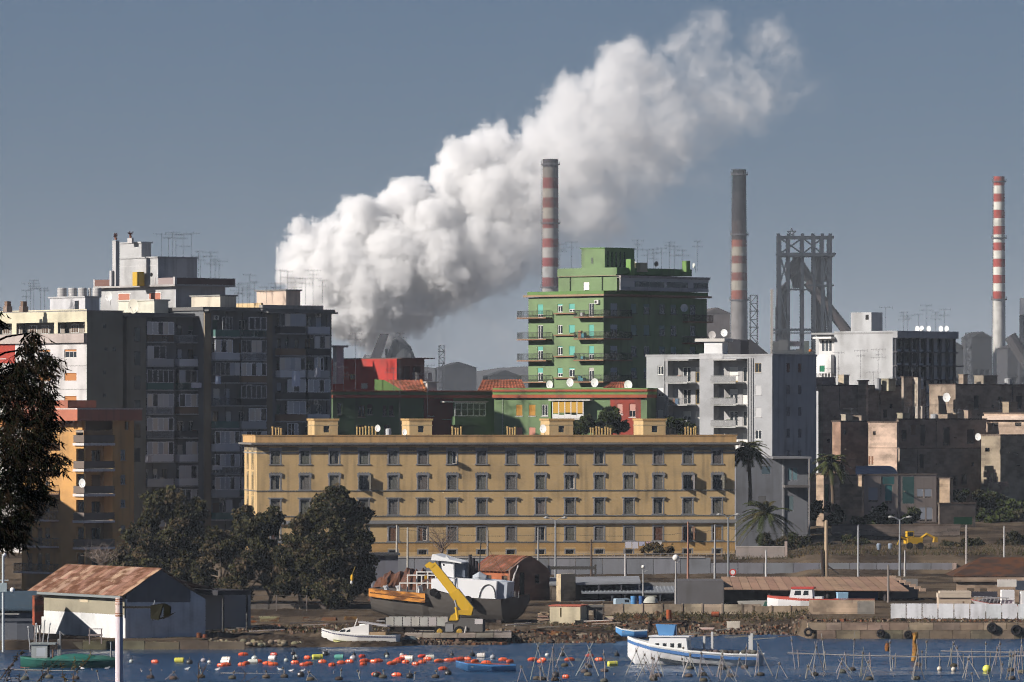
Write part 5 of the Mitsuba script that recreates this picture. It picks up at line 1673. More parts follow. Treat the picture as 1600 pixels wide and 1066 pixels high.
def old_house(label, px_l, px_c, px_r, py_t, py_b, Y, a, col, wins=(), lwins=(), name='house', mat='stone', roof=(.2, .15, .12), lean=0):
    k = thing(name, label, 'house')
    fr = fac(px_c, Y, a)
    L = max(fr.X(px_r), .5)
    f0_ = Fr(fr.O, fr.a - 90)
    W = max(-f0_.X(px_l), .5) if px_l < px_c - .5 else 7.0
    W = min(W, 30)
    lf = fr.left(W)
    zt, zb = fr.Z(py_t, px_c), min(fr.Z(py_b, px_c), 3)
    hs, lh = [], []
    for a_, b_, pa, pb, c in wins:
        hs.append(window(k, fr, fr.X(a_), fr.X(b_), fr.Z(pb, a_), fr.Z(pa, a_), frame=(.20, .16, .12), shutter=c, frac=.85 if c else 0))
    for a_, b_, pa, pb, c in lwins:
        lh.append(window(k, lf, lf.X(a_), lf.X(b_), lf.Z(pb, a_), lf.Z(pa, a_), frame=(.25, .2, .15), shutter=c, frac=.85 if c else 0))
    g = G(fr, col)
    g.wall(0, L, zb, zt, hs, t=.3)
    g.add(*G(lf, col).wall(0, W, zb, zt, lh, t=.3).mesh()[:2], world=True)
    g.quad([L, 0, zb], [L, W, zb], [L, W, zt], [L, 0, zt]).quad([L, W, zb], [0, W, zb], [0, W, zt], [L, W, zt])
    part(k, 'wall', g, mat)
    part(k, 'roof', G(fr, roof).box(-.12, L + .12, -.12, W + .12, zt + .003, zt + .2), mat)
    if L > 5:                                             # the small things that cling to an old front
        r = random.Random(int(px_l * 7 + py_t))
        taken = [(q[0] - .3, q[1] + .3, q[2] - .3, q[3] + .3) for q in hs]
        vis = fr.Z(py_b, px_c)
        free = lambda u, w_, z, h_: all(u + w_ < q[0] or u > q[1] or z + h_ < q[2] or z > q[3] for q in taken)
        for i in range(int(L * 1.3)):
            kind = r.choice(('shutter', 'shutter', 'plaster', 'plaster', 'pipe', 'ledge', 'niche', 'cable', 'beam'))
            u, z = r.uniform(.3, max(L - 2, .4)), r.uniform(max(vis, 3.2), max(zt - 2.2, 3.4))
            w_, h_ = {'shutter': (.9, 1.5), 'niche': (.5, .6), 'plaster': (r.uniform(.8, 3), r.uniform(.8, 2.2)), 'pipe': (.12, zt - z), 'ledge': (r.uniform(1, 4), .15), 'cable': (r.uniform(2, 5), .03), 'beam': (.16, .16)}[kind]
            w_ = min(w_, L - u - .1)
            if w_ <= .02 or not free(u, w_, z, h_):
                continue
            if kind != 'cable':
                taken.append((u - .15, u + w_ + .15, z - .15, z + h_ + .15))
            if kind == 'shutter':
                c = r.choice(((.07, .055, .045), (.05, .09, .08), (.30, .28, .25), (.16, .11, .08)))
                w = part(k, 'shuttered_window', G(fr, (.32, .27, .23)).box(u - .12, u + w_ + .12, -.07, -.003, z - .1, z + h_ + .12), mat)
                part(w, 'shutter', G(fr, c).box(u, u + w_ / 2 - .02, -.12, -.073, z, z + h_).box(u + w_ / 2 + .02, u + w_, -.12, -.073, z, z + h_))
            elif kind == 'niche':
                part(k, 'niche', G(fr, (.015, .014, .013)).box(u, u + w_, -.02, -.003, z, z + h_))
            elif kind == 'plaster':
                c = jit(col, r, .1)
                f_ = r.choice((1.5, 1.8, .6, 1.3))
                pts = [(u + w_ * (.5 + .5 * math.cos(t) * r.uniform(.6, 1)), z + h_ * (.5 + .5 * math.sin(t) * r.uniform(.6, 1))) for t in np.linspace(0, 6.28, 11)[:-1]]
                part(k, 'plaster_patch', G(fr, tuple(min(q * f_, .7) for q in c)).prism(pts, -.035, -.003), mat)
            elif kind == 'pipe':
                part(k, 'rain_pipe', G(fr, (.12, .11, .10)).tube([[u, -.1, z], [u, -.1, zt]], .06, 5))
            elif kind == 'ledge':
                part(k, 'ledge', G(fr, (.30, .25, .21)).box(u, u + w_, -.25, -.003, z, z + h_), mat)
            elif kind == 'cable':
                part(k, 'cable', G(fr, (.02, .02, .02)).tube([[u, -.04, z], [u + w_ / 2, -.06, z - .15], [u + w_, -.04, z + .05]], .025, 3))
            else:
                part(k, 'beam_end', G(fr, (.10, .08, .06)).box(u, u + w_, -.5, -.003, z, z + h_), mat)
    return k, fr, L, W, zb, zt


D = (.035, .032, .03)
old_house('dark windowless stone block below the far grey block', 1278.5, 1286, 1446, 603.5, 720, 905, 32, (.33, .265, .22), [(1380, 1386, 640, 655, D)], roof=(.09, .075, .07))
h = old_house('long dark stone house with a lit end and a large white dish, upper right', 1452, 1493, 1640, 602, 700, 915, 40, (.38, .30, .23), [(1522, 1530, 618, 640, D), (1588, 1597, 619, 640, D), (1560, 1566, 620, 640, D)])
dish(1480, 622, 905, .72, 'large white satellite dish before the lit stone end wall on the right slope', az=-40)
old_house('small lit roof hut on the dark stone block, the one nearer the left', 1341, 1353, 1356, 596, 610, 907, 40, (.58, .44, .33), name='roof_hut')
k = old_house('open roof hut with a lit doorway wall on the dark stone block', 1409, 1412, 1430, 590, 612, 909, 40, (.42, .35, .28), name='roof_hut')
part(k[0], 'door_jamb', G(k[1], (.55, .47, .38)).box(k[2] - .55, k[2] + .1, -1.2, -.003, k[4] + 6, k[5]), 'stone')
h = old_house('house with a bright pink sunlit end wall between two dark fronts', 1356.5, 1401.5, 1404, 661, 780, 875, 62, PNK, [], [(1364, 1368.5, 674, 680, D), (1357, 1360, 713, 727, (.2, .1, .06)), (1361.5, 1364.5, 713, 727, (.2, .1, .06))])
lf = h[1].left(h[3])
part(h[0], 'string_course', G(lf, (.52, .38, .29)).box(0, h[3], -.12, -.003, lf.Z(700.5, 1380), lf.Z(698.5, 1380)), 'stone')
old_house('reddish dark stone front left of the pink sunlit end wall', 1300, 1313.5, 1357, 659.5, 780, 880, 30, (.38, .245, .18), [(1318, 1323, 672, 680, D)], roof=(.1, .08, .07))
old_house('dark stone front with two tall doorways right of the pink sunlit end wall', 1403, 1404, 1541, 656, 770, 878, 31, (.32, .25, .20), [(1409, 1417, 672, 690, D), (1438, 1446, 664, 697, D), (1474, 1484, 668, 697, D), (1511, 1523, 671, 694, (.06, .045, .04)), (1438, 1450, 708, 738, D)], roof=(.07, .055, .05))
old_house('rough ruined stone wall below the tall doorways', 1404, 1406, 1602, 702, 790, 868, 33, (.36, .29, .23), [(1437, 1444, 710, 735, D), (1560, 1566, 738, 750, D)])
h = old_house('white edged terrace wall at the right edge', 1537.5, 1640, 1700, 647, 700, 882, 55, (.62, .47, .36), [], [(1550, 1560, 660, 666, D), (1586, 1596, 660, 666, D)])
part(h[0], 'ledge', G(h[1].left(h[3]), (.66, .52, .42)).box(0, h[3], -.6, -.003, h[5] - .9, h[5] - .3), 'stone')
h = old_house('crumbling round edged stone tower wall at the right', 1533, 1563, 1640, 681, 740, 866, 38, (.36, .30, .22), [(1540, 1547, 700, 707, D)])
dish(1529, 683.5, 864, .55, 'round white satellite dish left of the crumbling stone tower wall', az=-40)
h = old_house('pinkish garden house with a lit end wall and a green door', 1262.5, 1287, 1312, 742, 820, 838, 40, (.50, .37, .27), [(1289, 1295, 757, 788, (.02, .08, .04))])
h = old_house('house with a half lit end wall behind the right palm', 1311, 1346.5, 1350, 744, 830, 842, 55, (.5, .37, .26), name='house')
# its low vaulted roof, half lit
g = G(WORLD, (.44, .40, .40))
A_, B_ = at(1337, 743, 846), at(1402, 743, 846)
rs_ = []
for j in range(7):
    u = j / 6
    rs_.append((at(1337 + 8 * 0 + (0 if j else 0), 743 - 15 * math.sin(u * 1.57), 846 + 9 * u), at(1403 - 26 * (1 - math.cos(u * 1.2)), 743 - 15 * math.sin(u * 1.57), 846 + 9 * u)))
for j in range(6):
    g.quad(rs_[j][0], rs_[j][1], rs_[j + 1][1], rs_[j + 1][0])
k = thing('vaulted_roof', 'pale low vaulted roof above the teal shuttered house', 'roof')
part(k, 'vault', g, 'wall')
part(k, 'end_wall', G(WORLD, (.55, .42, .32)).quad(rs_[0][0], rs_[-1][0], rs_[-1][0] - [0, 0, 1.6], rs_[0][0] - [0, 0, 1.6]), 'stone')
TL = (.06, .19, .19)
h = old_house('shaded house with teal shutters and white framed windows below the vaulted roof', 1346, 1347.5, 1463, 743, 835, 843, 18, (.34, .285, .25),
              [(1357, 1372, 762, 785, (.30, .31, .33)), (1383, 1394, 758, 787, TL), (1433, 1443, 764, 778, (.30, .32, .36)), (1445, 1456, 764, 778, (.30, .32, .36)), (1437, 1446, 793, 815, (.3, .32, .36)), (1448, 1457, 793, 815, (.3, .32, .36))], mat='wall')
for a, b in ((1379, 1397), (1410, 1428)):
    part(h[0], 'wall_field', G(h[1], TL if a < 1400 else (.07, .15, .14)).box(h[1].X(a), h[1].X(b), -.06, -.003, h[1].Z(745 + 42, a) if a > 1400 else h[1].Z(757, a), h[1].Z(745, a)), 'wall')
old_house('sunlit corner of a ruined wall right of the teal shuttered house', 1461, 1484, 1489, 749, 800, 846, 60, (.46, .34, .235))
old_house('low dark shed with a green door on the right slope', 1466, 1468, 1524, 788, 830, 835, 20, (.2, .165, .14), [(1490, 1520, 808, 822, (.02, .06, .035))])
old_house('low dark retaining terrace wall below the houses on the right slope', 1299, 1300, 1500, 822, 850, 815, 6, (.25, .20, .17))
for px, Y, t_, b_ in ((1434, 893, 636, 656), (1441, 893, 636, 656)):
    k = thing('chimney_pair', 'pale rooftop chimney above the dark stone front, %s of two' % ('left' if px == 1434 else 'right'), 'chimney')
    p = at(px, b_, Y)
    part(k, 'stack', G(Fr([p[0], p[1], 0], 40), (.58, .52, .46)).box(-.3, .3, -.3, .3, p[2] - 1, at(px, t_, Y)[2]), 'stone')
    part(k, 'cap', G(Fr([p[0], p[1], 0], 40), (.5, .44, .38)).box(-.38, .38, -.38, .38, at(px, t_, Y)[2] + .003, at(px, t_, Y)[2] + .15), 'stone')
for px, py, w, h_, Y, lab in ((1548, 745, 9, 28, 860, 'pale standing stump of a ruined wall at the right'), (1560, 765, 22, 14, 858, 'pale heap of ruined masonry at the right')):
    k = thing('ruined_wall', lab, 'ruin')
    p = at(px, py, Y)
    g = G(Fr(p, 30), (.44, .32, .22))
    rr_ = random.Random(px)
    for i in range(12):
        x, z = rr_.uniform(-w / 2, w / 2) * Y / F, rr_.uniform(-h_ / 2, h_ / 2) * Y / F
        s_ = rr_.uniform(.3, .7)
        part(k, 'stone', G(Fr(p, 30 + rr_.uniform(-20, 20)), jit((.44, .32, .22), rr_, .25)).box(x - s_, x + s_, -.6, .6, z - s_ * .8, z + s_ * .8), 'stone')

rq = random.Random(91)
for i, (px, py, Y, w_, h_, kind) in enumerate(((1290, 603, 910, 2.2, 1.2, 'hut'), (1318, 603, 912, 1.2, 1.6, 'chimney'), (1372, 604, 910, 1.0, 1.2, 'tank'), (1388, 603, 911, 1.6, 1.0, 'hut'), (1437, 602, 912, 1.2, .9, 'tank'), (1505, 601, 920, 1.0, 1.5, 'chimney'), (1540, 601, 922, 2.6, 1.3, 'hut'), (1575, 602, 924, 1.1, 1.0, 'tank'),
                                             (1412, 655, 886, 1.4, .8, 'hut'), (1460, 655, 887, 1.2, .7, 'tank'), (1481, 655, 886, 2.0, .6, 'hut'), (1512, 656, 886, .8, 1.3, 'chimney'), (1323, 659, 884, 1.2, 1.0, 'chimney'), (1345, 659, 885, 1.6, .8, 'hut'), (1578, 646, 888, 1.6, 1.6, 'hut'))):
    p = at(px, py, Y)
    fr = Fr([p[0], p[1], 0], rq.uniform(20, 50))
    z = p[2]
    nm, cat = {'hut': ('roof_hut', 'hut'), 'chimney': ('chimney', 'chimney'), 'tank': ('water_tank', 'water tank')}[kind]
    where = ('upper dark stone house, far left', 'upper dark stone house, left', 'upper dark stone house, right of centre', 'upper dark stone house beside the hut', 'upper stone houses left of the dish', 'long dark stone house right of the dish', 'long dark stone house, middle', 'long dark stone house at the right edge', 'stone front with doorways, left end', 'stone front with doorways, middle', 'stone front with doorways, right of middle', 'stone front with doorways, right end', 'reddish stone front, left', 'reddish stone front, right', 'white edged terrace')[i]
    k = thing(nm, 'weathered %s on the roof of the %s' % (cat, where), cat)
    c = jit((.42, .34, .27), rq, .25)
    if kind == 'tank':
        part(k, 'drum', G(fr, (.36, .37, .38)).tube([[0, 0, z - .6], [0, 0, z + h_]], w_ / 2, 12), 'wall')
        part(k, 'lid', G(fr, (.3, .3, .3)).tube([[0, 0, z + h_ + .003], [0, 0, z + h_ + .12]], [w_ / 2 + .04, .1], 12))
    else:
        part(k, 'wall', G(fr, c).box(-w_ / 2, w_ / 2, -w_ / 2, w_ / 2, z - .8, z + h_), 'stone')
        part(k, 'cap', G(fr, tuple(q * .9 for q in c)).box(-w_ / 2 - .1, w_ / 2 + .1, -w_ / 2 - .1, w_ / 2 + .1, z + h_ + .003, z + h_ + .14), 'stone')
for px, py, Y in ((1300, 602, 915), (1365, 602, 915), (1398, 601, 915), (1426, 600, 915), (1528, 601, 925), (1555, 600, 925), (1590, 601, 925), (1420, 655, 888), (1450, 655, 888), (1498, 655, 888), (1330, 659, 886), (1562, 646, 890)):
    p = at(px, py, Y)
    antenna(Fr([p[0], p[1], 0], 15), 0, 0, p[2] - .4, 'thin television aerial on the old stone houses of the right slope', 'thin television aerials on the old stone houses', h=rq.uniform(1.6, 3.2))

# ================================================================ TREES AND PALMS
def leaf_cards(g, rng, pts, size, cols, droop=0.0, long=1.6, ids=None):
    """small bent leaf sprays at the points, each with its own turn and tone"""
    n = len(pts)
    d = rng.normal(size=(n, 3))
    d[:, 2] -= droop
    d /= np.linalg.norm(d, axis=1, keepdims=True)
    e = np.cross(d, rng.normal(size=(n, 3)))
    e /= np.linalg.norm(e, axis=1, keepdims=True) + 1e-9
    s = size * rng.uniform(.6, 1.4, (n, 1))
    u = d * s * long / 2
    w = e * s / 2
    m = np.cross(d, e) * s * .18
    V = np.stack([pts - u, pts + w + m, pts + u, pts - w + m], 1)
    if ids is None:
        ids = rng.integers(0, len(cols), n)
    for k, c in enumerate(cols):
        sel = V[ids == k]
        if len(sel):
            q = np.arange(len(sel))[:, None] * 4
            f = np.concatenate([q + [0, 1, 2], q + [0, 2, 3]])
            g.add(sel.reshape(-1, 3), f, c, world=True)


def tree(label, cat, name, Y, blobs, trunks, base_py, seed, cols, n=9000, size=.42, depth=.9, group=None):
    """blobs: (px, py, rx px, ry px) of crown lobes; trunks: (px at base, lean px, radius m)"""
    rng = np.random.default_rng(seed)
    k = thing(name, label, cat, group)
    S = Y / F
    top = G(WORLD, (.10, .08, .06))
    cs = []
    for px, py, rx, ry in blobs:
        c = at(px, py, Y)
        c[1] += rng.uniform(-1, 1) * depth * rx * S
        cs.append((c, rx * S, ry * S))
    for px, lean, r in trunks:
        b = at(px, base_py, Y)
        b[2] = ground_z(b[0], Y) - .2
        g = G(WORLD, (.17, .135, .105))
        t_ = at(px + lean, base_py, Y)
        tip = min(cs, key=lambda q: abs(q[0][0] - t_[0]))[0]
        mid = b * .5 + tip * .5 + rng.normal(size=3) * [.3, .3, 0]
        g.tube([b, b * .75 + mid * .25 + rng.normal(size=3) * .1, mid, mid * .4 + tip * .6], [r, r * .85, r * .6, r * .25], 8)
        part(k, 'trunk', g, 'paint')
        lg = G(WORLD, (.17, .135, .105))
        for c, rx, ry in cs:
            if abs(c[0] - tip[0]) < rx * 3:
                s0 = b + (mid - b) * rng.uniform(.4, 1.0)
                h = (s0 + c) / 2 + [0, 0, .3] + rng.normal(size=3) * .3
                lg.tube([s0, h, c], [r * .4, r * .28, r * .08], 5)
        part(k, 'limb', lg, 'paint', kind='stuff')
    area = sum(rx * ry for _, rx, ry in cs)
    g = G(WORLD, cols[0])
    allp, alli = [], []
    for c, rx, ry in cs:
        m = int(n * rx * ry / area)
        # boughs of different size hang in the lobe; leaves sit in sprays on the outside of each bough
        nb = max(5, int(4 + 1.35 * rx * ry))
        for q in range(nb):
            o = rng.normal(size=3)
            o /= np.linalg.norm(o)
            cc = c + o * rng.uniform(.15, 1.0) ** .6 * np.array([rx, rx * depth, ry]) * .92
            br = min(rx, ry) * rng.uniform(.22, .5)
            mm = max(10, int(m / nb * rng.uniform(.5, 1.5)))
            ns = max(3, mm // 14)
            sd = rng.normal(size=(ns, 3))
            sd /= np.linalg.norm(sd, axis=1, keepdims=True)
            sp = cc + sd * br * rng.uniform(.55, 1.1, (ns, 1)) * [1.15, 1.15, .75]
            w_ = rng.integers(0, ns, mm)
            allp.append(sp[w_] + rng.normal(size=(mm, 3)) * .20 * [1, 1, .9])
            tone = rng.integers(0, len(cols))              # one bough is browner, another greener or paler
            alli.append(np.where(rng.random(mm) < .7, tone, rng.integers(0, len(cols), mm)))
    leaf_cards(g, rng, np.vstack(allp), size, cols, droop=.3, ids=np.concatenate(alli))
    part(k, 'crown', g, 'leaf', kind='stuff')
    return k


EUC = [(.055, .052, .027), (.085, .068, .040), (.040, .038, .020), (.115, .085, .056), (.028, .029, .017), (.075, .072, .036)]
tree('broad dark eucalyptus, leftmost of the three big trees before the ochre building', 'tree', 'tree', 655,
     [(262, 795, 30, 32), (240, 822, 30, 30), (285, 815, 26, 30), (215, 850, 32, 30), (255, 860, 40, 34), (295, 850, 26, 32), (190, 872, 18, 20), (310, 800, 16, 18), (300, 885, 26, 24), (230, 885, 30, 20), (262, 770, 14, 12)],
     [(250, 5, .35), (285, -8, .28)], 930, 1, EUC, 26000, .30)
tree('low wide eucalyptus in the middle of the three big trees', 'tree', 'tree', 645,
     [(380, 830, 34, 34), (345, 850, 28, 30), (415, 820, 22, 28), (400, 870, 34, 36), (345, 885, 36, 32), (310, 905, 30, 26), (370, 910, 40, 28), (425, 880, 26, 34), (432, 805, 12, 14), (385, 802, 18, 14), (290, 895, 22, 22)],
     [(370, 5, .3), (335, -5, .25), (420, 0, .25)], 945, 2, EUC, 30000, .30)
tree('tallest dark eucalyptus, rightmost of the three big trees, overlapping the ochre front', 'tree', 'tree', 640,
     [(520, 790, 34, 34), (548, 812, 28, 34), (490, 815, 28, 30), (470, 850, 32, 34), (530, 855, 44, 44), (565, 860, 20, 36), (455, 885, 30, 32), (505, 900, 42, 36), (555, 900, 30, 32), (525, 925, 46, 22), (450, 915, 30, 24), (525, 765, 22, 14), (575, 885, 14, 26), (468, 820, 18, 18)],
     [(515, 5, .4), (545, 5, .28), (470, 0, .28)], 948, 3, EUC, 38000, .30)
PIN = [(.030, .042, .016), (.04, .05, .02), (.024, .034, .014), (.05, .055, .028)]
tree('dark rounded tree behind the ochre roof before the red house wall', 'tree', 'tree', 815, [(955, 655, 20, 18), (945, 668, 22, 16), (972, 665, 16, 14), (910, 664, 18, 13), (898, 670, 12, 9)], [(950, 0, .3)], 740, 4, PIN, 7000, .4)
tree('small bush behind the ochre roof right of the fourth stair head', 'bush', 'bush', 815, [(1058, 668, 18, 12), (1075, 672, 14, 9), (1047, 660, 8, 8)], [(1060, 0, .15)], 740, 5, PIN, 2600, .36)
tree('dense dark shrubs below the teal shuttered house', 'shrubs', 'shrub', 826, [(1380, 805, 26, 14), (1420, 808, 26, 13), (1355, 815, 22, 12), (1300, 805, 18, 14), (1275, 800, 16, 12)], [(1390, 0, .1)], 835, 6, PIN, 6500, .4)
tree('shrubs climbing over the ruined walls at the right', 'shrubs', 'shrub', 850, [(1535, 775, 22, 14), (1500, 772, 14, 9), (1560, 785, 26, 14), (1590, 800, 26, 20), (1545, 810, 34, 18), (1480, 775, 10, 8)], [(1545, 0, .1)], 845, 7, [(.05, .065, .022), (.035, .045, .018), (.06, .055, .03)], 8000, .42)
tree('dark scrub on the bank above the grey retaining wall at the right', 'shrubs', 'shrub', 790, [(1240, 845, 26, 12), (1330, 850, 34, 11), (1500, 850, 38, 12), (1580, 845, 34, 16), (1200, 845, 20, 12), (1430, 864, 44, 8), (1290, 860, 30, 9), (1370, 866, 30, 7), (1540, 864, 40, 9), (1480, 868, 30, 6)], [(1240, 0, .1)], 862, 8, [(.04, .045, .02), (.035, .035, .018), (.07, .055, .03)], 17000, .36)
tree('tangled brown creeper hanging at the foot of the ochre building', 'creeper', 'creeper', 781, [(1010, 857, 12, 4), (1040, 858, 16, 5), (1022, 853, 10, 3)], [(1020, 0, .06)], 872, 9, [(.10, .07, .035), (.07, .06, .03)], 900, .3)


def bare(label, px, py0, py1, Y, spread, n, seed, col=(.16, .12, .10)):
    k = thing('bare_tree', label, 'tree')
    rng = np.random.default_rng(seed)
    b = at(px, py0, Y)
    g = G(WORLD, col)
    S = Y / F
    hgt = (py0 - py1) * S
    g.tube([b, b + [0, 0, hgt * .45]], [.13, .08], 6)
    part(k, 'trunk', g)
    g = G(WORLD, col)
    for i in range(n):
        s = b + [0, 0, hgt * rng.uniform(.1, .45)]
        th = rng.uniform(0, 6.28)
        e = b + [math.cos(th) * spread * S * rng.uniform(.3, 1), math.sin(th) * spread * S * .7, hgt * rng.uniform(.5, 1)]
        m = (s + e) / 2 + rng.normal(size=3) * .25 + [0, 0, .3]
        g.tube([s, m, e], [.04, .028, .012], 4)
        for j in range(5):
            q = m + (e - m) * rng.uniform(0, 1)
            g.tube([q, q + rng.normal(size=3) * .55 + [0, 0, .35]], [.018, .008], 3)
    part(k, 'twig', g, kind='stuff')


bare('leafless grey tree before the left part of the ochre building', 690, 875, 820, 765, 40, 30, 1)
bare('pale leafless scrub behind the rusty shed roof', 158, 895, 855, 640, 30, 34, 2, (.24, .19, .16))


def palm(label, px, py_c, py_base, Y, R, seed, n=40, trunk=True, droop=1.0):
    k = thing('palm', label, 'palm tree')
    rng = np.random.default_rng(seed)
    S = Y / F
    c = at(px, py_c, Y)
    b = at(px + 2, py_base, Y)
    if trunk:
        g = G(WORLD, (.12, .09, .065))
        pts = [b + (c - b) * t + [.08 * math.sin(t * 5), 0, 0] for t in np.linspace(0, 1, 9)]
        g.tube(pts, [.32, .28, .26, .24, .24, .24, .26, .34, .38], 9)
        part(k, 'trunk', g)
        g = G(WORLD, (.17, .12, .07))
        for i in range(50):                                # skirt of dead leaf bases
            th, z = rng.uniform(0, 6.28), rng.uniform(-1.6, .2)
            q = c + [0.3 * math.cos(th), .3 * math.sin(th), z]
            g.tube([q, q + [.5 * math.cos(th), .5 * math.sin(th), -.6]], [.05, .02], 3)
        part(k, 'dead_leaf_skirt', g, kind='stuff')
    for i in range(n):
        th = rng.uniform(0, 6.28)
        up = rng.uniform(-.5, 1.35)
        Lf = R * S * rng.uniform(.8, 1.1)
        d = np.array([math.cos(th), math.sin(th), 0])
        pts = []
        for t in np.linspace(0, 1, 7):
            pts.append(c + d * Lf * t * math.cos(up * (1 - .3 * t)) + np.array([0, 0, Lf * (math.sin(up) * t - droop * .62 * t * t)]))
        g = G(WORLD, (.06, .07, .028))
        g.tube(pts, [.035, .03, .028, .024, .02, .014, .008], 3)
        side = np.cross(d, [0, 0, 1])
        col = [(.050, .062, .024), (.066, .074, .03), (.04, .05, .02), (.085, .075, .035)][rng.integers(0, 4)]
        P = np.array(pts)
        for t in np.linspace(.12, .98, 30):
            f = t * 6
            j = min(int(f), 5)
            q = P[j] + (P[j + 1] - P[j]) * (f - j)
            ax = (P[j + 1] - P[j]) / (np.linalg.norm(P[j + 1] - P[j]) + 1e-9)
            ll = .75 * (1 - abs(t - .45) * .9)
            for sgn in (-1, 1):
                e = q + side * sgn * ll * .8 + ax * ll * .55 + np.array([0, 0, -.22 * ll])
                g.tri(q - ax * .075, q + ax * .075, e, col)
        part(k, 'frond', g, 'leaf')


palm('palm with a slim trunk right beside the ochre building', 1170, 702, 790, 800, 34, 1, 64)
palm('palm with a thick dark crown before the lit garden house', 1299, 722, 800, 815, 34, 2, 66)
palm('low bushy palm in the dark garden right of the ochre building', 1197, 805, 850, 792, 56, 3, 56, False, .95)

# ================================================================ THE WATERFRONT
def gz(px, Y):
    return float(ground_z((px - 800) * Y / F, Y))


# ---- grey retaining wall and railings below the ochre building
w = thing('retaining_wall', 'long grey retaining wall below the ochre building and the right slope', 'wall')
Yw = 760.3
xw = lambda px: (px - 800) * Yw / F
zw = lambda py: H + (YH - py) * Yw / F
frw = Fr([0, Yw, 0], 0)
px = 560
rr = random.Random(61)
while px < 1488:
    d = rr.uniform(38, 48)
    t = zw(872 if px < 1100 else 880)
    part(w, 'panel', G(frw, jit((.20, .205, .225), rr, .1)).box(xw(px) + .03, xw(min(px + d, 1488)) - .03, -.25, 1.2, .2, t), 'wall')
    px += d
part(w, 'coping', G(frw, (.33, .30, .28)).box(xw(560), xw(1101), -.4, 1.3, zw(872) + .003, zw(870.3)), 'wall')
part(w, 'end_pillar', G(frw, (.42, .32, .27)).box(xw(1488), xw(1494), -.5, 1.2, .2, zw(880)), 'wall')
rl = thing('railing', 'thin pale railing on top of the grey retaining wall', 'railing')
for i, p in enumerate(np.arange(900, 1230, 12)):
    part(rl, 'post', G(frw, (.25, .24, .23)).box(xw(p) - .03, xw(p) + .03, .3, .36, zw(870), zw(866)))
part(rl, 'rail', G(frw, (.27, .25, .24)).box(xw(895), xw(1225), .3, .36, zw(866), zw(865.4)))
lw_ = thing('garden_wall', 'low pale stucco wall right of the ochre building foot', 'wall')
part(lw_, 'wall', G(Fr([0, 772, 0], 0), (.34, .29, .26)).box((1150 - 800) * 772 / F, (1226 - 800) * 772 / F, 0, .5, 2, H + (YH - 855) * 772 / F), 'wall')
part(lw_, 'coping', G(Fr([0, 772, 0], 0), (.40, .36, .33)).box((1150 - 800) * 772 / F, (1227 - 800) * 772 / F, -.1, .6, H + (YH - 855) * 772 / F + .003, H + (YH - 853.5) * 772 / F), 'wall')
part(lw_, 'end_post', G(Fr([0, 772, 0], 0), (.40, .32, .28)).box((1226.5 - 800) * 772 / F, (1230 - 800) * 772 / F, -.15, .65, 2, H + (YH - 846) * 772 / F), 'wall')

# ---- street lamps and poles
POLES = [(868, 813, 905, 752, 'lamp2', (.24, .25, .26), 'tall double headed street lamp before the middle of the ochre building'),
         (1138, 808, 900, 752, 'lamp2', (.2, .21, .22), 'double headed street lamp before the right corner of the ochre building'),
         (1406, 812, 902, 745, 'lamp2', (.24, .25, .26), 'double headed street lamp on the right before the yellow digger'),
         (841, 826, 878, 752, 'pole', (.28, .27, .26), 'slim grey pole left of the double street lamp before the ochre building'),
         (924, 845, 880, 752, 'pole', (.10, .075, .06), 'short dark brown pole with a finial before the ochre building'),
         (977, 867, 892, 752, 'pole', (.45, .43, .42), 'short pale post on the grey retaining wall'),
         (1075, 817, 895, 750, 'pole', (.30, .16, .12), 'rusty brown pole before the right part of the ochre building'),
         (1117, 822, 895, 750, 'pole', (.32, .32, .32), 'pale grey pole between the rusty pole and the corner lamp'),
         (620, 822, 862, 756, 'pole', (.40, .37, .33), 'slim pale pole right of the tallest eucalyptus'),
         (637, 826, 872, 754, 'pole', (.36, .34, .30), 'second slim pole right of the tallest eucalyptus'),
         (762, 830, 875, 756, 'pole', (.24, .22, .2), 'thin pole left of the red barn before the ochre building'),
         (1291, 815, 893, 700, 'pole', (.42, .32, .22), 'thick wooden pole rising over the brown yard roof'),
         (1341, 823, 896, 740, 'pole', (.34, .34, .34), 'pale concrete pole right of the wooden pole'),
         (1510, 822, 882, 740, 'pole', (.36, .33, .31), 'concrete pole left of two near the right edge'),
         (1569, 824, 876, 742, 'pole', (.40, .38, .36), 'concrete pole right of two near the right edge'),
         (1197, 861, 894, 750, 'pole', (.46, .45, .44), 'short pale post below the low stucco wall'),
         (1414, 862, 896, 742, 'pole', (.40, .38, .36), 'short pale post beside the right double street lamp'),
         (1056, 876, 940, 640, 'lamp1', (.34, .33, .32), 'grey street lamp with a white globe above the long dark canopy'),
         (1005, 890, 940, 645, 'lamp1', (.30, .30, .30), 'thin yard lamp left of the white globe lamp'),
         (1388, 885, 930, 640, 'pole', (.22, .19, .17), 'thin dark pole at the right end of the brown yard roof'),
         (1145, 893, 905, 735, 'sign', (.5, .48, .48), 'small red and white road sign on the grey retaining wall')]
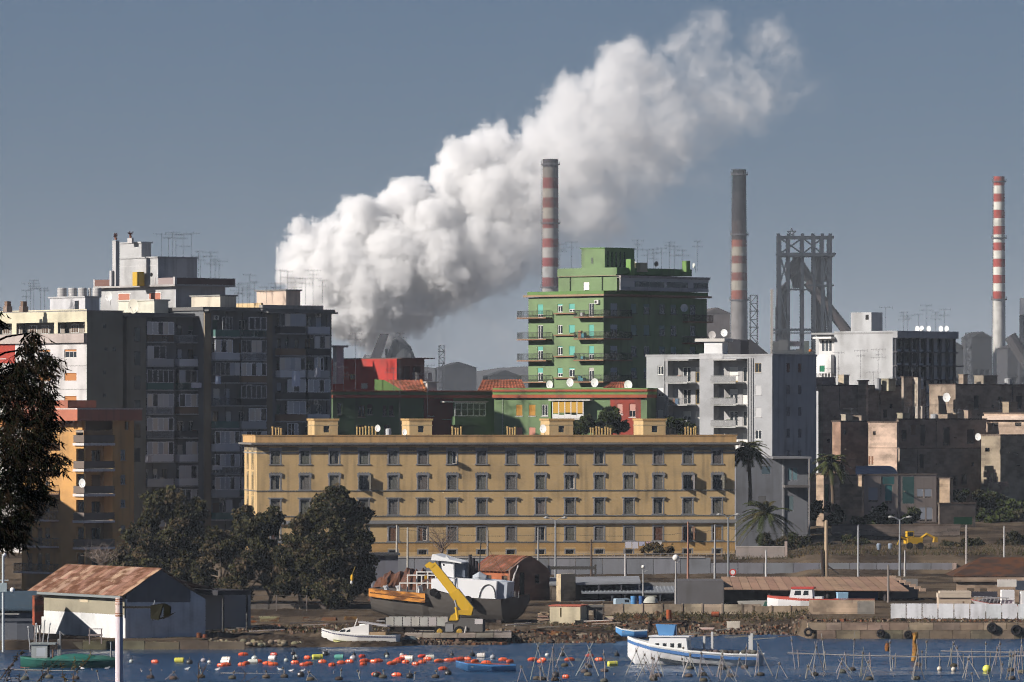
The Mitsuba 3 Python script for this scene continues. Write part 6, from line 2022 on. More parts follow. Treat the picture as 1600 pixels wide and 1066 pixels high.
for px, p0, p1, Y, kind, col, lab in POLES:
    b = at(px, p1, Y)
    t = at(px, p0, Y)
    zb = min(gz(px, Y), b[2])
    fr = Fr([b[0], b[1], 0], 0)
    nm = {'lamp2': 'street_lamp', 'lamp1': 'street_lamp', 'pole': 'pole', 'sign': 'road_sign'}[kind]
    k = thing(nm, lab, {'street_lamp': 'street lamp', 'pole': 'pole', 'road_sign': 'sign'}[nm])
    r_ = {'lamp2': .13, 'lamp1': .10, 'pole': .13, 'sign': .05}[kind]
    if px == 1291:
        r_ = .24
    g = G(fr, col).tube([[0, 0, zb], [0, 0, (zb + t[2]) / 2], [0, 0, t[2]]], [r_ * 1.2, r_, r_ * .8], 8)
    part(k, 'post', g)
    if kind == 'lamp2':
        for s in (-1, 1):
            part(k, 'arm', G(fr, col).tube([[0, 0, t[2] - .1], [s * .55, 0, t[2] + .22], [s * .95, 0, t[2] + .28]], .05, 5))
            part(k, 'lamp_head', G(fr, (.34, .34, .33)).tube([[s * .8, 0, t[2] + .28], [s * 1.2, 0, t[2] + .34], [s * 1.5, 0, t[2] + .3]], [.07, .17, .08], 8))
    elif kind == 'lamp1':
        part(k, 'globe', G(fr, (.68, .66, .62)).ball([0, 0, t[2] + .3], .36 if px == 1056 else .2, n=2))
        part(k, 'arm', G(fr, col).tube([[0, 0, t[2] - .3], [.5, 0, t[2] - .1]], .04, 5))
    elif kind == 'sign':
        part(k, 'disc', G(fr, (.5, .06, .05)).tube([[0, -.08, t[2] - .1], [0, -.03, t[2] - .1]], .42, 16))
        part(k, 'disc_face', G(fr, (.66, .65, .64)).tube([[0, -.09, t[2] - .1], [0, -.081, t[2] - .1]], .28, 16))
        part(k, 'plate', G(fr, (.62, .60, .6)).box(-.3, .3, -.07, -.04, t[2] - 1.1, t[2] - .6))
    else:
        part(k, 'cap', G(fr, tuple(c * .7 for c in col)).tube([[0, 0, t[2]], [0, 0, t[2] + .18]], [r_ * 1.1, r_ * .3], 8))
    if px == 1291:
        part(k, 'stay', G(fr, (.06, .05, .045)).tube([[0, 0, t[2] - 5.2], [1.5, 0, zb + 1.5]], .1, 5))
        part(k, 'stub_post', G(fr, (.05, .04, .035)).tube([[-.3, -.2, zb], [-.55, -.2, zb + 4.4]], .2, 7))

for i, (a, b, Ya, Yb, lab) in enumerate(((( 620, 826), (868, 834), 756, 752, 'sagging overhead wire across the left half of the ochre ground floor'), ((868, 834), (1138, 826), 752, 752, 'sagging overhead wire across the right half of the ochre ground floor'), ((1138, 826), (1341, 829), 752, 740, 'overhead wire from the corner lamp to the concrete pole'), ((1341, 827), (1510, 826), 740, 740, 'overhead wire between the concrete poles at the right'))):
    p, q = at(*a, Ya), at(*b, Yb)
    g = G(WORLD, (.05, .05, .05)).tube([p + (q - p) * u - np.array([0, 0, 2.4 * u * (1 - u)]) for u in np.linspace(0, 1, 13)], .022, 3)
    solo('overhead_wire', g, 'paint', lab, 'wire')

# ---- yellow digger on the bank, two blue grey silos
k = thing('digger', 'small yellow digger half hidden in dark scrub on the right slope', 'digger')
fd = Fr([*at(1425, 858, 780)[:2], 0], 15)
S7 = 780 / F
zd = at(0, 858, 780)[2]
YLW = (.50, .30, .03)
part(k, 'body', G(fd, YLW).prism([(-.9, zd + .7), (1.2, zd + .7), (1.3, zd + 1.5), (.3, zd + 1.6), (-.9, zd + 1.4)], -.8, .8))
part(k, 'cab', G(fd, YLW).box(-.9, .05, -.7, .1, zd + 1.6, zd + 2.4))
part(k, 'cab_window', G(fd, GLASSC).box(-.8, -.05, -.73, -.703, zd + 1.7, zd + 2.25), 'glass')
part(k, 'boom', G(fd, YLW).tube([[.9, -.4, zd + 1.3], [1.9, -.6, zd + 2.0], [2.9, -.7, zd + 1.5]], [.22, .2, .16], 6))
part(k, 'bucket', G(fd, (.4, .24, .04)).prism([(2.7, zd + .9), (3.3, zd + .9), (3.2, zd + 1.6), (2.8, zd + 1.6)], -1.1, -.4))
part(k, 'boom', G(fd, YLW).tube([[-.8, -.4, zd + 1.2], [-1.8, -.5, zd + 1.6], [-2.2, -.5, zd + .6]], [.2, .18, .14], 6))
for x in (-.6, .9):
    part(k, 'wheel', G(fd, (.03, .03, .03)).tube([[x, -.95, zd + .45], [x, -.55, zd + .45]], .45, 14))
for i, px in enumerate((1373, 1391)):
    k = thing('silo', 'narrow blue grey bin %s of two on the slope beside the digger' % ('left' if i == 0 else 'right'), 'bin')
    p = at(px, 880, 778)
    fr = Fr([p[0], p[1], 0], 0)
    part(k, 'drum', G(fr, (.20, .24, .29)).tube([[0, 0, gz(px, 778)], [0, 0, at(0, 851, 778)[2]]], [.26, .3], 10))
    part(k, 'lid', G(fr, (.25, .28, .32)).tube([[0, 0, at(0, 851, 778)[2] + .003], [0, 0, at(0, 849, 778)[2]]], [.34, .2], 10))

# ---- the red brick barn with a curved gable
k = thing('barn', 'old red brick barn with a rusty roof and a dark rounded gable', 'barn')
fb_ = fac(797, 665, 38)
b0 = Fr(fb_.O, fb_.a - 90)
WB = -b0.X(742)
LB = fb_.X(859)
bl_ = fb_.left(WB)
zb_ = lambda py: fb_.Z(py, 800)
prof = [(0, .0), (LB, .0), (LB, zb_(893)), (LB * .9, zb_(886.5)), (LB * .72, zb_(877.5)), (LB * .56, zb_(871.5)), (LB * .46, zb_(870.5)), (LB * .34, zb_(873.5)), (LB * .15, zb_(883)), (0, zb_(891))]
part(k, 'gable', G(fb_, (.26, .15, .11)).prism(prof, 0, .3), 'stone')
for a, b_, p0, p1 in ((812, 819, 895, 930), (836, 842, 898, 912)):
    part(k, 'opening', G(fb_, (.015, .014, .014)).box(fb_.X(a), fb_.X(b_), -.05, -.003, fb_.Z(p1, a), fb_.Z(p0, a)))
part(k, 'side_wall', G(bl_, (.46, .15, .07)).wall(0, WB - .31, 0, zb_(891) - .1, [(2 + 3 * i, 3.1 + 3 * i, zb_(915), zb_(900)) for i in range(4)], t=.3), 'stone')
for i in range(9):                                     # rusty sheets, bent over the curve
    y0, y1 = WB * i / 9 + .31, WB * (i + 1) / 9 + .25
    g = G(fb_, jit((.20, .085, .055), random.Random(i), .3))
    q = prof[2:]
    for a, b_ in zip(q[:-1], q[1:]):
        g.quad([a[0], y0, a[1] + .12], [a[0], y1, a[1] + .12], [b_[0], y1, b_[1] + .12], [b_[0], y0, b_[1] + .12])
    g.quad([0, y0, q[-1][1] + .12], [0, y1, q[-1][1] + .12], [-.5, y1, q[-1][1] - .15], [-.5, y0, q[-1][1] - .15])
    part(k, 'roof_sheet', g, 'rusty')
part(k, 'drain_pipe', G(fb_, (.45, .42, .4)).tube([[-.3, -.35, zb_(928)], [.4, -.35, zb_(897)], [.9, -.35, zb_(884)]], .1, 6))

# ---- small dark hut and spoil heap behind the ship
k = thing('hut', 'low grey hut with a dark flat roof right of the tallest eucalyptus', 'hut')
h = Fr([*at(582, 900, 690)[:2], 0], 4)
S6 = 690 / F
part(k, 'wall', G(h, (.15, .15, .175)).box(0, 40 * S6, 0, 4, .5, at(0, 868, 690)[2]), 'wall')
part(k, 'roof', G(h, (.06, .06, .065)).box(-.3, 43 * S6, -.5, 4.3, at(0, 868, 690)[2] + .003, at(0, 864.5, 690)[2]))
part(k, 'door', G(h, (.05, .05, .06)).box(1.6, 2.4, -.05, -.003, .6, 2.9))


def mound(name, label, px0, px1, py_t, py_b, Y, dep, col, seed, mat='rusty', n=26, kind='structure'):
    """an irregular heap standing on the ground"""
    S = Y / F
    x = np.linspace((px0 - 800) * S, (px1 - 800) * S, n)
    hgt = max((py_b - py_t) * S, .2)
    zb = H + (YH - py_b) * S
    rows_ = []
    m = 9
    for j in range(m):
        v = j / (m - 1)
        y = Y + dep * (v - .2)
        u = np.linspace(0, 1, n)
        env = np.clip(1 - (2 * u - 1) ** 4, 0, 1) * math.sin(math.pi * min(max(v * .9 + .05, 0), 1)) ** .8
        nz = meshkit.noise(np.c_[x * .8 + seed, np.full(n, y) * .8, x * 0]) * .55 + meshkit.noise(np.c_[x * 2.6 + seed, np.full(n, y) * 2.6, x * 0]) * .45
        z = zb - .4 + (hgt + .4) * env * (.45 + .75 * nz)
        z[[0, -1]] = zb - .6
        if j in (0, m - 1):
            z[:] = zb - .6
        rows_.append(np.c_[x, np.full(n, y), z])
    R_ = np.array(rows_)
    ii = np.arange(m * n).reshape(m, n)
    q = np.stack([ii[:-1, :-1], ii[:-1, 1:], ii[1:, 1:], ii[1:, :-1]], -1).reshape(-1, 4)
    g = G(WORLD, col)
    g.add(R_.reshape(-1, 3), np.vstack([q[:, [0, 1, 2]], q[:, [0, 2, 3]]]))
    if kind == 'structure':
        return structure(name, g, mat, label)
    return solo(name, g, mat, label, 'heap', None, kind)


mound('earth_mound', 'reddish brown earth heap behind the stranded ship', 575, 700, 888, 930, 655, 10, (.13, .07, .055), 3, 'soil' if False else 'rusty')
mound('earth_mound', 'weedy brown earth heap before the cream yard wall', 955, 1120, 957, 985, 600, 9, (.12, .085, .055), 9)
mound('earth_mound', 'weedy heap right of the rusty drums', 1080, 1262, 966, 990, 599, 8, (.12, .09, .06), 17)
mound('earth_mound', 'rust stained muddy bank along the slipway', 630, 960, 984, 1004, 574, 8, (.19, .085, .03), 23)
mound('earth_mound', 'pale stony shore below the old machinery left of the white motor boat', 320, 500, 990, 1004, 566, 8, (.16, .10, .075), 31)

# ---- the long dark canopies
k = thing('canopy', 'long dark open canopy with a grey corrugated roof and thin posts', 'shed')
Yc = 668
fc = Fr([0, Yc, 0], 0)
cx = lambda px: (px - 800) * Yc / F
cz = lambda py: H + (YH - py) * Yc / F
part(k, 'roof', G(fc, (.20, .215, .235)).hexa([[cx(908), -5, cz(926)], [cx(1058), -5, cz(925)], [cx(1058), 4, cz(920)], [cx(908), 4, cz(920)], [cx(908), -5, cz(924)], [cx(1058), -5, cz(923)], [cx(1058), 4, cz(918)], [cx(908), 4, cz(918)]]), 'wall')
for i in range(26):
    x = cx(909) + (cx(1057) - cx(909)) * i / 25
    part(k, 'roof_rib', G(fc, (.22, .235, .255)).hexa([[x - .08, -5, cz(924) + .003], [x + .08, -5, cz(924) + .003], [x + .08, 4, cz(918) + .003], [x - .08, 4, cz(918) + .003], [x - .05, -5, cz(924) + .09], [x + .05, -5, cz(924) + .09], [x + .05, 4, cz(918) + .09], [x - .05, 4, cz(918) + .09]]))
for px in (955, 975, 998, 1030, 1056):
    part(k, 'post', G(fc, (.08, .085, .10)).box(cx(px) - .08, cx(px) + .08, -4.8, -4.6, .5, cz(923)))
part(k, 'back_wall', G(fc, (.22, .21, .20)).box(cx(900), cx(1130), 4.2, 4.5, .5, cz(912)), 'wall')
part(k, 'side_panel', G(fc, (.20, .21, .235)).box(cx(906), cx(944), -4.4, -4.25, .5, cz(936)), 'wall')
k = thing('lean_to', 'lean-to with a thin sloping roof and a lit stone pier right of the barn', 'shed')
part(k, 'roof', G(fc, (.24, .25, .27)).hexa([[cx(858), -3, cz(914)], [cx(1000), -3, cz(911)], [cx(1000), 5, cz(905)], [cx(858), 5, cz(907)], [cx(858), -3, cz(911)], [cx(1000), -3, cz(908)], [cx(1000), 5, cz(902)], [cx(858), 5, cz(904)]]), 'wall')
part(k, 'stone_pier', G(fac(889, 664, 40), (.52, .42, .28)).box(-1.2, 1.0, 0, .8, .5, at(0, 897, 664)[2]), 'stone')
part(k, 'side_wall', G(fc, (.2, .17, .14)).box(cx(862), cx(885), -1, 2, .5, cz(912)), 'stone')
for px in (935, 970, 998):
    part(k, 'post', G(fc, (.07, .07, .08)).box(cx(px) - .07, cx(px) + .07, -2.9, -2.75, .5, cz(909.5)))
part(k, 'gantry', G(fc, (.06, .055, .05)).box(cx(860), cx(932), 5.5, 5.8, cz(892), cz(887)).box(cx(930), cx(933), 5.5, 5.9, .5, cz(884)))

k = thing('boat_shed', 'long boatyard shed with a low brown sloping roof on the right', 'shed')
Yk = 648
fk = Fr([0, Yk, 0], 0)
kx_ = lambda px: (px - 800) * Yk / F
kz = lambda py: H + (YH - py) * Yk / F
n = 20
for i in range(n):
    a, b_ = 1130 + (1418 - 1130) * i / n, 1130 + (1418 - 1130) * (i + 1) / n
    tw = 1130 + (1398 - 1130) * i / n, 1130 + (1398 - 1130) * (i + 1) / n
    ee = kz(919 + 2.5 * i / n), kz(919 + 2.5 * (i + 1) / n)
    part(k, 'roof_sheet', G(fk, jit((.34, .215, .15), random.Random(i + 50), .10)).hexa([[kx_(a) + .02, -3, ee[0] - .1], [kx_(b_) - .02, -3, ee[1] - .1], [kx_(tw[1]) - .02, 7, kz(904) - .1], [kx_(tw[0]) + .02, 7, kz(904) - .1], [kx_(a) + .02, -3, ee[0]], [kx_(b_) - .02, -3, ee[1]], [kx_(tw[1]) - .02, 7, kz(904)], [kx_(tw[0]) + .02, 7, kz(904)]]), 'wall')
for i in range(7):
    u = i / 6
    part(k, 'verge_block', G(fk, (.44, .32, .24)).box(kx_(1398 + 38 * u) - .1, kx_(1406 + 38 * u), -3 + 9 * (1 - u), -1.6 + 9 * (1 - u), kz(907 + 16 * u), kz(902.5 + 16 * u)), 'stone')
part(k, 'back_wall', G(fk, (.2, .19, .18)).box(kx_(1060), kx_(1440), 6, 6.3, .5, kz(907)), 'wall')
part(k, 'end_block', G(fk, (.13, .125, .13)).box(kx_(1056), kx_(1130) - .02, -2, 5.9, .5, kz(907)), 'wall')
for px in (1200, 1290, 1380):
    part(k, 'post', G(fk, (.09, .08, .08)).box(kx_(px) - .1, kx_(px) + .1, -2.6, -2.4, .5, kz(921)))
part(k, 'tarpaulin', G(fk, (.03, .07, .19)).box(kx_(1305), kx_(1372), 0, .3, kz(938), kz(925)), 'paint', 'blue tarpaulin')

# ---- walls along the shore
def run_wall(name, label, px0, px1, Y, py_t, py_b, col, step, mat='stone', a=0, jitter=.08, t=.25, pname='panel', gap=.03, buttress=None):
    k = thing(name, label, 'wall' if 'fence' not in name else 'fence')
    fr = fac(px0, Y, a)
    L = fr.X(px1)
    n = max(1, round(L / step))
    zt, zb = fr.Z(py_t, (px0 + px1) / 2), fr.Z(py_b, (px0 + px1) / 2) - .5
    r = random.Random(int(px0))
    for i in range(n):
        part(k, pname, G(fr, jit(col, r, jitter)).box(L * i / n + gap / 2, L * (i + 1) / n - gap / 2, 0, t, zb, zt + r.uniform(-.03, .03)), mat)
        if buttress:
            part(k, 'post', G(fr, buttress).box(L * i / n - .09, L * i / n + .09, -.12, -.003, zb, zt + .08), mat)
    return k, fr, L, zb, zt


run_wall('yard_wall', 'long low cream yard wall behind the weedy heaps', 910, 1190, 618, 944, 966, (.46, .37, .27), 2.1, buttress=(.40, .32, .24))
q = run_wall('yard_wall', 'lower cream wall with buttresses left of the tall beige wall', 1176, 1264, 606, 947, 972, (.44, .33, .23), 1.8, buttress=(.36, .27, .19))
q = run_wall('yard_wall', 'tall beige plastered wall before the red roofed cabin boat', 1264, 1367, 603, 938, 972, (.54, .40, .28), 20, a=-8)
part(q[0], 'grey_patch', G(q[1], (.30, .28, .25)).box(q[2] - 1.8, q[2] - .05, -.02, -.004, q[3], q[4] - .1), 'stone')
part(q[0], 'coping', G(q[1], (.36, .15, .11)).box(q[2] * .45, q[2], -.1, .35, q[4] + .05, q[4] + .16), 'stone')
run_wall('panel_fence', 'white corrugated panel fence on the quay at the right', 1391, 1640, 589, 943.5, 971, (.62, .63, .65), 1.58, 'wall', -7, .05, .08, 'fence_panel', .10)
run_wall('yard_fence', 'grey plank wall behind the rusty machinery left of the ship', 340, 580, 640, 944, 965, (.20, .175, .155), 2.6, 'stone', 0, .15, .15, 'fence_panel', .12)
k = thing('wire_fence', 'tall thin posted wire fence behind the rusty machinery on the left', 'fence')
for px in (345, 386, 432, 479):
    p = at(px, 960, 634)
    part(k, 'post', G(Fr([p[0], p[1], 0], 0), (.14, .12, .11)).box(-.06, .06, -.06, .06, .5, at(0, 930, 634)[2]))
for py in (931, 938, 946):
    a, b_ = at(345, py, 634), at(479, py, 634)
    part(k, 'wire', G(WORLD, (.12, .11, .10)).tube([a, b_], .02, 4))

# quay edge on the right: stone blocks, tyres hung as fenders
k = thing('quay_wall', 'low stone quay wall with hanging tyres at the right', 'quay')
fq2 = Fr([0, shore_y(1400) - .35, 0], 0)
Yq2 = fq2.O[1]
qx2 = lambda px: (px - 800) * Yq2 / F
r = random.Random(3)
for row, (p0, p1) in enumerate(((973.5, 985), (985, 999.5))):
    px = 1262 + (14 if row else 0)
    while px < 1660:
        d = r.uniform(24, 44)
        part(k, 'stone_block', G(fq2, jit((.36, .27, .19) if row == 0 else (.27, .215, .15), r, .2)).box(qx2(px) + .02, qx2(px + d) - .02, -.02 + r.uniform(-.05, .05), 1.2, H + (YH - p1) * Yq2 / F + .02 - (.8 if row else 0), H + (YH - p0) * Yq2 / F), 'stone')
        px += d
for i, (px, py, R_) in enumerate(((1550, 981, .52), (1588, 985, .55), (1376, 990, .42), (1419, 992, .42), (1263, 988, .45))):
    k = thing('tyre', ('black tyre hanging on the quay wall below the white fence, left of the last one', 'black tyre hanging on the quay wall nearest the right edge', 'small dark tyre at the waterline of the quay wall, left of two', 'small dark tyre at the waterline beside the rusty buoy', 'dark tyre lying at the left end of the quay wall')[i], 'tyre')
    p = at(px, py, Yq2 - .25)
    fr = Fr(p, 0)
    g = G(fr, (.022, .022, .024))
    n1, n2 = 20, 8
    v = [[(R_ * .72 + R_ * .28 * math.cos(2 * math.pi * b / n2)) * math.cos(2 * math.pi * a / n1), R_ * .28 * math.sin(2 * math.pi * b / n2), (R_ * .72 + R_ * .28 * math.cos(2 * math.pi * b / n2)) * math.sin(2 * math.pi * a / n1)] for a in range(n1) for b in range(n2)]
    f = []
    for a in range(n1):
        for b in range(n2):
            i0, i1, i2, i3 = a * n2 + b, ((a + 1) % n1) * n2 + b, ((a + 1) % n1) * n2 + (b + 1) % n2, a * n2 + (b + 1) % n2
            f += [[i0, i1, i2], [i0, i2, i3]]
    g.add(v, f)
    part(k, 'tread_ring', g)
    part(k, 'rope', G(fr, (.2, .18, .15)).tube([[0, 0, R_ * .7], [0, .2, R_ + .5]], .025, 4))

# ---- the left quay and the rusty roofed shed
k = thing('quay_wall', 'mossy stone quay edge before the rusty roofed shed at the left', 'quay')
fq3 = Fr([0, shore_y(150) - .3, 0], 0)
Yq3 = fq3.O[1]
px = -60
while px < 345:
    d = r.uniform(26, 60)
    part(k, 'stone_block', G(fq3, jit((.15, .13, .085), r, .25)).box((px - 800) * Yq3 / F + .02, (px + d - 800) * Yq3 / F - .02, r.uniform(-.1, .1), 1.3, -.6, .72 + r.uniform(-.08, .1)), 'stone')
    px += d
for i in range(70):
    px = r.uniform(230, 470)
    Yr = shore_y(px) + r.uniform(-.3, 2.2)
    p = at(px, 0, Yr)
    part(k, 'boulder', G(Fr([p[0], Yr, .15 + r.uniform(0, .5)], r.uniform(0, 90)), jit((.26, .22, .15), r, .3)).ball([0, 0, 0], [r.uniform(.15, .4), r.uniform(.15, .4), r.uniform(.12, .3)]), 'stone')
k = thing('boathouse', 'white walled boathouse with a rusty streaked sheet roof at the left shore', 'shed')
fs = fac(196, 556, 33)
s0 = Fr(fs.O, fs.a - 90)
WS = -s0.X(52)
LS = fs.X(321)
LG_ = fs.X(297)
sl = fs.left(WS)
zs = lambda py: fs.Z(py, 200)
zE, zR = zs(931), fs.Z(889.5, 249)
xA = fs.X(249.5)
zq = fs.Z(922, 297)
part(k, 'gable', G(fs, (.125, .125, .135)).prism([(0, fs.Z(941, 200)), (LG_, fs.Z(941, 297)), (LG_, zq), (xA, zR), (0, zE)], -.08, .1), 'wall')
part(k, 'end_wall', G(fs, (.56, .57, .59)).box(0, LS, 0, .3, .3, fs.Z(941, 200) - .003), 'wall')
part(k, 'end_wall', G(fs, (.56, .57, .59)).prism([(LG_ + .003, fs.Z(941, 297)), (LS, fs.Z(941, 320)), (LS, fs.Z(936, 320)), (LG_ + .003, zq)], 0, .3), 'wall')
part(k, 'long_wall', G(sl, (.62, .63, .62)).wall(0, WS, .3, sl.Z(957, 120), [], t=.3), 'wall')
part(k, 'upper_wall', G(sl, (.30, .27, .20)).wall(0, WS, sl.Z(957, 120) + .002, zE + .1, [], t=.3, y=-.06), 'wall')
part(k, 'notice_board', G(sl, (.48, .40, .28)).box(sl.X(126), sl.X(139), -.12, -.07, sl.Z(941, 132), sl.Z(936, 132)))
part(k, 'gutter', G(sl, (.20, .22, .22)).box(-.2, WS + .3, -.75, -.55, zE - .25, zE - .02))
part(k, 'corner_board', G(fs, (.66, .63, .60)).box(-.1, .12, -.14, -.003, .3, zE - .3), 'wall')
for i in range(22):                                    # roof sheets from eave to ridge, two courses
    y0, y1 = -.35 + (WS + .5) * i / 22, -.35 + (WS + .5) * (i + 1) / 22
    rr_ = random.Random(100 + i)
    for j in range(2):
        u0, u1 = j * .5 - (.06 if j == 0 else .02), j * .5 + .5
        xa, za = -.55 + (xA + .55) * max(u0, 0), zE - .02 + (zR - zE) * max(u0, 0)
        xb, zb2 = -.55 + (xA + .55) * u1, zE - .02 + (zR - zE) * u1
        o = .04 * j + .03 * (i % 2)
        c = rr_.choice(((.30, .175, .125), (.24, .13, .09), (.36, .24, .17), (.20, .11, .08)))
        if i == 0:
            c = (.40, .27, .18)
        part(k, 'roof_sheet', G(fs, jit(c, rr_, .12)).hexa([[xa, y0, za + o], [xb, y0, zb2 + o], [xb, y1 + .05, zb2 + o], [xa, y1 + .05, za + o], [xa, y0, za + o + .03], [xb, y0, zb2 + o + .03], [xb, y1 + .05, zb2 + o + .03], [xa, y1 + .05, za + o + .03]]), 'rusty')
part(k, 'far_roof_slope', G(fs, (.22, .14, .10)).hexa([[xA, -.35, zR], [LG_ + .3, -.35, zq - .05], [LG_ + .3, WS, zq - .05], [xA, WS, zR], [xA, -.35, zR + .12], [LG_ + .3, -.35, zq + .07], [LG_ + .3, WS, zq + .07], [xA, WS, zR + .12]]), 'rusty')
part(k, 'back_wall', G(fs, (.3, .3, .3)).box(0, LS, WS - .3, WS, .3, zE), 'wall')
part(k, 'far_side_wall', G(fs, (.56, .57, .59)).box(LS - .3, LS, .31, WS, .3, fs.Z(936, 320)), 'wall')
k2 = thing('lean_to', 'lean-to roof with a pale lit slope behind the boathouse', 'shed')
h = fac(300, 572, 33)
part(k2, 'roof', G(h, (.42, .29, .21)).hexa([[-2.8, 0, h.Z(902, 272)], [3.0, 0, h.Z(922, 320)], [3.0, 9, h.Z(922, 320)], [-2.8, 9, h.Z(902, 272)], [-2.8, 0, h.Z(901, 272)], [3.0, 0, h.Z(921, 320)], [3.0, 9, h.Z(921, 320)], [-2.8, 9, h.Z(901, 272)]]), 'rusty')
part(k2, 'fascia', G(h, (.05, .05, .055)).box(2.2, 6.0, -1.2, 9, h.Z(930, 330), h.Z(922.5, 330)))
for x in (2.9, 5.6):
    part(k2, 'post', G(h, (.07, .065, .06)).box(x, x + .15, -1.0, -.85, .5, h.Z(930, 330)))
part(k2, 'back_wall', G(h, (.30, .29, .28)).box(2.4, 9, 4, 4.2, .5, h.Z(930, 330)))
# rusty hoist column and the blue roofed shed at the edge
k = thing('hoist', 'rust red hoist column with a hook beam beside the boathouse', 'hoist')
p = at(62, 1005, 551)
fr = Fr([p[0], 547.8, 0], 25)
zt, zb = at(0, 929, 551)[2], at(0, 975, 551)[2]
part(k, 'column', G(fr, (.30, .075, .045)).box(-.35, .35, -.3, .3, zb, zt), 'rusty')
part(k, 'column_side', G(fr, (.33, .085, .05)).box(.36, .6, -.25, .25, zb + .8, zt - .15), 'rusty')
for x, x2 in ((-.2, -.25), (.1, .45), (.4, .2)):
    part(k, 'leg', G(fr, (.20, .17, .16)).tube([[x, 0, zb], [x2, 0, .6]], .07, 6))
k = thing('shed', 'low shed with a blue black roof at the left edge of the shore', 'shed')
h = Fr([*at(-40, 1000, 552)[:2], 0], 4)
S5 = 552 / F
part(k, 'wall', G(h, (.10, .11, .13)).box(0, 92 * S5, 0, 12, .4, at(0, 958, 552)[2]), 'wall')
part(k, 'roof', G(h, (.055, .085, .115)).hexa([[-.3, -.6, at(0, 954, 552)[2]], [95 * S5, -.6, at(0, 954, 552)[2]], [95 * S5, 12, at(0, 925.5, 564)[2]], [-.3, 12, at(0, 925.5, 564)[2]], [-.3, -.6, at(0, 951, 552)[2]], [95 * S5, -.6, at(0, 951, 552)[2]], [95 * S5, 12, at(0, 923.5, 564)[2]], [-.3, 12, at(0, 923.5, 564)[2]]]), 'wall')
part(k, 'fascia', G(h, (.30, .29, .27)).box(0, 70 * S5, -.66, -.61, at(0, 960.5, 552)[2], at(0, 958, 552)[2]))
part(k, 'door', G(h, (.14, .15, .17)).box(2.0, 4.0, -.05, -.003, .4, 2.6))

# ---- apartment house beyond the left edge, whose shadow lies on the orange house
k = thing('apartment_building', 'plain apartment house beyond the left edge of the view', 'building')
fo2 = Fr([-92, 680, 0], 0)
hs_ = [(1.6 + 3 * i, 2.8 + 3 * i, 2.2 + 3.2 * j, 3.8 + 3.2 * j) for i in range(6) for j in range(6)]
shell(k, fo2, 20, 20, 0, 22, (.45, .33, .2), hs_, ())
roof_slab(k, fo2, 20, 20, 22)
part(k, 'pane', G(fo2, GLASSC).box(.3, 19.7, .26, .3, .5, 21), 'glass')
# pale concrete edge of the slipway before the crane lorry
k = thing('slipway', 'pale concrete slipway edge under the crane lorry', 'slipway')
for i in range(6):
    x0_, x1_ = (632 + 28 * i - 800) * 566 / F, (659 + 28 * i - 800) * 566 / F
    part(k, 'slab', G(Fr([0, 566, 0], 0), jit((.36, .31, .26), JUNK if 'JUNK' in globals() else r, .1)).box(x0_, x1_, -.4, 12, .55, .88), 'stone')

# ---- cream hut, dark store, rubbish on the bank
k = thing('hut', 'small cream concrete hut with a red edged flat roof on the bank', 'hut')
fh = Fr([*at(859, 976, 590)[:2], 0], -14)
S5 = 590 / F
zt = at(0, 947.5, 590)[2]
part(k, 'wall', G(fh, (.56, .49, .34)).wall(0, 49 * S5, .3, zt, [(16.5 * S5, 19 * S5, at(0, 964, 590)[2], at(0, 950, 590)[2])], t=.3).box(0, 49 * S5, .31, 3, .3, zt - .01), 'wall')
part(k, 'roof_edge', G(fh, (.40, .12, .08)).box(-.1, 49 * S5 + .1, -.12, 3.1, zt + .003, zt + .12))
k = thing('hut', 'dark open fronted store right of the cream hut', 'hut')
fh2 = Fr([*at(908, 976, 592)[:2], 0], 3)
zt2 = at(0, 949, 592)[2]
part(k, 'wall', G(fh2, (.14, .135, .13)).wall(0, 34 * S5, .3, zt2, [(12 * S5, 22 * S5, .4, zt2 - .3)], t=2.0), 'stone')
part(k, 'roof', G(fh2, (.17, .16, .15)).box(-.0, 36 * S5, -.3, 3, zt2 + .003, zt2 + .15), 'stone')
part(k, 'door_post', G(fh2, (.40, .34, .26)).box(22.5 * S5, 24.5 * S5, -.06, -.003, .4, zt2 - .25))
JUNK = random.Random(29)
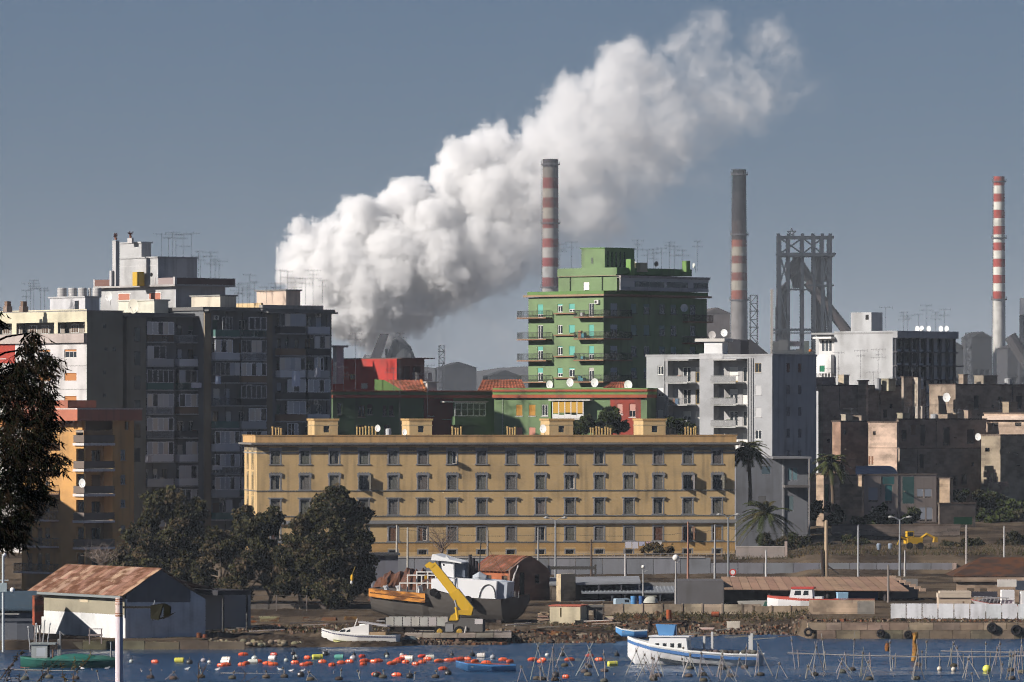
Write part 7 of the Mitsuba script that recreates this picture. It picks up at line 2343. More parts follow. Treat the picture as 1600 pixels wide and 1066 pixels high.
for lab, px, py, w, h_, Y, col, nm, cat in (
        ('faded green painted steel cabinet with an orange stain among old machinery', 421, 979, 30, 28, 600, (.26, .26, .15), 'cabinet', 'cabinet'),
        ('rusty orange engine block left of the green cabinet', 394, 978, 17, 22, 600, (.24, .085, .035), 'engine', 'engine'),
        ('rusted long machine frame right of the green cabinet', 480, 975, 30, 16, 602, (.10, .06, .04), 'machine_frame', 'machine'),
        ('rusty cylindrical tank lying behind the white motor boat', 515, 974, 26, 20, 603, (.12, .075, .045), 'tank', 'tank'),
        ('yellowish girder lying above the white motor boat', 548, 967, 26, 5, 604, (.38, .23, .05), 'girder', 'girder'),
        ('rusty red drum at the end of the boathouse, left of two', 311, 996, 8, 14, 557, (.26, .08, .05), 'drum', 'drum'),
        ('rusty red drum at the end of the boathouse, right of two', 320, 997, 7, 12, 557, (.22, .07, .045), 'drum', 'drum'),
        ('black crate beside the cream hut', 905, 976, 12, 10, 588, (.02, .02, .02), 'crate', 'crate'),
        ('rust red drum heap on the weedy mound, left', 1045, 957, 8, 8, 598, (.34, .09, .04), 'drum', 'drum'),
        ('rust red drum on the weedy mound, right of the black tarpaulin', 1118, 960, 12, 8, 598, (.32, .08, .04), 'drum', 'drum'),
        ('yellow float lying on the right bank', 1175, 988, 14, 6, 592, (.62, .50, .06), 'float', 'float'),
        ('white polystyrene block on the right bank', 1146, 978, 20, 11, 594, (.55, .5, .42), 'block', 'block'),
        ('pale broken box on the right bank below the cream wall', 1105, 984, 26, 7, 592, (.46, .36, .3), 'box', 'box'),
        ('broken plank pile left of the weedy mound', 952, 968, 16, 10, 592, (.42, .34, .26), 'plank_pile', 'planks'),
        ('grey rowing boat upturned on the bank right of the cream hut', 935, 979, 40, 6, 584, (.26, .27, .25), 'upturned_boat', 'boat'),
        ('pale blue van roof behind the cream yard wall', 972, 940, 24, 9, 630, (.30, .38, .44), 'van', 'van'),
        ('bright blue barrel behind the cream yard wall, left', 990, 938, 9, 13, 628, (.10, .26, .5), 'barrel', 'barrel'),
        ('dark blue barrel behind the cream yard wall, right', 1002, 937, 8, 11, 628, (.05, .12, .3), 'barrel', 'barrel'),
        ('white arched hull of a small boat behind the cream yard wall', 1017, 938, 24, 14, 626, (.48, .48, .42), 'small_hull', 'boat'),
        ('small rusty oil drum before the panel wall left of the motor boat', 455, 985, 14, 9, 590, (.11, .07, .05), 'drum', 'drum'),
        ('pair of pale blue covers under the boatyard shed roof', 1316, 932, 16, 10, 640, (.28, .45, .6), 'cover', 'cover'),
        ('pale wooden cart frame before the boathouse wall', 149, 992, 22, 14, 549.5, (.30, .24, .22), 'cart', 'cart'),
        ('white arched tender boat cover behind the motor boat', 640, 997, 26, 8, 563, (.10, .13, .14), 'tender', 'boat'),
        ('stack of timber beside the ship on the bank', 850, 962, 20, 12, 596, (.30, .22, .16), 'timber_stack', 'timber'),
        ('dark winch on the muddy bank before the cream hut', 870, 984, 14, 9, 582, (.06, .045, .035), 'winch', 'winch')):
    k = thing(nm, lab, cat)
    S = Y / F
    p = at(px, py, Y)
    fr = Fr([p[0], p[1], p[2]], JUNK.uniform(-14, 14))
    hw, hh = w * S / 2, h_ * S / 2
    m = 'rusty' if col[0] > col[2] * 1.6 and nm not in ('float', 'block', 'plank_pile', 'timber_stack', 'box') else 'wall'
    zlow = -hh - .45
    if nm in ('drum', 'barrel'):
        if w > h_ * 1.2:
            part(k, 'body', G(fr, col).tube([[-hw, 0, 0], [hw, 0, 0]], hh, 14), m)
            for u in (-.4, 0, .4):
                part(k, 'hoop', G(fr, tuple(c * .8 for c in col)).tube([[u * 2 * hw - .04, 0, 0], [u * 2 * hw + .04, 0, 0]], hh + .03, 14), m)
        else:
            part(k, 'body', G(fr, col).tube([[0, 0, zlow], [0, 0, hh]], hw, 14), m)
            for u in (-.5, .2):
                part(k, 'hoop', G(fr, tuple(c * .8 for c in col)).tube([[0, 0, u * hh - .04], [0, 0, u * hh + .04]], hw + .03, 14), m)
    elif nm in ('tank',):
        part(k, 'body', G(fr, col).tube([[-hw, 0, 0], [-hw * .8, 0, 0], [hw * .8, 0, 0], [hw, 0, 0]], [hh * .5, hh, hh, hh * .5], 16), m)
        for u in (-.6, .6):
            part(k, 'cradle', G(fr, (.05, .04, .035)).box(u * hw - .12, u * hw + .12, -hh, hh, zlow - .3, -hh * .6))
    elif nm in ('float', 'upturned_boat', 'small_hull', 'tender'):
        g = G(fr, col)
        n_ = 10
        secs = []
        for i in range(n_ + 1):
            u = -1 + 2 * i / n_
            wd = (1 - abs(u) ** 2.4) ** .6 if abs(u) < 1 else .02
            secs.append([[u * hw, math.cos(t) * hh * 1.4 * max(wd, .05), zlow * .3 + math.sin(t) * (hh * 1.5) * max(wd, .08)] for t in np.linspace(0, math.pi, 7)])
        for i in range(n_):
            for j in range(6):
                g.quad(secs[i][j], secs[i + 1][j], secs[i + 1][j + 1], secs[i][j + 1])
        part(k, 'hull', g, m)
        part(k, 'keel', G(fr, tuple(c * .6 for c in col)).box(-hw * .8, hw * .8, -.05, .05, hh * 1.42 + zlow * .3, hh * 1.6 + zlow * .3), m)
    elif nm == 'van':
        part(k, 'body', G(fr, col).prism([(-hw, zlow - .6), (hw, zlow - .6), (hw, 0), (hw * .8, hh), (-hw * .92, hh), (-hw, hh * .6)], -.8, .8), 'gloss')
        part(k, 'windscreen', G(fr, GLASSC).box(hw * .2, hw * .75, -.82, -.801, -hh * .2, hh * .75), 'glass')
    elif nm in ('plank_pile', 'timber_stack', 'girder', 'box'):
        for i in range(9 if nm != 'girder' else 3):
            a_ = JUNK.uniform(-.25, .25) if nm != 'girder' else 0
            z_ = zlow + (hh - zlow) * (i + .5) / 9 if nm != 'girder' else -hh + hh * i
            l_ = hw * JUNK.uniform(.6, 1.1)
            g = G(Fr(fr.O, fr.a + a_ * 60), jit(col, JUNK, .3))
            part(k, 'plank' if nm != 'girder' else 'flange', g.box(-l_, l_, -.25 + JUNK.uniform(-.2, .2), .2 + JUNK.uniform(-.2, .2), z_ - .06, z_ + .05), m)
    elif nm == 'cart':
        part(k, 'bed', G(fr, col).box(-hw, hw, -.4, .4, -.1, .05), m)
        for x in (-hw + .1, hw - .1):
            part(k, 'leg', G(fr, col).box(x - .05, x + .05, -.38, -.28, zlow, -.103), m)
            part(k, 'upright', G(fr, col).box(x - .05, x + .05, -.38, -.28, .053, hh + .1), m)
        part(k, 'rail', G(fr, col).box(-hw, hw, -.36, -.3, hh + .103, hh + .18), m)
    elif nm in ('engine', 'winch', 'machine_frame'):
        part(k, 'base', G(fr, col).box(-hw, hw, -.4, .4, zlow, -hh * .5), m)
        part(k, 'block', G(fr, jit(col, JUNK, .3)).box(-hw * .6, hw * .5, -.35, .35, -hh * .5 + .003, hh * .6), m)
        part(k, 'flywheel', G(fr, tuple(c * .7 for c in col)).tube([[hw * .3, -.5, 0], [hw * .3, -.38, 0]], hh * .8, 14), m)
        part(k, 'pipe', G(fr, col).tube([[-hw * .4, 0, hh * .6], [-hw * .45, 0, hh * 1.2], [hw * .2, 0, hh * 1.25]], .07, 6), m)
    else:
        part(k, 'body', G(fr, col).box(-hw, hw, -.5, .5, zlow, hh), m)
        part(k, 'lid', G(fr, tuple(c * 1.15 for c in col)).box(-hw - .04, hw + .04, -.54, .54, hh + .003, hh + .09), m)
        if nm == 'cabinet':
            part(k, 'stain', G(fr, (.40, .20, .07)).tube([[0, -.52, -.1], [0, -.504, -.1]], hw * .55, 14), 'rusty')
for i in range(34):
    px, Yr = JUNK.uniform(*JUNK.choice(((800, 960), (860, 1110), (345, 500), (1090, 1250)))), JUNK.uniform(570, 592)
    p = at(px, 0, Yr)
    l_ = JUNK.uniform(.7, 1.9)
    z = gz(px, Yr) + JUNK.uniform(.1, .5)
    c = jit(JUNK.choice(((.36, .30, .23), (.5, .47, .42), (.2, .11, .07), (.28, .25, .22))), JUNK, .2)
    solo('loose_plank', G(Fr([p[0], Yr, z], JUNK.uniform(-40, 40)), c).hexa([[-l_, -.1, -.05], [l_, -.1, .1], [l_, .1, .1], [-l_, .1, -.05], [-l_, -.1, .03], [l_, -.1, .18], [l_, .1, .18], [-l_, .1, .03]]), 'stone', 'loose plank or scrap board lying on the muddy bank', 'plank', 'loose planks on the muddy bank')
# dry weeds and rubble on the banks
rng = np.random.default_rng(8)
g = G(WORLD, (.1, .08, .05))
for (x0, x1, Y0_, Y1_, n, hh) in ((955, 1262, 598, 606, 1500, .25), (1262, 1640, 580, 586, 500, .3), (330, 640, 572, 585, 900, .3), (850, 960, 580, 590, 500, .3), (1130, 1600, 764, 790, 1500, .45)):
    pxr, Yr = rng.uniform(x0, x1, n), rng.uniform(Y0_, Y1_, n)
    xr_ = (pxr - 800) * Yr / F
    zr_ = ground_z(xr_, Yr)
    if Y0_ in (598,):
        zr_ = zr_ + rng.uniform(0, .7, n)
    d = rng.normal(size=(n, 3)) * [.25, .25, .1]
    d[:, 2] += hh * rng.uniform(.5, 1.4, n)
    b = np.c_[xr_, Yr, zr_ - .1]
    s = np.c_[np.full(n, .07), np.zeros(n), np.zeros(n)]
    V = np.stack([b - s, b + s, b + d], 1)
    cid = rng.integers(0, 4, n)
    for c_, col in enumerate(((.11, .085, .045), (.07, .07, .03), (.15, .11, .06), (.05, .045, .025))):
        sel = V[cid == c_]
        g.add(sel.reshape(-1, 3), np.arange(len(sel) * 3).reshape(-1, 3), col, world=True)
solo('dry_weeds', g, 'leaf', 'dry weeds and low scrub on the banks', 'weeds', None, 'stuff')
g = G(WORLD, (.2, .15, .1))
for i in range(2600):
    zone = JUNK.choice(((775, 960, 566, 576), (630, 790, 562.3, 565.5), (860, 1100, 582, 596), (1080, 1262, 588, 597), (340, 640, 570, 590), (1262, 1600, 579, 584)))
    px, Yr = JUNK.uniform(zone[0], zone[1]), JUNK.uniform(zone[2], zone[3])
    p = at(px, 0, Yr)
    z = gz(px, Yr)
    s_ = JUNK.uniform(.04, .13) * (2 if JUNK.random() < .08 else 1)
    g.fr = Fr([p[0], Yr, z + JUNK.uniform(0, .15)], JUNK.uniform(0, 180))
    g.box(-s_, s_ * JUNK.uniform(.5, 1.5), -s_ * .8, s_ * .8, -.3, s_ * .7, jit(JUNK.choice(((.22, .16, .11), (.13, .08, .05), (.30, .25, .19), (.07, .055, .045), (.16, .11, .08), (.2, .085, .045))), JUNK, .3))
solo('rubble', g, 'stone', 'scattered rubble and scrap along the muddy shore', 'rubble', None, 'stuff')

# ---- stone house with a hipped roof at the right edge
k = thing('house', 'stone boat house with a dark brown hipped roof at the right edge of the shore', 'house')
fe = Fr([*at(1494, 960, 640)[:2], 0], 0)
S6 = 640 / F
zt = at(0, 902, 640)[2]
part(k, 'wall', G(fe, (.44, .32, .23)).wall(0, 150 * S6, .5, zt, [(1.2, 2.0, 2.2, 3.2), (2.6, 3.4, 2.2, 3.2)], t=.25), 'stone')
part(k, 'cornice', G(fe, (.46, .34, .25)).box(-.3, 150 * S6, -.35, -.003, zt - .5, zt + .1), 'stone')
A_, B_, C_, D_ = [-.5, -.5, zt + .1], [150 * S6, -.5, zt + .1], [150 * S6, 6, at(0, 873, 640)[2]], [45 * S6, 6, at(0, 873, 640)[2]]
g = G(fe, (.05, .037, .032)).quad(A_, B_, C_, D_).tri(A_, D_, [-.5, 10, zt + .1])
part(k, 'roof', g, 'rusty')
k = thing('terrace_block', 'low cream terrace with small dark windows before the stone boat house', 'building')
fe2 = Fr([*at(1467, 960, 618)[:2], 0], 0)
S6 = 618 / F
zt = at(0, 934, 618)[2]
part(k, 'wall', G(fe2, (.48, .38, .29)).wall(0, 50 * S6, .5, zt, [(.9, 1.25, at(0, 947, 618)[2], at(0, 943, 618)[2]), (1.6, 1.8, at(0, 947, 618)[2], at(0, 943, 618)[2]), (2.5, 2.7, at(0, 948, 618)[2], at(0, 940, 618)[2])], t=.3).box(0, 50 * S6, .31, 3, .5, zt - .01), 'wall')
for i, (x0, x1, p0, p1) in enumerate(((0, 50, 934, 927.5), (3, 50, 927.4, 924))):
    part(k, 'step', G(fe2, (.52, .44, .35)).box(x0 * S6 - .1, x1 * S6, -.2, 2.5, at(0, p0, 618)[2] + .003, at(0, p1, 618)[2]), 'wall')

# ================================================================ BOATS, SHIP, CRANE LORRY
def hull(fr, L, stations, col, n=14, deck=None):
    """stations: (u 0..1 stern to bow, half beam, keel z, sheer z). Returns a lofted hull G with a deck"""
    g = G(fr, col)
    m = 7
    us = np.linspace(0, 1, n + 1)
    st = np.array(stations, float)
    ring_ = []
    for u in us:
        hb, zk, zs = (np.interp(u, st[:, 0], st[:, c]) for c in (1, 2, 3))
        row = []
        for j in range(-m, m + 1):
            t = j / m
            y = hb * math.copysign(abs(t) ** .55, t)
            z = zk + (zs - zk) * abs(t) ** 1.7
            row.append([u * L, y, z])
        ring_.append(row)
    R_ = np.array(ring_)
    for i in range(n):
        for j in range(2 * m):
            g.quad(R_[i][j], R_[i + 1][j], R_[i + 1][j + 1], R_[i][j + 1])
    g.add(R_[0], [[0, j, j + 1] for j in range(1, 2 * m)])
    dk = G(fr, deck or col)
    for i in range(n):
        a, b = R_[i][0].copy(), R_[i + 1][0].copy()
        c, d = R_[i + 1][-1].copy(), R_[i][-1].copy()
        for q in (a, b, c, d):
            q[2] -= .12
        dk.quad(a, b, c, d)
    return g, dk, R_


def strake(fr, R_, z_off0, z_off1, col, out=.03, i0=0, i1=None):
    """a band along the sheer on both sides"""
    g = G(fr, col)
    i1 = len(R_) - 1 if i1 is None else i1
    for i in range(i0, i1):
        for s, e in ((0, -1), (-1, 1)):
            a, b = R_[i][s], R_[i + 1][s]
            o = np.array([0, e * out, 0])
            g.quad(a + o + [0, 0, z_off0], b + o + [0, 0, z_off0], b + o + [0, 0, z_off1], a + o + [0, 0, z_off1])
            g.quad(a + o + [0, 0, z_off1], b + o + [0, 0, z_off1], b + [0, 0, z_off1], a + [0, 0, z_off1])
    return g


# ---- the white and blue fishing boat
k = thing('fishing_boat', 'white and blue wooden fishing boat with a four windowed wheelhouse afloat among the mussel poles', 'boat')
Y = 516.0
S = Y / F
fr = Fr([*at(1190, 1040, Y)[:2], 0], 168)          # x from the stern (right) to the bow (left)
L = 213 * S
g, dk, R_ = hull(fr, L, [(0, 1.35, -.25, .95), (.2, 1.75, -.35, 1.0), (.5, 1.9, -.4, 1.25), (.8, 1.4, -.35, 1.75), (.95, .55, -.1, 2.2), (1, .05, .7, 2.4)], (.62, .62, .62), 16, (.35, .33, .3))
part(k, 'hull', g, 'wall')
part(k, 'deck', dk, 'wall')
part(k, 'blue_strake', strake(fr, R_, -.45, -.18, (.05, .13, .30)), 'gloss')
part(k, 'gunwale', strake(fr, R_, -.05, .10, (.66, .66, .64), .08), 'gloss')
part(k, 'boot_stripe', strake(fr, R_, -1.28, -1.0, (.02, .025, .03), -.12, 2, 12), 'gloss')
xh0, xh1 = L * .535, L * .81
zd_, zt = 1.1, at(0, 996, Y)[2]
wh = G(fr, (.66, .66, .655))
prof = [(xh0, zd_), (xh1 + .45, zd_), (xh1 + .1, zt), (xh0 + .15, zt)]
wh.prism(prof, -1.05, 1.05)
hk = part(k, 'wheelhouse', wh, 'gloss')
part(hk, 'roof', G(fr, (.60, .60, .59)).box(xh0 - .15, xh1 + .2, -1.2, 1.2, zt + .003, zt + .1), 'gloss')
for i in range(4):
    x = xh0 + .55 + i * (xh1 - xh0 - .9) / 3.6
    for s in (-1, 1):
        part(hk, 'window', G(fr, GLASSC).box(x, x + .34, *sorted((s * 1.055, s * 1.08)), zt - .95, zt - .55), 'glass')
part(hk, 'door', G(fr, (.5, .5, .5)).box(xh0 - .03, xh0 + .1, -.35, .35, zd_ + .1, zt - .3), 'gloss')
part(k, 'mast', G(fr, (.6, .6, .6)).tube([[xh0 + 1.2, 0, zt], [xh0 + 1.2, 0, zt + .95]], .05, 6))
cl = part(k, 'blue_canvas', G(fr, (.09, .22, .42)).prism([(xh0 + 1.4, zt + .11), (xh0 + 2.7, zt + .11), (xh0 + 3.0, zt + 1.1), (xh0 + 1.2, zt + 1.05)], -.4, .5))
for x, h_ in ((L * .38, 2.0), (L * .44, 1.6), (L * .1, 1.7), (L * .085, 1.9)):
    part(k, 'deck_post', G(fr, (.42, .42, .41)).box(x - .1, x + .1, -.9, -.75, .9, .9 + h_))
part(k, 'deck_rail', G(fr, (.10, .09, .08)).tube([[L * .1, -.8, 2.55], [L * .44, -.8, 2.75]], .04, 5))
for i in range(10):
    x = L * (.06 + .04 * i)
    part(k, 'gear', G(fr, jit((.09, .08, .07), JUNK, .5)).ball([x, JUNK.uniform(-.8, .6), 1.15], [.3, .3, .22]))

# ---- small blue open boats
for (px0, px1, pyw, Y, ang, col, lab) in ((712, 806, 1049, 504, 181, (.03, .10, .22), 'low blue open boat among the floats at the bottom middle'),
                                          (1003, 960, 995, 571, 4, (.10, .28, .55), 'light blue rowing boat drawn up on the muddy bank behind the fishing boat')):
    k = thing('rowing_boat', lab, 'boat')
    S = Y / F
    if px0 < px1:
        fr = Fr([*at(px1, pyw, Y)[:2], 0.02], ang)
        L = (px1 - px0) * S
        zb = 0
    else:
        fr = Fr([*at(px0 + 8, pyw, Y)[:2], .55], 176)
        L = (px0 - px1 + 6) * S
    g, dk, R_ = hull(fr, L, [(0, .55, -.15, .5), (.4, .8, -.2, .45), (.8, .55, -.1, .62), (1, .04, .35, .85)], col, 10, tuple(c * .6 for c in col))
    part(k, 'hull', g, 'gloss')
    part(k, 'deck', dk, 'wall')
    part(k, 'gunwale', strake(fr, R_, -.02, .07, tuple(min(c * 1.8, .7) for c in col) if px0 < px1 else (.6, .6, .58), .05), 'gloss')
    for u in (.25, .5, .7):
        part(k, 'thwart', G(fr, (.3, .25, .18)).box(L * u, L * u + .25, -.55, .55, .36, .42))
    if px0 < px1:
        part(k, 'oar', G(fr, (.5, .12, .05)).tube([[L * .1, -.3, .55], [L * .95, .1, .75]], .04, 5))

# ---- white cabin motor boat on the shore
k = thing('motor_boat', 'white cabin motor boat lying at the shore with its bow to the left', 'boat')
Y = 561
S = Y / F
fr = Fr([*at(622, 1010, Y)[:2], .05], 170)
L = 122 * S
g, dk, R_ = hull(fr, L, [(0, 1.2, -.2, .95), (.5, 1.3, -.25, 1.0), (.8, .95, -.15, 1.2), (1, .04, .75, 1.55)], (.64, .63, .60), 12, (.5, .49, .46))
part(k, 'hull', g, 'gloss')
part(k, 'deck', dk, 'gloss')
part(k, 'stripe', strake(fr, R_, -.22, -.12, (.10, .10, .14)), 'gloss')
part(k, 'bottom_stain', strake(fr, R_, -1.0, -.75, (.42, .42, .18), -.2, 1, 10), 'wall')
cab = G(fr, (.62, .60, .57)).prism([(L * .36, .95), (L * .80, 1.05), (L * .70, 1.55), (L * .58, 1.72), (L * .36, 2.0)], -.85, .85)
ck = part(k, 'cabin', cab, 'gloss')
for a, b in ((.60, .655), (.665, .74)):
    for s in (-1, 1):
        part(ck, 'window', G(fr, GLASSC).prism([(L * a, 1.25), (L * b, 1.22), (L * (b - .015), 1.42), (L * a, 1.5)], *sorted((s * .86, s * .88))), 'glass')
part(ck, 'cabin_side', G(fr, (.66, .65, .62)).box(L * .37, L * .53, -.9, -.86, 1.0, 1.95), 'gloss')
part(k, 'awning', G(fr, (.42, .40, .40)).hexa([[L * .12, -.9, 1.75], [L * .5, -.9, 2.15], [L * .5, .9, 2.15], [L * .12, .9, 1.75], [L * .12, -.9, 1.85], [L * .5, -.9, 2.25], [L * .5, .9, 2.25], [L * .12, .9, 1.85]]), 'wall')
for x in (.14, .3):
    part(k, 'awning_post', G(fr, (.4, .4, .4)).box(L * x, L * x + .05, -.85, -.8, .95, 1.8 + .4 * x))
part(k, 'cockpit_boards', G(fr, (.30, .21, .13)).box(L * .14, L * .35, -.9, .9, .96, 1.25), 'wall')
part(k, 'wind_post', G(fr, (.6, .58, .55)).tube([[L * .57, 0, 1.7], [L * .53, 0, 2.5]], .05, 5))
for i in range(4):
    part(k, 'fender', G(fr, (.05, .05, .05)).ball([L * (.05 + .11 * i), -1.3, .72], [.12, .1, .17]))

# ---- the stranded ship on the slip
k = thing('ship', 'stranded dark hulled ship with an orange striped stern and a white wheelhouse', 'ship')
Y = 600
S = Y / F
fr = Fr([*at(585, 960, Y)[:2], 0], -13)
zz = lambda py: H + (YH - py) * Y / F
xx = lambda px: (px - 577) * S
L = xx(826)
g, dk, R_ = hull(fr, L, [(0, 2.2, zz(955), zz(918)), (.15, 2.7, zz(968), zz(922)), (.37, 3.0, zz(975), zz(926)), (.375, 3.0, zz(975), zz(917)), (.60, 3.0, zz(976), zz(931)), (.85, 2.3, zz(974), zz(934)), (.95, 1.1, zz(962), zz(929)), (1, .08, zz(938), zz(927))], (.12, .11, .10), 26, (.14, .12, .11))
part(k, 'hull', g, 'wall')
part(k, 'deck', dk, 'wall')
st = G(fr, (.58, .25, .06))
pts = [(-.02, 918, 931), (xx(612), 921.5, 935), (xx(670), 925.5, 940)]
for (xa, a0, a1), (xb, b0, b1) in zip(pts[:-1], pts[1:]):
    ya, yb_ = (-np.interp(q / L, [0, .15, .37], [2.27, 2.77, 3.07]) for q in (xa, xb))
    st.hexa([[xa, ya, zz(a1)], [xb, yb_, zz(b1)], [xb, yb_ + .4, zz(b1)], [xa, ya + .4, zz(a1)], [xa, ya, zz(a0)], [xb, yb_, zz(b0)], [xb, yb_ + .4, zz(b0)], [xa, ya + .4, zz(a0)]])
sk_ = part(k, 'orange_bulwark', st, 'rusty')
for i in range(2):                                     # the seam between its two strakes
    a, b = (xx(579), 925) if i == 0 else (xx(622), 929.5), (xx(620), 929) if i == 0 else (xx(669), 933.5)
    part(sk_, 'seam', G(fr, (.16, .07, .03)).tube([[a[0], -np.interp(a[0] / L, [0, .15, .37], [2.3, 2.8, 3.1]), zz(a[1])], [b[0], -np.interp(b[0] / L, [0, .15, .37], [2.3, 2.8, 3.1]), zz(b[1])]], .06, 4))
for px, h_ in ((603, 8), (623, 9), (657, 9)):
    x = xx(px)
    part(k, 'ventilator', G(fr, (.44, .45, .46)).tube([[x, -1.6, zz(926)], [x, -1.6, zz(919)], [x - .1, -1.6, zz(916)], [x + .1, -1.6, zz(913)]], [.28, .26, .34, .12], 9))
for i, (xa, xb, pa, pb) in enumerate(((625, 680, 911, 926), (635, 680, 899, 926), (647, 682, 894, 926))):
    y = -2.2 + .7 * i
    rg_ = G(fr, (.50, .49, .47))
    rg_.box(xx(xa), xx(xb), y, y + .1, zz(pa), zz(pa) + .13)
    part(k, 'rail', rg_)
    for q in np.linspace(xa, xb, 3):
        part(k, 'rail_post', G(fr, (.50, .49, .47)).box(xx(q), xx(q) + .12, y, y + .1, zz(pb), zz(pa)))
WH = (.68, .68, .68)


def tilted(pts, y0, y1, name, col=WH, parent=None, mat='gloss', label=None):
    return part(parent or k, name, G(fr, col).prism([(xx(a), zz(b)) for a, b in pts][::-1], y0, y1), mat, label)


dh = tilted([(677, 903), (716, 903), (722, 930), (677, 918)], -2.3, 2.0, 'deckhouse')
tilted([(716, 901.5), (781, 906), (779, 935), (722, 932)], -2.2, 2.0, 'deckhouse')
tilted([(781, 906), (796, 908), (794, 935), (779.5, 935)], -1.6, 1.6, 'deckhouse', (.34, .37, .42), label='blue grey end of the deckhouse')
wk = tilted([(691, 876), (711, 878), (711, 901), (694, 898)], -1.9, 1.2, 'wheelhouse')
tilted([(678.5, 865), (682, 865), (705, 872.5), (725, 877), (725, 879), (700, 875.5), (676.5, 874)], -2.3, 1.5, 'wheelhouse_roof', (.66, .66, .65))
tilted([(680, 875), (684.5, 876), (688, 892), (684, 893)], -1.9, -1.5, 'wheelhouse_front', WH)
tilted([(684.8, 876), (690.8, 876), (693.8, 897), (688, 893)], -1.4, 1.0, 'wheelhouse_window', (.06, .06, .07))
tilted([(711.3, 878), (727, 880), (727, 901), (711.3, 901)], -1.2, 1.6, 'wheelhouse_back', (.10, .12, .15))
part(wk, 'porthole', G(fr, (.03, .03, .03)).box(xx(694.5), xx(697), -1.94, -1.903, zz(883), zz(880)))
part(k, 'canvas_tip', G(fr, (.6, .6, .6)).prism([(xx(698), zz(873)), (xx(706), zz(873)), (xx(701), zz(866))], -2.2, -2.0))
for px in (731, 736, 741):
    part(k, 'exhaust_stack', G(fr, (.03, .03, .035)).tube([[xx(px), 0, zz(906)], [xx(px), 0, zz(866 + (px - 731))]], .18, 8))
part(k, 'door', G(fr, (.08, .08, .09)).box(xx(704), xx(712), -2.35, -2.303, zz(924), zz(907)))
part(k, 'door_post', G(fr, (.5, .5, .5)).box(xx(713.5), xx(714.3), -2.5, -2.4, zz(925), zz(888)))
for cx_, w_ in ((766, 26),):
    pts = [[xx(cx_ + w_ / 2 * math.cos(t)), -2.3, zz(934 - (20 if w_ == 20 else 25) * math.sin(t) ** .8 - 2 + 3 * t)] for t in np.linspace(0, math.pi, 12)]
    part(k, 'hanging_hose', G(fr, (.05, .05, .05)).tube(pts, .05, 5))
part(k, 'life_raft', G(fr, (.35, .38, .42)).tube([[xx(742), -1.6, zz(902)], [xx(752), -1.6, zz(899.5)], [xx(762), -1.6, zz(902)]], [.3, .55, .3], 10))
part(k, 'dark_deck_rail', G(fr, (.04, .04, .045)).tube([[xx(742), -2.1, zz(904)], [xx(780), -2.1, zz(908)]], .06, 5))
for px, py, R2 in ((684, 924, .42), (738, 936, .48)):
    part(k, 'tyre_fender', G(fr, (.015, .015, .016)).tube([[xx(px), -3.2, zz(py)], [xx(px), -2.95, zz(py)]], R2, 14))
for px in (800, 806, 812):
    part(k, 'bow_rail_post', G(fr, (.2, .2, .2)).box(xx(px), xx(px) + .06, -1.2, -1.14, zz(932), zz(922)))
for i, px in enumerate((590, 640, 690, 740, 785)):
    part(k, 'shore_prop', G(fr, (.08, .06, .05)).box(xx(px) - .25, xx(px) + .25, -2.4, 2.4, .3, zz(966)), 'wall')
p = at(731, 876, 596)
k = thing('lattice_mast', 'leaning thin mast behind the stranded ship wheelhouse', 'mast')
part(k, 'pole', G(WORLD, (.05, .05, .05)).tube([at(748, 905, 612), at(752, 838, 612)], .06, 5))
part(k, 'aerial_wire', G(WORLD, (.05, .05, .05)).tube([at(752, 838, 612), at(790, 903, 612)], .015, 4))

# ---- the crane lorry
k = thing('crane_lorry', 'flatbed lorry with a raised yellow telescopic crane before the stranded ship', 'lorry')
Y = 572
S = Y / F
fr = Fr([*at(590, 992, Y)[:2], 0], -6)
zz = lambda py: H + (YH - py) * Y / F
xx = lambda px: (px - 590) * S
GREY = (.36, .35, .33)
z0, z1 = zz(977), zz(964)
part(k, 'bed_floor', G(fr, (.12, .11, .10)).box(xx(592), xx(700), -1.2, 1.2, z0 - .12, z0))
for i in range(7):
    a, b = 605 + 13.4 * i, 605 + 13.4 * (i + 1)
    part(k, 'bed_panel', G(fr, jit(GREY, JUNK, .12)).box(xx(a) + .04, xx(b) - .04, -1.24, -1.16, z0 + .003, z1), 'wall')
    part(k, 'bed_panel', G(fr, jit(GREY, JUNK, .12)).box(xx(a) + .04, xx(b) - .04, 1.16, 1.24, z0 + .003, z1), 'wall')
    part(k, 'bed_stake', G(fr, (.05, .05, .05)).box(xx(a) - .04, xx(a) + .04, -1.27, -1.13, z0 - .15, z1 + .03))
part(k, 'tailgate', G(fr, (.3, .29, .28)).box(xx(591), xx(604), -1.22, -1.18, z0, z0 + .15).box(xx(591), xx(604), -1.22, -1.18, z0 + .4, z0 + .52))
part(k, 'chassis', G(fr, (.05, .045, .04)).box(xx(610), xx(756), -.5, .5, zz(984), z0 - .123))
part(k, 'cab_deck', G(fr, (.11, .105, .10)).prism([(xx(698), zz(986)), (xx(757), zz(986)), (xx(757), zz(969)), (xx(745), zz(965)), (xx(722), zz(965)), (xx(718), zz(972)), (xx(698), zz(972))], -1.2, 1.2), 'wall')
part(k, 'side_locker', G(fr, (.22, .22, .22)).box(xx(699), xx(711), -1.3, -1.203, zz(986), zz(974)), 'wall')
part(k, 'front_panel', G(fr, (.52, .49, .48)).box(xx(745), xx(757.5), -1.26, -1.203, zz(974), zz(966)), 'wall')
for px in (690, 721):
    for s in (-1, 1):
        wv = part(k, 'wheel', G(fr, (.02, .02, .02)).tube([[xx(px), s * 1.25, zz(986)], [xx(px), s * .85, zz(986)]], .55, 18))
        part(wv, 'hub', G(fr, (.34, .22, .05)).tube([[xx(px), s * 1.3, zz(986)], [xx(px), s * 1.252, zz(986)]], [.22, .3], 12))
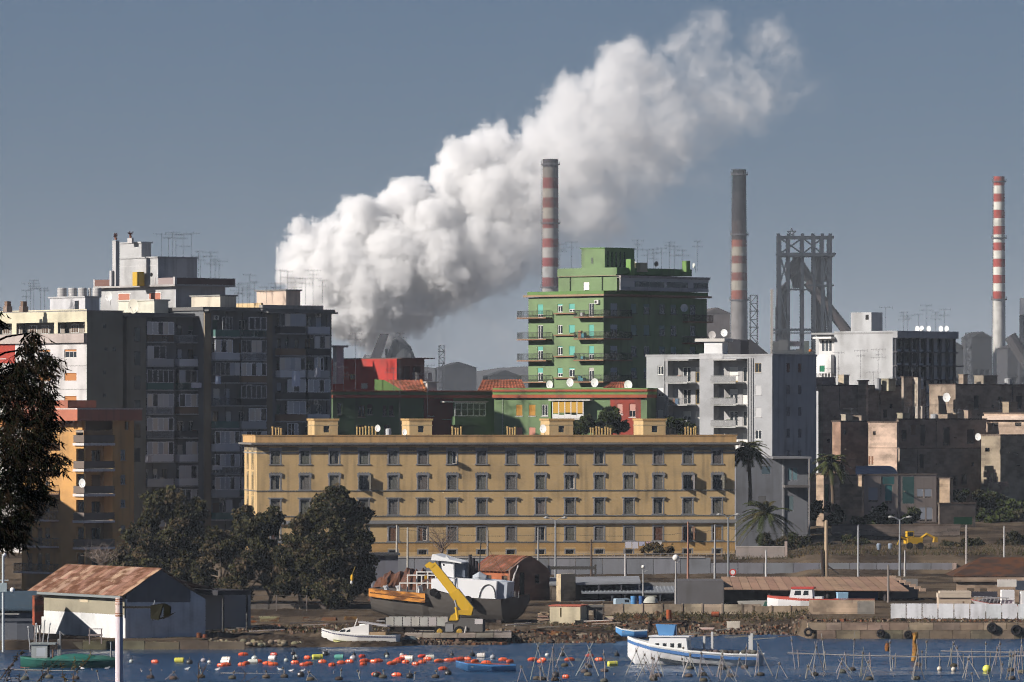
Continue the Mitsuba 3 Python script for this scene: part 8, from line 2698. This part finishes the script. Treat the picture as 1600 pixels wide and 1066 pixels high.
for px in (626, 643):
    wv = part(k, 'wheel', G(fr, (.022, .02, .018)).tube([[xx(px), -1.15, zz(986)], [xx(px), -.8, zz(986)]], .5, 16))
part(k, 'outrigger', G(fr, (.40, .38, .36)).tube([[xx(732), -1.35, zz(978)], [xx(729), -1.5, zz(991)]], .09, 6))
CY = (.60, .36, .025)
part(k, 'crane_base', G(fr, CY).prism([(xx(703), zz(969)), (xx(718), zz(969)), (xx(719), zz(960)), (xx(738), zz(961)), (xx(741), zz(949)), (xx(735), zz(947)), (xx(733), zz(953)), (xx(718), zz(953)), (xx(706), zz(961))], -.5, .5), 'wall')
bm = part(k, 'boom', G(fr, CY).prism([(xx(670), zz(885)), (xx(729), zz(959)), (xx(740.5), zz(951)), (xx(681), zz(878))][::1], -.32, .32), 'gloss')
part(bm, 'boom_head', G(fr, CY).prism([(xx(664.5), zz(883)), (xx(668), zz(887)), (xx(676), zz(887)), (xx(681), zz(882)), (xx(672), zz(877.5))], -.4, .4), 'gloss')
part(bm, 'boom_sleeve', G(fr, tuple(c * .9 for c in CY)).prism([(xx(703), zz(928.5)), (xx(728), zz(960)), (xx(742), zz(950)), (xx(717.5), zz(920))], -.4, .4), 'gloss')
part(bm, 'jib_ram', G(fr, CY).tube([[xx(714), -.5, zz(948)], [xx(717), -.5, zz(968)]], .13, 8), 'gloss')
part(bm, 'lift_ram', G(fr, (.40, .40, .40)).tube([[xx(712), -.45, zz(937)], [xx(715), -.5, zz(949)]], .07, 6))
part(bm, 'hook_block', G(fr, (.38, .22, .03)).box(xx(664), xx(667.5), -.2, .2, zz(905), zz(899)))
part(bm, 'hook_wire', G(fr, (.03, .03, .03)).tube([[xx(666), 0, zz(886)], [xx(666), 0, zz(899)]], .03, 4))
k = thing('yellow_buoy', 'tiny yellow and white net float hanging in the shadow of the tallest eucalyptus', 'float')
p = at(550, 903, 632)
part(k, 'float', G(Fr(p, 0), (.6, .34, .03)).ball([0, 0, 0], [.18, .18, .38], n=2))
part(k, 'tail', G(Fr(p, 0), (.6, .58, .54)).ball([-.05, 0, -.5], [.15, .15, .22], n=2))
part(k, 'line', G(Fr(p, 0), (.3, .2, .05)).tube([[0, 0, .3], [.35, 0, 1.2]], .03, 4))

# ---- red and white cabin boat behind the beige wall
k = thing('cabin_boat', 'white boat with a red roofed cabin on the yard behind the beige wall', 'boat')
Y = 622
S = Y / F
fr = Fr([*at(1308, 952, Y)[:2], 0], 170)
zz = lambda py: H + (YH - py) * Y / F
L = 110 * S
g, dk, R_ = hull(fr, L, [(0, 1.3, .7, zz(939)), (.5, 1.5, .6, zz(938)), (.85, .9, .9, zz(935.5)), (1, .05, zz(948), zz(934))], (.64, .63, .62), 12, (.3, .1, .07))
part(k, 'hull', g, 'gloss')
part(k, 'deck', dk, 'wall')
part(k, 'red_gunwale', strake(fr, R_, -.03, .22, (.36, .06, .04), .06), 'gloss')
cx0, cx1 = 25 * S, 75 * S
c_ = part(k, 'cabin', G(fr, (.66, .65, .64)).prism([(36 * S, zz(940)), (75 * S, zz(940)), (70.5 * S, zz(920.5)), (38 * S, zz(920.5))], -1.0, 1.0), 'gloss')
part(c_, 'roof', G(fr, (.42, .06, .045)).box(35 * S, 70.5 * S, -1.15, 1.15, zz(920.5) + .003, zz(917.5)), 'gloss')
for a, b in ((43, 52), (55, 66)):
    for s in (-1, 1):
        part(c_, 'window', G(fr, (.04, .05, .055)).prism([(a * S, zz(930)), (b * S, zz(930)), ((b - 2) * S, zz(923)), (a * S, zz(923))], *sorted((s * 1.005, s * 1.03))), 'glass')
part(k, 'foredeck_box', G(fr, (.6, .6, .58)).box(22 * S, 35 * S, -.8, .8, zz(940), zz(932)), 'gloss')
for px in (60, 66):
    part(k, 'life_ring', G(fr, (.4, .12, .06)).tube([[px * S, -1.03, zz(936)], [px * S, -1.1, zz(936)]], .2, 12))
p = at(1180, 944, 625)
k = thing('white_hull', 'pale upturned hull with a green tarp left of the red roofed cabin boat', 'boat')
fr = Fr([p[0], p[1], 0], 0)
part(k, 'hull', G(fr, (.44, .42, .38)).prism([(-1.9, zz(941)), (-1.6, zz(951)), (1.5, zz(955)), (2.4, zz(946)), (1.2, zz(940))][::1], -.8, .8), 'wall')
part(k, 'tarp', G(fr, (.05, .12, .10)).prism([(.8, zz(948)), (2.0, zz(948)), (1.8, zz(942)), (1.0, zz(941))], -1.0, -.81))

# ---- white trawler bow behind the panel fence at the right edge
k = thing('trawler', 'white trawler with a signboard and dark railings behind the panel fence at the right edge', 'boat')
Y = 606
S = Y / F
fr = Fr([*at(1517, 950, Y)[:2], 0], 0)
zz = lambda py: H + (YH - py) * Y / F
xx = lambda px: (px - 1517) * S
part(k, 'hull', G(fr, (.58, .58, .58)).prism([(xx(1519), zz(938)), (xx(1535), zz(955)), (xx(1700), zz(960)), (xx(1700), zz(946)), (xx(1580), zz(947)), (xx(1545), zz(943))], -1.5, 1.5), 'gloss')
part(k, 'red_sheer', G(fr, (.36, .10, .08)).prism([(xx(1519), zz(937.9)), (xx(1545), zz(942.9)), (xx(1580), zz(946.9)), (xx(1700), zz(945.9)), (xx(1700), zz(945)), (xx(1580), zz(946)), (xx(1545), zz(942)), (xx(1520), zz(937))], -1.55, 1.55), 'gloss')
part(k, 'signboard', G(fr, (.62, .58, .53)).box(xx(1558), xx(1588), -.2, 0, zz(917), zz(905.5)), 'wall')
part(k, 'wheelhouse', G(fr, (.62, .62, .62)).box(xx(1564), xx(1584), -.9, .9, zz(946), zz(922)), 'gloss')
part(k, 'wheelhouse', G(fr, (.64, .64, .64)).box(xx(1594), xx(1640), -1.2, 1.2, zz(948), zz(923)), 'gloss')
part(k, 'cabin_side', G(fr, (.05, .06, .08)).box(xx(1588.2), xx(1640), -.6, 1.2, zz(921.8), zz(908)))
part(k, 'dark_canopy', G(fr, (.04, .04, .05)).box(xx(1520), xx(1560), 1.2, 1.5, zz(934), zz(925)))
for i in range(9):
    part(k, 'rail_stanchion', G(fr, (.25, .25, .26)).tube([[xx(1520 + 6 * i), -1.2, zz(940 + .6 * i)], [xx(1524 + 6 * i), -1.2, zz(931 + .3 * i)]], .05, 5))
part(k, 'top_rail', G(fr, (.3, .3, .31)).tube([[xx(1520), -1.2, zz(932)], [xx(1575), -1.2, zz(934)]], .05, 5))
part(k, 'tangled_gear', G(fr, (.20, .19, .2)).ball([xx(1545), -.6, zz(939)], [1.2, .5, .35], n=2), 'wall')

# ---- the green fishing boat at the left
k = thing('fishing_boat', 'green netted working boat with a grey cabin at the bottom left', 'boat')
Y = 512
S = Y / F
fr = Fr([*at(33, 1046, Y)[:2], 0], 0)
zz = lambda py: H + (YH - py) * Y / F
xx = lambda px: (px - 33) * S
L = xx(182)
g, dk, R_ = hull(fr, L, [(0, .9, -.2, zz(1027)), (.2, 1.5, -.3, zz(1030)), (.7, 1.6, -.3, zz(1031)), (1, .9, -.1, zz(1030))], (.03, .14, .11), 12, (.05, .07, .06))
part(k, 'hull', g, 'wall')
part(k, 'deck', dk, 'wall')
part(k, 'red_waterline', strake(fr, R_, -1.02, -.8, (.20, .06, .04), -.05), 'wall')
part(k, 'gunwale', strake(fr, R_, -.04, .10, (.05, .18, .14), .06), 'wall')
cb = part(k, 'cabin', G(fr, (.34, .37, .37)).box(xx(50), xx(75), -.8, .8, zz(1028), zz(1007)), 'wall')
part(cb, 'roof', G(fr, (.28, .31, .31)).box(xx(48), xx(88), -.95, .95, zz(1007) + .003, zz(1004.5)), 'wall')
part(cb, 'window', G(fr, (.40, .43, .46)).box(xx(58), xx(72), -.83, -.803, zz(1025), zz(1012)), 'gloss')
part(cb, 'dark_door', G(fr, (.03, .03, .03)).box(xx(75) + .003, xx(77), -.6, .6, zz(1027), zz(1009)))
for px, p0 in ((83, 1007), (92, 998), (95, 986), (174, 1003)):
    part(k, 'deck_post', G(fr, (.24, .24, .24) if px != 83 else (.30, .16, .1)).tube([[xx(px), -.5, zz(1030)], [xx(px), -.5, zz(p0)]], .08, 6))
part(k, 'derrick', G(fr, (.2, .2, .2)).tube([[xx(95), -.5, zz(988)], [xx(101), -.5, zz(992)]], .07, 5))
part(k, 'net_heap', G(fr, (.02, .12, .10)).ball([xx(120), -.3, zz(1031)], [2.4, .8, .55], n=2), 'leaf' if False else 'wall')
part(k, 'net_heap', G(fr, (.03, .11, .09)).ball([xx(155), -.2, zz(1032)], [1.8, .8, .45], n=2), 'wall')

# ---- mast with lamps at the left edge
k = thing('mast', 'pale mast with white lamps at the left edge', 'mast')
fr = Fr([*at(5, 1000, 540)[:2], 0], 0)
Yv = 540
zz = lambda py: H + (YH - py) * Yv / F
part(k, 'pole', G(fr, (.46, .49, .50)).tube([[0, 0, .2], [0, 0, zz(866)]], .12, 8))
part(k, 'lamp', G(fr, (.7, .7, .7)).ball([.12, 0, zz(867)], .18, n=2))
part(k, 'lamp', G(fr, (.75, .75, .75)).ball([.85, 0, zz(922)], .24, n=2))
part(k, 'bracket', G(fr, (.3, .33, .34)).box(-.4, .5, -.05, .05, zz(908), zz(906)))
part(k, 'gear_box', G(fr, (.30, .36, .38)).box(-.35, .35, -.2, .2, zz(925), zz(911)))
for px, py in ((48, 995), (57, 990), (66, 985), (72, 990)):
    kq = thing('spar', 'slim pale spar standing on the quay by the hoist, %s' % {48: 'first from left', 57: 'second from left', 66: 'third from left', 72: 'fourth from left'}[px], 'spar')
    p = at(px, 1008, 546)
    f_ = Fr([p[0], 545.9, 0], 0)
    part(kq, 'pole', G(f_, (.36, .36, .36)).tube([[0, 0, -.3], [.25 * (px - 57) / 10, 0, at(0, py - 15, 546)[2]]], .06, 6))
    part(kq, 'tip', G(f_, (.5, .5, .5)).ball([.25 * (px - 57) / 10, 0, at(0, py - 15, 546)[2]], .1))

# ================================================================ MUSSEL FARM: floats, poles, rails
RNG = random.Random(404)
ORANGE, REDC, WHT2, GRNF, DKF, YLF = (.62, .10, .035), (.50, .06, .04), (.60, .57, .50), (.12, .36, .28), (.03, .03, .03), (.55, .52, .08)
LABF = {'o': ('orange red plastic float on the mussel lines', ORANGE), 'r': ('dark red float on the mussel lines', REDC), 'w': ('white barrel float on the mussel lines', WHT2), 'g': ('green float on the mussel lines', GRNF), 'd': ('small black float on the mussel lines', DKF), 'y': ('yellow green float on the mussel lines', YLF), 'p': ('small pale grey float on the mussel lines', (.36, .36, .36))}
FLOATS = 'o242,1034.5 y280,1033.5 w354,1032 w353,1036 o353,1039 o380,1023 o378,1039 o385,1037 w426,1030 o418,1037 o427,1038.5 r428,1023 o461,1035.5 o475,1039 o482,1037.5 y496,1028 o504,1034.5 g530,1028.5 o533,1036 o519,1039.5 o546,1034 o568,1038 r566,1026 o584,1034 o590,1033 o612,1037 r624,1031 o634,1035 w672,1029 o668,1030 o660,1035 o686,1033.5 o692,1045.5 p398,1030 p447,1032 d460,1030 p462,1028 d508,1023 p512,1022 d458,1022 p605,1026 d604,1024 d640,1026 p628,1024 d553,1023 p327,1035 p318,1033 d296,1036 p205,1034 p552,1030 o632,1027 o702,1032 d706,1023 r714,1031 o730,1030 o742,1034 w752,1026 o760,1036 d738,1024 p770,1028 o786,1031 o797,1034 o832,1031 o848,1031.5 o890,1031 d878,1024 r921,1025 d964,1024 p855,1024 o936,1031 y957,1039 o480,1028 o345,1040 o570,1033 o649,1038 d700,1053 o620,1055 o588,1054 d470,1056 d640,1057 o720,1030 r660,1026 w395,1036 o402,1034 o620,1034 d588,1056 o884,1058 d868,1056 d995,1030 d640,1058 o845,1034 w640,1030'.split()
for i, s in enumerate(FLOATS):
    c, (px, py) = s[0], map(float, s[1:].split(','))
    Yf = H * F / (py + 1.5 - YH)
    lab, col = LABF[c]
    k = thing('float', lab, 'float', lab.replace('float on', 'floats on'))
    fr = Fr([*at(px, py, Yf)[:2], 0.0], RNG.uniform(-35, 35))
    if c in 'or':
        g = G(fr, jit(col, RNG, .18))
        L_ = RNG.uniform(.32, .50)
        g.tube([[-L_, 0, .08], [-L_ * .85, 0, .1], [-L_ * .4, 0, .12], [L_ * .3, 0, .13], [L_ * .8, 0, .11], [L_, 0, .09]], [.05, .12, .18, .19, .13, .05], 10)
        part(k, 'body', g, 'gloss')
        part(k, 'lashing', G(fr, (.07, .06, .05)).tube([[-.03, 0, .125], [.03, 0, .125]], .2, 10))
    elif c in 'wgy':
        g = G(fr, jit(col, RNG, .15))
        L_ = RNG.uniform(.35, .5)
        g.tube([[-L_, 0, .16], [-L_ * .9, 0, .17], [L_ * .9, 0, .18], [L_, 0, .17]], [.15, .24, .25, .16], 12)
        part(k, 'body', g, 'gloss')
        part(k, 'band', G(fr, (.3, .25, .2)).tube([[L_ * .4, 0, .178], [L_ * .5, 0, .178]], .262, 12))
    else:
        r_ = RNG.uniform(.16, .28)
        part(k, 'body', G(fr, jit(col, RNG, .3)).ball([0, 0, r_ * .6], [r_ * 1.2, r_, r_]), 'gloss')
        part(k, 'eye', G(fr, (.1, .1, .1)).box(-.03, .03, -.03, .03, r_ * 1.5, r_ * 1.5 + .2))
for px, py, c, lab in ((1420, 1036, (.30, .13, .04), 'tall rusty orange navigation buoy before the quay, left of two'), (1428, 1040, (.32, .15, .04), 'tall rusty orange navigation buoy before the quay, right of two')):
    pass
k = thing('net_bundle', 'rusty orange net bundle hung on a mussel pole before the quay', 'net')
p = at(1386, 1011, 528)
part(k, 'net', G(Fr(p, 0), (.30, .13, .035)).tube([[0, 0, .35], [.05, 0, 0], [0, 0, -.4]], [.15, .28, .18], 9), 'rusty')
part(k, 'tie', G(Fr(p, 0), (.1, .08, .05)).tube([[0, 0, .35], [0, 0, .5]], .06, 6))
k = thing('net_bundle', 'tall orange net bundle reaching from the water to the quay height', 'net')
p = at(1429, 1015, 526)
part(k, 'net', G(Fr(p, 0), (.36, .19, .045)).tube([[0, 0, 1.5], [.1, 0, 1.2], [-.05, 0, .6], [.1, 0, 0], [-.1, 0, -1.2], [-.2, 0, -1.5]], [.28, .25, .14, .3, .25, .3], 9), 'rusty')
part(k, 'tie', G(Fr(p, 0), (.1, .08, .05)).tube([[0, 0, 1.5], [.3, 0, 1.5]], .06, 6))
for px, py, c, lab in ((1542, 1046, (.62, .60, .10), 'bright yellow buoy among the mussel poles at the right'), (1468, 1044, (.52, .45, .36), 'cream buoy among the mussel poles, left of two'), (1490, 1045, (.5, .44, .36), 'cream buoy among the mussel poles, right of two')):
    k = thing('buoy', lab, 'buoy')
    Yf = H * F / (py + 4 - YH)
    fr = Fr([*at(px, py, Yf)[:2], 0], 0)
    r_ = .36 if px == 1542 else .22
    part(k, 'body', G(fr, c).ball([0, 0, r_ * .7], [r_, r_, r_], n=2), 'gloss')
    part(k, 'collar', G(fr, (.1, .1, .08)).tube([[0, 0, r_ * 1.6], [0, 0, r_ * 1.9]], .07, 8))

POLEC = (.30, .28, .265)


def mussel_frame(px, py_w, lab, h=2.0, kind='tripod', group='mussel poles standing in the water'):
    """poles driven into the bottom, lashed together near the top"""
    Yf = H * F / (py_w - YH)
    lab = {'tripod': 'lashed tripod of ', 'pair': 'crossed pair of ', 'single': 'single upright '}[kind] + lab
    k = thing('mussel_pole', lab, 'mussel pole', lab)
    fr = Fr([*at(px, py_w, Yf)[:2], 0], RNG.uniform(-20, 20))
    n = {'tripod': 3, 'pair': 2, 'single': 1}[kind]
    tp = np.array([RNG.uniform(-.3, .3), RNG.uniform(-.2, .2), h])
    for i in range(n):
        th = i * 2 * math.pi / n + RNG.uniform(-.4, .4)
        sp = RNG.uniform(.5, 1.3) if n > 1 else .12
        b = np.array([math.cos(th) * sp, math.sin(th) * sp * .7, -.5])
        d = tp - b
        e = tp + d * RNG.uniform(.03, .22)
        part(k, 'pole', G(fr, jit(POLEC, RNG, .25)).tube([b, (b + e) / 2 + [RNG.uniform(-.05, .05), 0, 0], e], [.042, .038, .026], 5), 'wall')
    part(k, 'lashing', G(fr, (.12, .10, .08)).ball(tp, .1))
    if RNG.random() < .55:
        g = G(fr, jit((.09, .075, .06), RNG, .4))
        g.ball([tp[0] * .3, 0, .1], [.35, .3, .22])
        part(k, 'rope_bundle', g, 'wall')


TL_ = 'grey mussel farm poles in the water at the bottom right'
for px, py, h, kd in ((838, 1062, 2.6, 'pair'), (868, 1064, 2.6, 'tripod'), (918, 1056, 2.2, 'pair'), (945, 1050, 1.5, 'single'), (990, 1054, 2.0, 'pair'), (1020, 1060, 1.6, 'tripod'), (1075, 1058, 1.8, 'tripod'), (1100, 1056, 1.9, 'tripod'), (1130, 1058, 1.6, 'tripod'), (1190, 1056, 2.6, 'tripod'), (1242, 1046, 2.5, 'single'), (1272, 1056, 2.4, 'tripod'),
                      (1290, 1046, 2.6, 'single'), (1330, 1048, 2.7, 'single'), (1352, 1058, 2.0, 'tripod'), (1390, 1048, 2.4, 'single'), (1432, 1062, 2.0, 'tripod'), (1445, 1046, 2.4, 'single'), (1490, 1042, 2.0, 'pair'), (1512, 1060, 1.6, 'tripod'), (1540, 1044, 2.1, 'single'), (1563, 1050, 2.4, 'single'), (1596, 1052, 2.6, 'tripod'), (1220, 1060, 1.2, 'tripod'), (1580, 1062, 2.0, 'tripod'), (1160, 1058, 1.5, 'pair'), (1010, 1064, 1.5, 'pair')):
    mussel_frame(px, py, TL_, h, kd)
for i in range(34):
    px = RNG.uniform(800, 1600)
    mussel_frame(px, RNG.uniform(1040, 1068), TL_, RNG.uniform(.7, 1.9), RNG.choice(('single', 'single', 'pair', 'tripod')))
TL2 = 'weathered mussel farm stakes in the water at the bottom left'
for px in (38, 78, 117, 155, 235, 270, 315, 362, 416, 445, 486, 528, 562, 598, 645, 680):
    mussel_frame(px, 1060 + RNG.uniform(-2, 4), TL2, RNG.uniform(.5, .85), RNG.choice(('single', 'single', 'single', 'pair')), 'weathered mussel poles at the bottom left')
for (xa, xb, pya, pyb, Yr, lab) in ((20, 345, 1046.5, 1052, 505, 'long pale rail on mussel poles at the bottom left'), (345, 660, 1052, 1053.5, 500, 'long pale rail on mussel poles at the bottom centre'), (1230, 1455, 1020.5, 1026.5, 512, 'thin wooden rail above the water at the right, the upper left one'),
                                      (1470, 1640, 1017.5, 1019, 515, 'thin wooden rail above the water at the right edge, the upper one'), (1450, 1640, 1026, 1024.5, 508, 'thin wooden rail above the water at the right edge, the lower one'), (940, 1180, 1056, 1058, 497, 'long rail on mussel poles below the fishing boat'), (1160, 1640, 1059, 1061, 494, 'long rail on mussel poles at the bottom right')):
    k = thing('mussel_rail', lab, 'rail')
    a, b = at(xa, pya, Yr), at(xb, pyb, Yr)
    part(k, 'pole', G(WORLD, (.34, .31, .29)).tube([a, (a + b) / 2 - [0, 0, .06], b], .055, 6), 'wall')
    n = int((xb - xa) / 40)
    for i in range(n + 1):
        p = a + (b - a) * (i + .5) / (n + 1)
        part(k, 'stake', G(WORLD, jit((.24, .21, .19), RNG, .2)).tube([p + [RNG.uniform(-.2, .2), 0, .25], [p[0], p[1], -.6]], .05, 5), 'wall')
for i, (px, py) in enumerate(((225, 1054), (437, 1049), (455, 1051), (473, 1051), (168, 1047), (128, 1047), (293, 1048), (340, 1049))):
    k = thing('gull', 'white gull sitting on the mussel rail at the bottom left', 'bird', 'white gulls on the mussel rail')
    p = at(px, py - 2.5, 504)
    fr = Fr(p, RNG.choice((0, 180)) + RNG.uniform(-30, 30))
    part(k, 'body', G(fr, (.66, .66, .66)).tube([[-.24, 0, -.02], [-.12, 0, 0], [.05, 0, .02], [.15, 0, .07], [.17, 0, .12]], [.02, .07, .085, .05, .02], 8))
    part(k, 'head', G(fr, (.7, .7, .7)).ball([.18, 0, .14], [.06, .05, .05]))
    part(k, 'bill', G(fr, (.5, .3, .03)).tube([[.22, 0, .14], [.30, 0, .12]], [.018, .006], 4))
    part(k, 'wing', G(fr, (.3, .31, .33)).tube([[-.28, 0, 0], [-.1, 0, .05], [.06, 0, .06]], [.01, .075, .05], 7))
    part(k, 'leg', G(fr, (.4, .2, .1)).tube([[0, 0, -.06], [0, 0, -.17]], .012, 4))

# ================================================================ NEAR THINGS: lamp post, tree, twigs
k = thing('lamp_post', 'pale pink lit pole with a dark hanging lamp close at hand on the left', 'street lamp')
Y = 90.0
S = Y / F
p = at(186, 1000, Y)
fr = Fr([p[0], p[1], 0], 0)
zz = lambda py: H + (YH - py) * S
xx = lambda px: (px - 186) * S
part(k, 'pole', G(fr, (.60, .52, .54)).tube([[0, 0, 8], [0, 0, zz(964)]], [.062, .060], 20))
part(k, 'collar', G(fr, (.52, .42, .38)).tube([[0, 0, zz(964) + .001], [0, 0, zz(934)]], [.056, .056], 20))
for py in (937, 939.5, 944, 958.5, 962, 964):
    part(k, 'rust_ring', G(fr, (.26, .09, .035)).tube([[0, 0, zz(py) - .006], [0, 0, zz(py) + .006]], .0595, 20), 'rusty')
part(k, 'rear_rod', G(fr, (.42, .40, .36)).tube([[xx(195.5), .02, zz(966)], [xx(195.5), .02, zz(937)]], .012, 8))
part(k, 'arm', G(fr, (.035, .033, .03)).box(xx(192), xx(240), -.02, .02, zz(950.5), zz(947.5)))
part(k, 'arm_tip', G(fr, (.4, .4, .4)).tube([[xx(236), 0, zz(948)], [xx(240), 0, zz(946)], [xx(242), 0, zz(938)]], .012, 8))
lh_ = G(fr, (.028, .027, .02))
v = [[xx(236), -.12, zz(966)], [xx(248), -.15, zz(969)], [xx(248), .15, zz(969)], [xx(236), .12, zz(966)], [xx(236), -.12, zz(946)], [xx(256), -.13, zz(943)], [xx(256), .13, zz(943)], [xx(236), .12, zz(946)]]
lh_.hexa(v)
part(k, 'lamp_housing', lh_)
part(k, 'lamp_hood', G(fr, (.04, .038, .025)).hexa([[xx(256.2), -.13, zz(967)], [xx(266), -.1, zz(962)], [xx(266), .1, zz(962)], [xx(256.2), .13, zz(967)], [xx(256.2), -.13, zz(943)], [xx(267), -.1, zz(948)], [xx(267), .1, zz(948)], [xx(256.2), .13, zz(943)]]))
part(k, 'lamp_visor', G(fr, (.022, .021, .018)).hexa([[xx(248), -.16, zz(968)], [xx(264), -.16, zz(964)], [xx(264), .16, zz(964)], [xx(248), .16, zz(968)], [xx(250), -.16, zz(966)], [xx(274), -.16, zz(957)], [xx(274), .16, zz(957)], [xx(250), .16, zz(966)]]))
part(k, 'hanging_wire', G(fr, (.02, .02, .02)).tube([[xx(238), 0, zz(966)], [xx(239), 0, zz(970)]], .008, 4))


def blade(g, p, d, L, W, col, bend=.15):
    """one narrow leaf: four faces, folded on its rib and curved along its length"""
    d = d / np.linalg.norm(d)
    s = np.cross(d, [0.3, .8, .2])
    s /= np.linalg.norm(s)
    nrm = np.cross(d, s)
    a, t = p, p + d * L - nrm * bend * L
    m = p + d * L * .42 + nrm * .02
    l, r = m + s * W / 2 + nrm * W * .15, m - s * W / 2 + nrm * W * .15
    g.add([a, l, m, r, t], [[0, 1, 2], [0, 2, 3], [1, 4, 2], [2, 4, 3]], col, world=True)


NT = np.random.default_rng(1234)
k = thing('tree', 'dark drooping eucalyptus close at hand, cut by the left edge', 'tree')
Y = 85.0
S = Y / F
LOBES = [(45, 545, 18, 22), (50, 520, 8, 10), (30, 580, 32, 30), (70, 565, 22, 22), (10, 610, 45, 40), (60, 620, 34, 40), (30, 670, 48, 45), (72, 660, 20, 30), (0, 730, 45, 50), (45, 720, 34, 40), (82, 715, 22, 14), (10, 790, 34, 40), (40, 780, 24, 30), (-10, 830, 36, 30), (62, 760, 14, 18), (25, 825, 22, 22)]
LOBES += [(-70, 560, 70, 70), (-120, 680, 110, 110), (-90, 800, 90, 70), (-180, 600, 90, 90), (-60, 480, 60, 50), (-200, 740, 110, 110)]
g = G(WORLD, (.05, .038, .028))
base = np.array([(-120 - 800) * S, Y + 1, 10.0])
part(k, 'trunk', g.tube([base, base + [0, 0, 6], at(-80, 700, Y + .6), at(-40, 600, Y)], [.22, .17, .12, .05], 9))
LC = [(.013, .015, .008), (.017, .017, .009), (.022, .016, .010), (.010, .012, .007), (.028, .019, .012)]
leaves, twigs = [], G(WORLD, (.035, .022, .016))
for li, (px, py, rx, ry) in enumerate(LOBES):
    vis = px + rx > -10
    c = at(px, py, Y)
    n_t = int((9 if vis else 5) * rx * ry / 160) + 7
    limb0 = at(min(px, -20) - 10, py + 25, Y + .4)
    twigs.tube([limb0, (limb0 + c) / 2 + [0, .1, .06], c], [.022, .016, .008], 5)
    for i in range(n_t):
        o = NT.normal(size=3)
        o /= np.linalg.norm(o)
        q = c + o * np.array([rx * S, rx * S * 1.0, ry * S]) * NT.uniform(.25, .95) ** .6
        e = q + np.array([NT.normal() * .1 + .05, NT.normal() * .1, -NT.uniform(.05, .22)])
        twigs.tube([c + (q - c) * .5, q, e], [.006, .004, .002], 3)
        for j in range(9):
            u = NT.uniform(0, 1)
            pp = q + (e - q) * u
            d = np.array([NT.normal() * .5 + .12, NT.normal() * .5, -NT.uniform(.25, 1.1)])
            leaves.append((pp, d, NT.uniform(.09, .19), NT.uniform(.016, .027), LC[NT.integers(0, 5)], px))
part(k, 'twig', twigs, kind='stuff')


def seen_px(q):
    return 800 + q[0] * F / q[1]


order = sorted(range(len(leaves)), key=lambda i: -seen_px(leaves[i][0]))
single = set(order[:280])
rest = G(WORLD, LC[0])
for i, (pp, d, L_, W_, c, _) in enumerate(leaves):
    if i in single:
        gl_ = G(WORLD, c)
        blade(gl_, pp, d, L_, W_, c)
        part(k, 'leaf', gl_, 'leaf')
    else:
        blade(rest, pp, d, L_, W_, c)
part(k, 'foliage', rest, 'leaf', kind='stuff')

# sprigs rising into the picture at the lower left
for lab, stems in (('thin leafy sprigs rising at the bottom left corner', ((0, 1080, 30, 1022), (5, 1080, 12, 1046), (28, 1085, 30, 1052), (40, 1090, 92, 1030), (60, 1095, 68, 1040), (0, 1062, 36, 1018))),
                   ('small olive leafed sprig right of the green boat', ((110, 1095, 118, 1030), (118, 1050, 146, 1022), (108, 1085, 95, 1036))),
                   ('thin bare twig before the water right of the lamp post', ((312, 1090, 310, 1036), (310, 1060, 322, 1042), (376, 1090, 386, 1050)))):
    k = thing('sprig', lab, 'twig')
    fol = []
    for a0, b0, a1, b1 in stems:
        Ys = 60.0
        p0, p1 = at(a0, b0, Ys), at(a1, b1, Ys)
        m = (p0 + p1) / 2 + NT.normal(size=3) * .02
        part(k, 'stem', G(WORLD, (.07, .045, .03)).tube([p0, m, p1], [.006, .004, .002], 4))
        if 'bare' not in lab:
            for j in range(14 if 'olive' in lab else 12):
                u = NT.uniform(.35, 1)
                q = p0 + (p1 - p0) * u
                fol.append((q, NT.normal(size=3) * [1, 1, .6] + [0.3, 0, .3]))
        else:
            for j in range(3):
                u = NT.uniform(.4, 1)
                q = p0 + (p1 - p0) * u
                part(k, 'stem', G(WORLD, (.07, .045, .03)).tube([q, q + [NT.normal() * .05, 0, .07]], [.003, .0015], 4))
    for q, d in fol:
        gl_ = G(WORLD, (.10, .08, .035) if 'olive' in lab else (.03, .028, .018))
        blade(gl_, q, d, NT.uniform(.03, .06), .014, gl_.col)
        part(k, 'leaf', gl_, 'leaf')
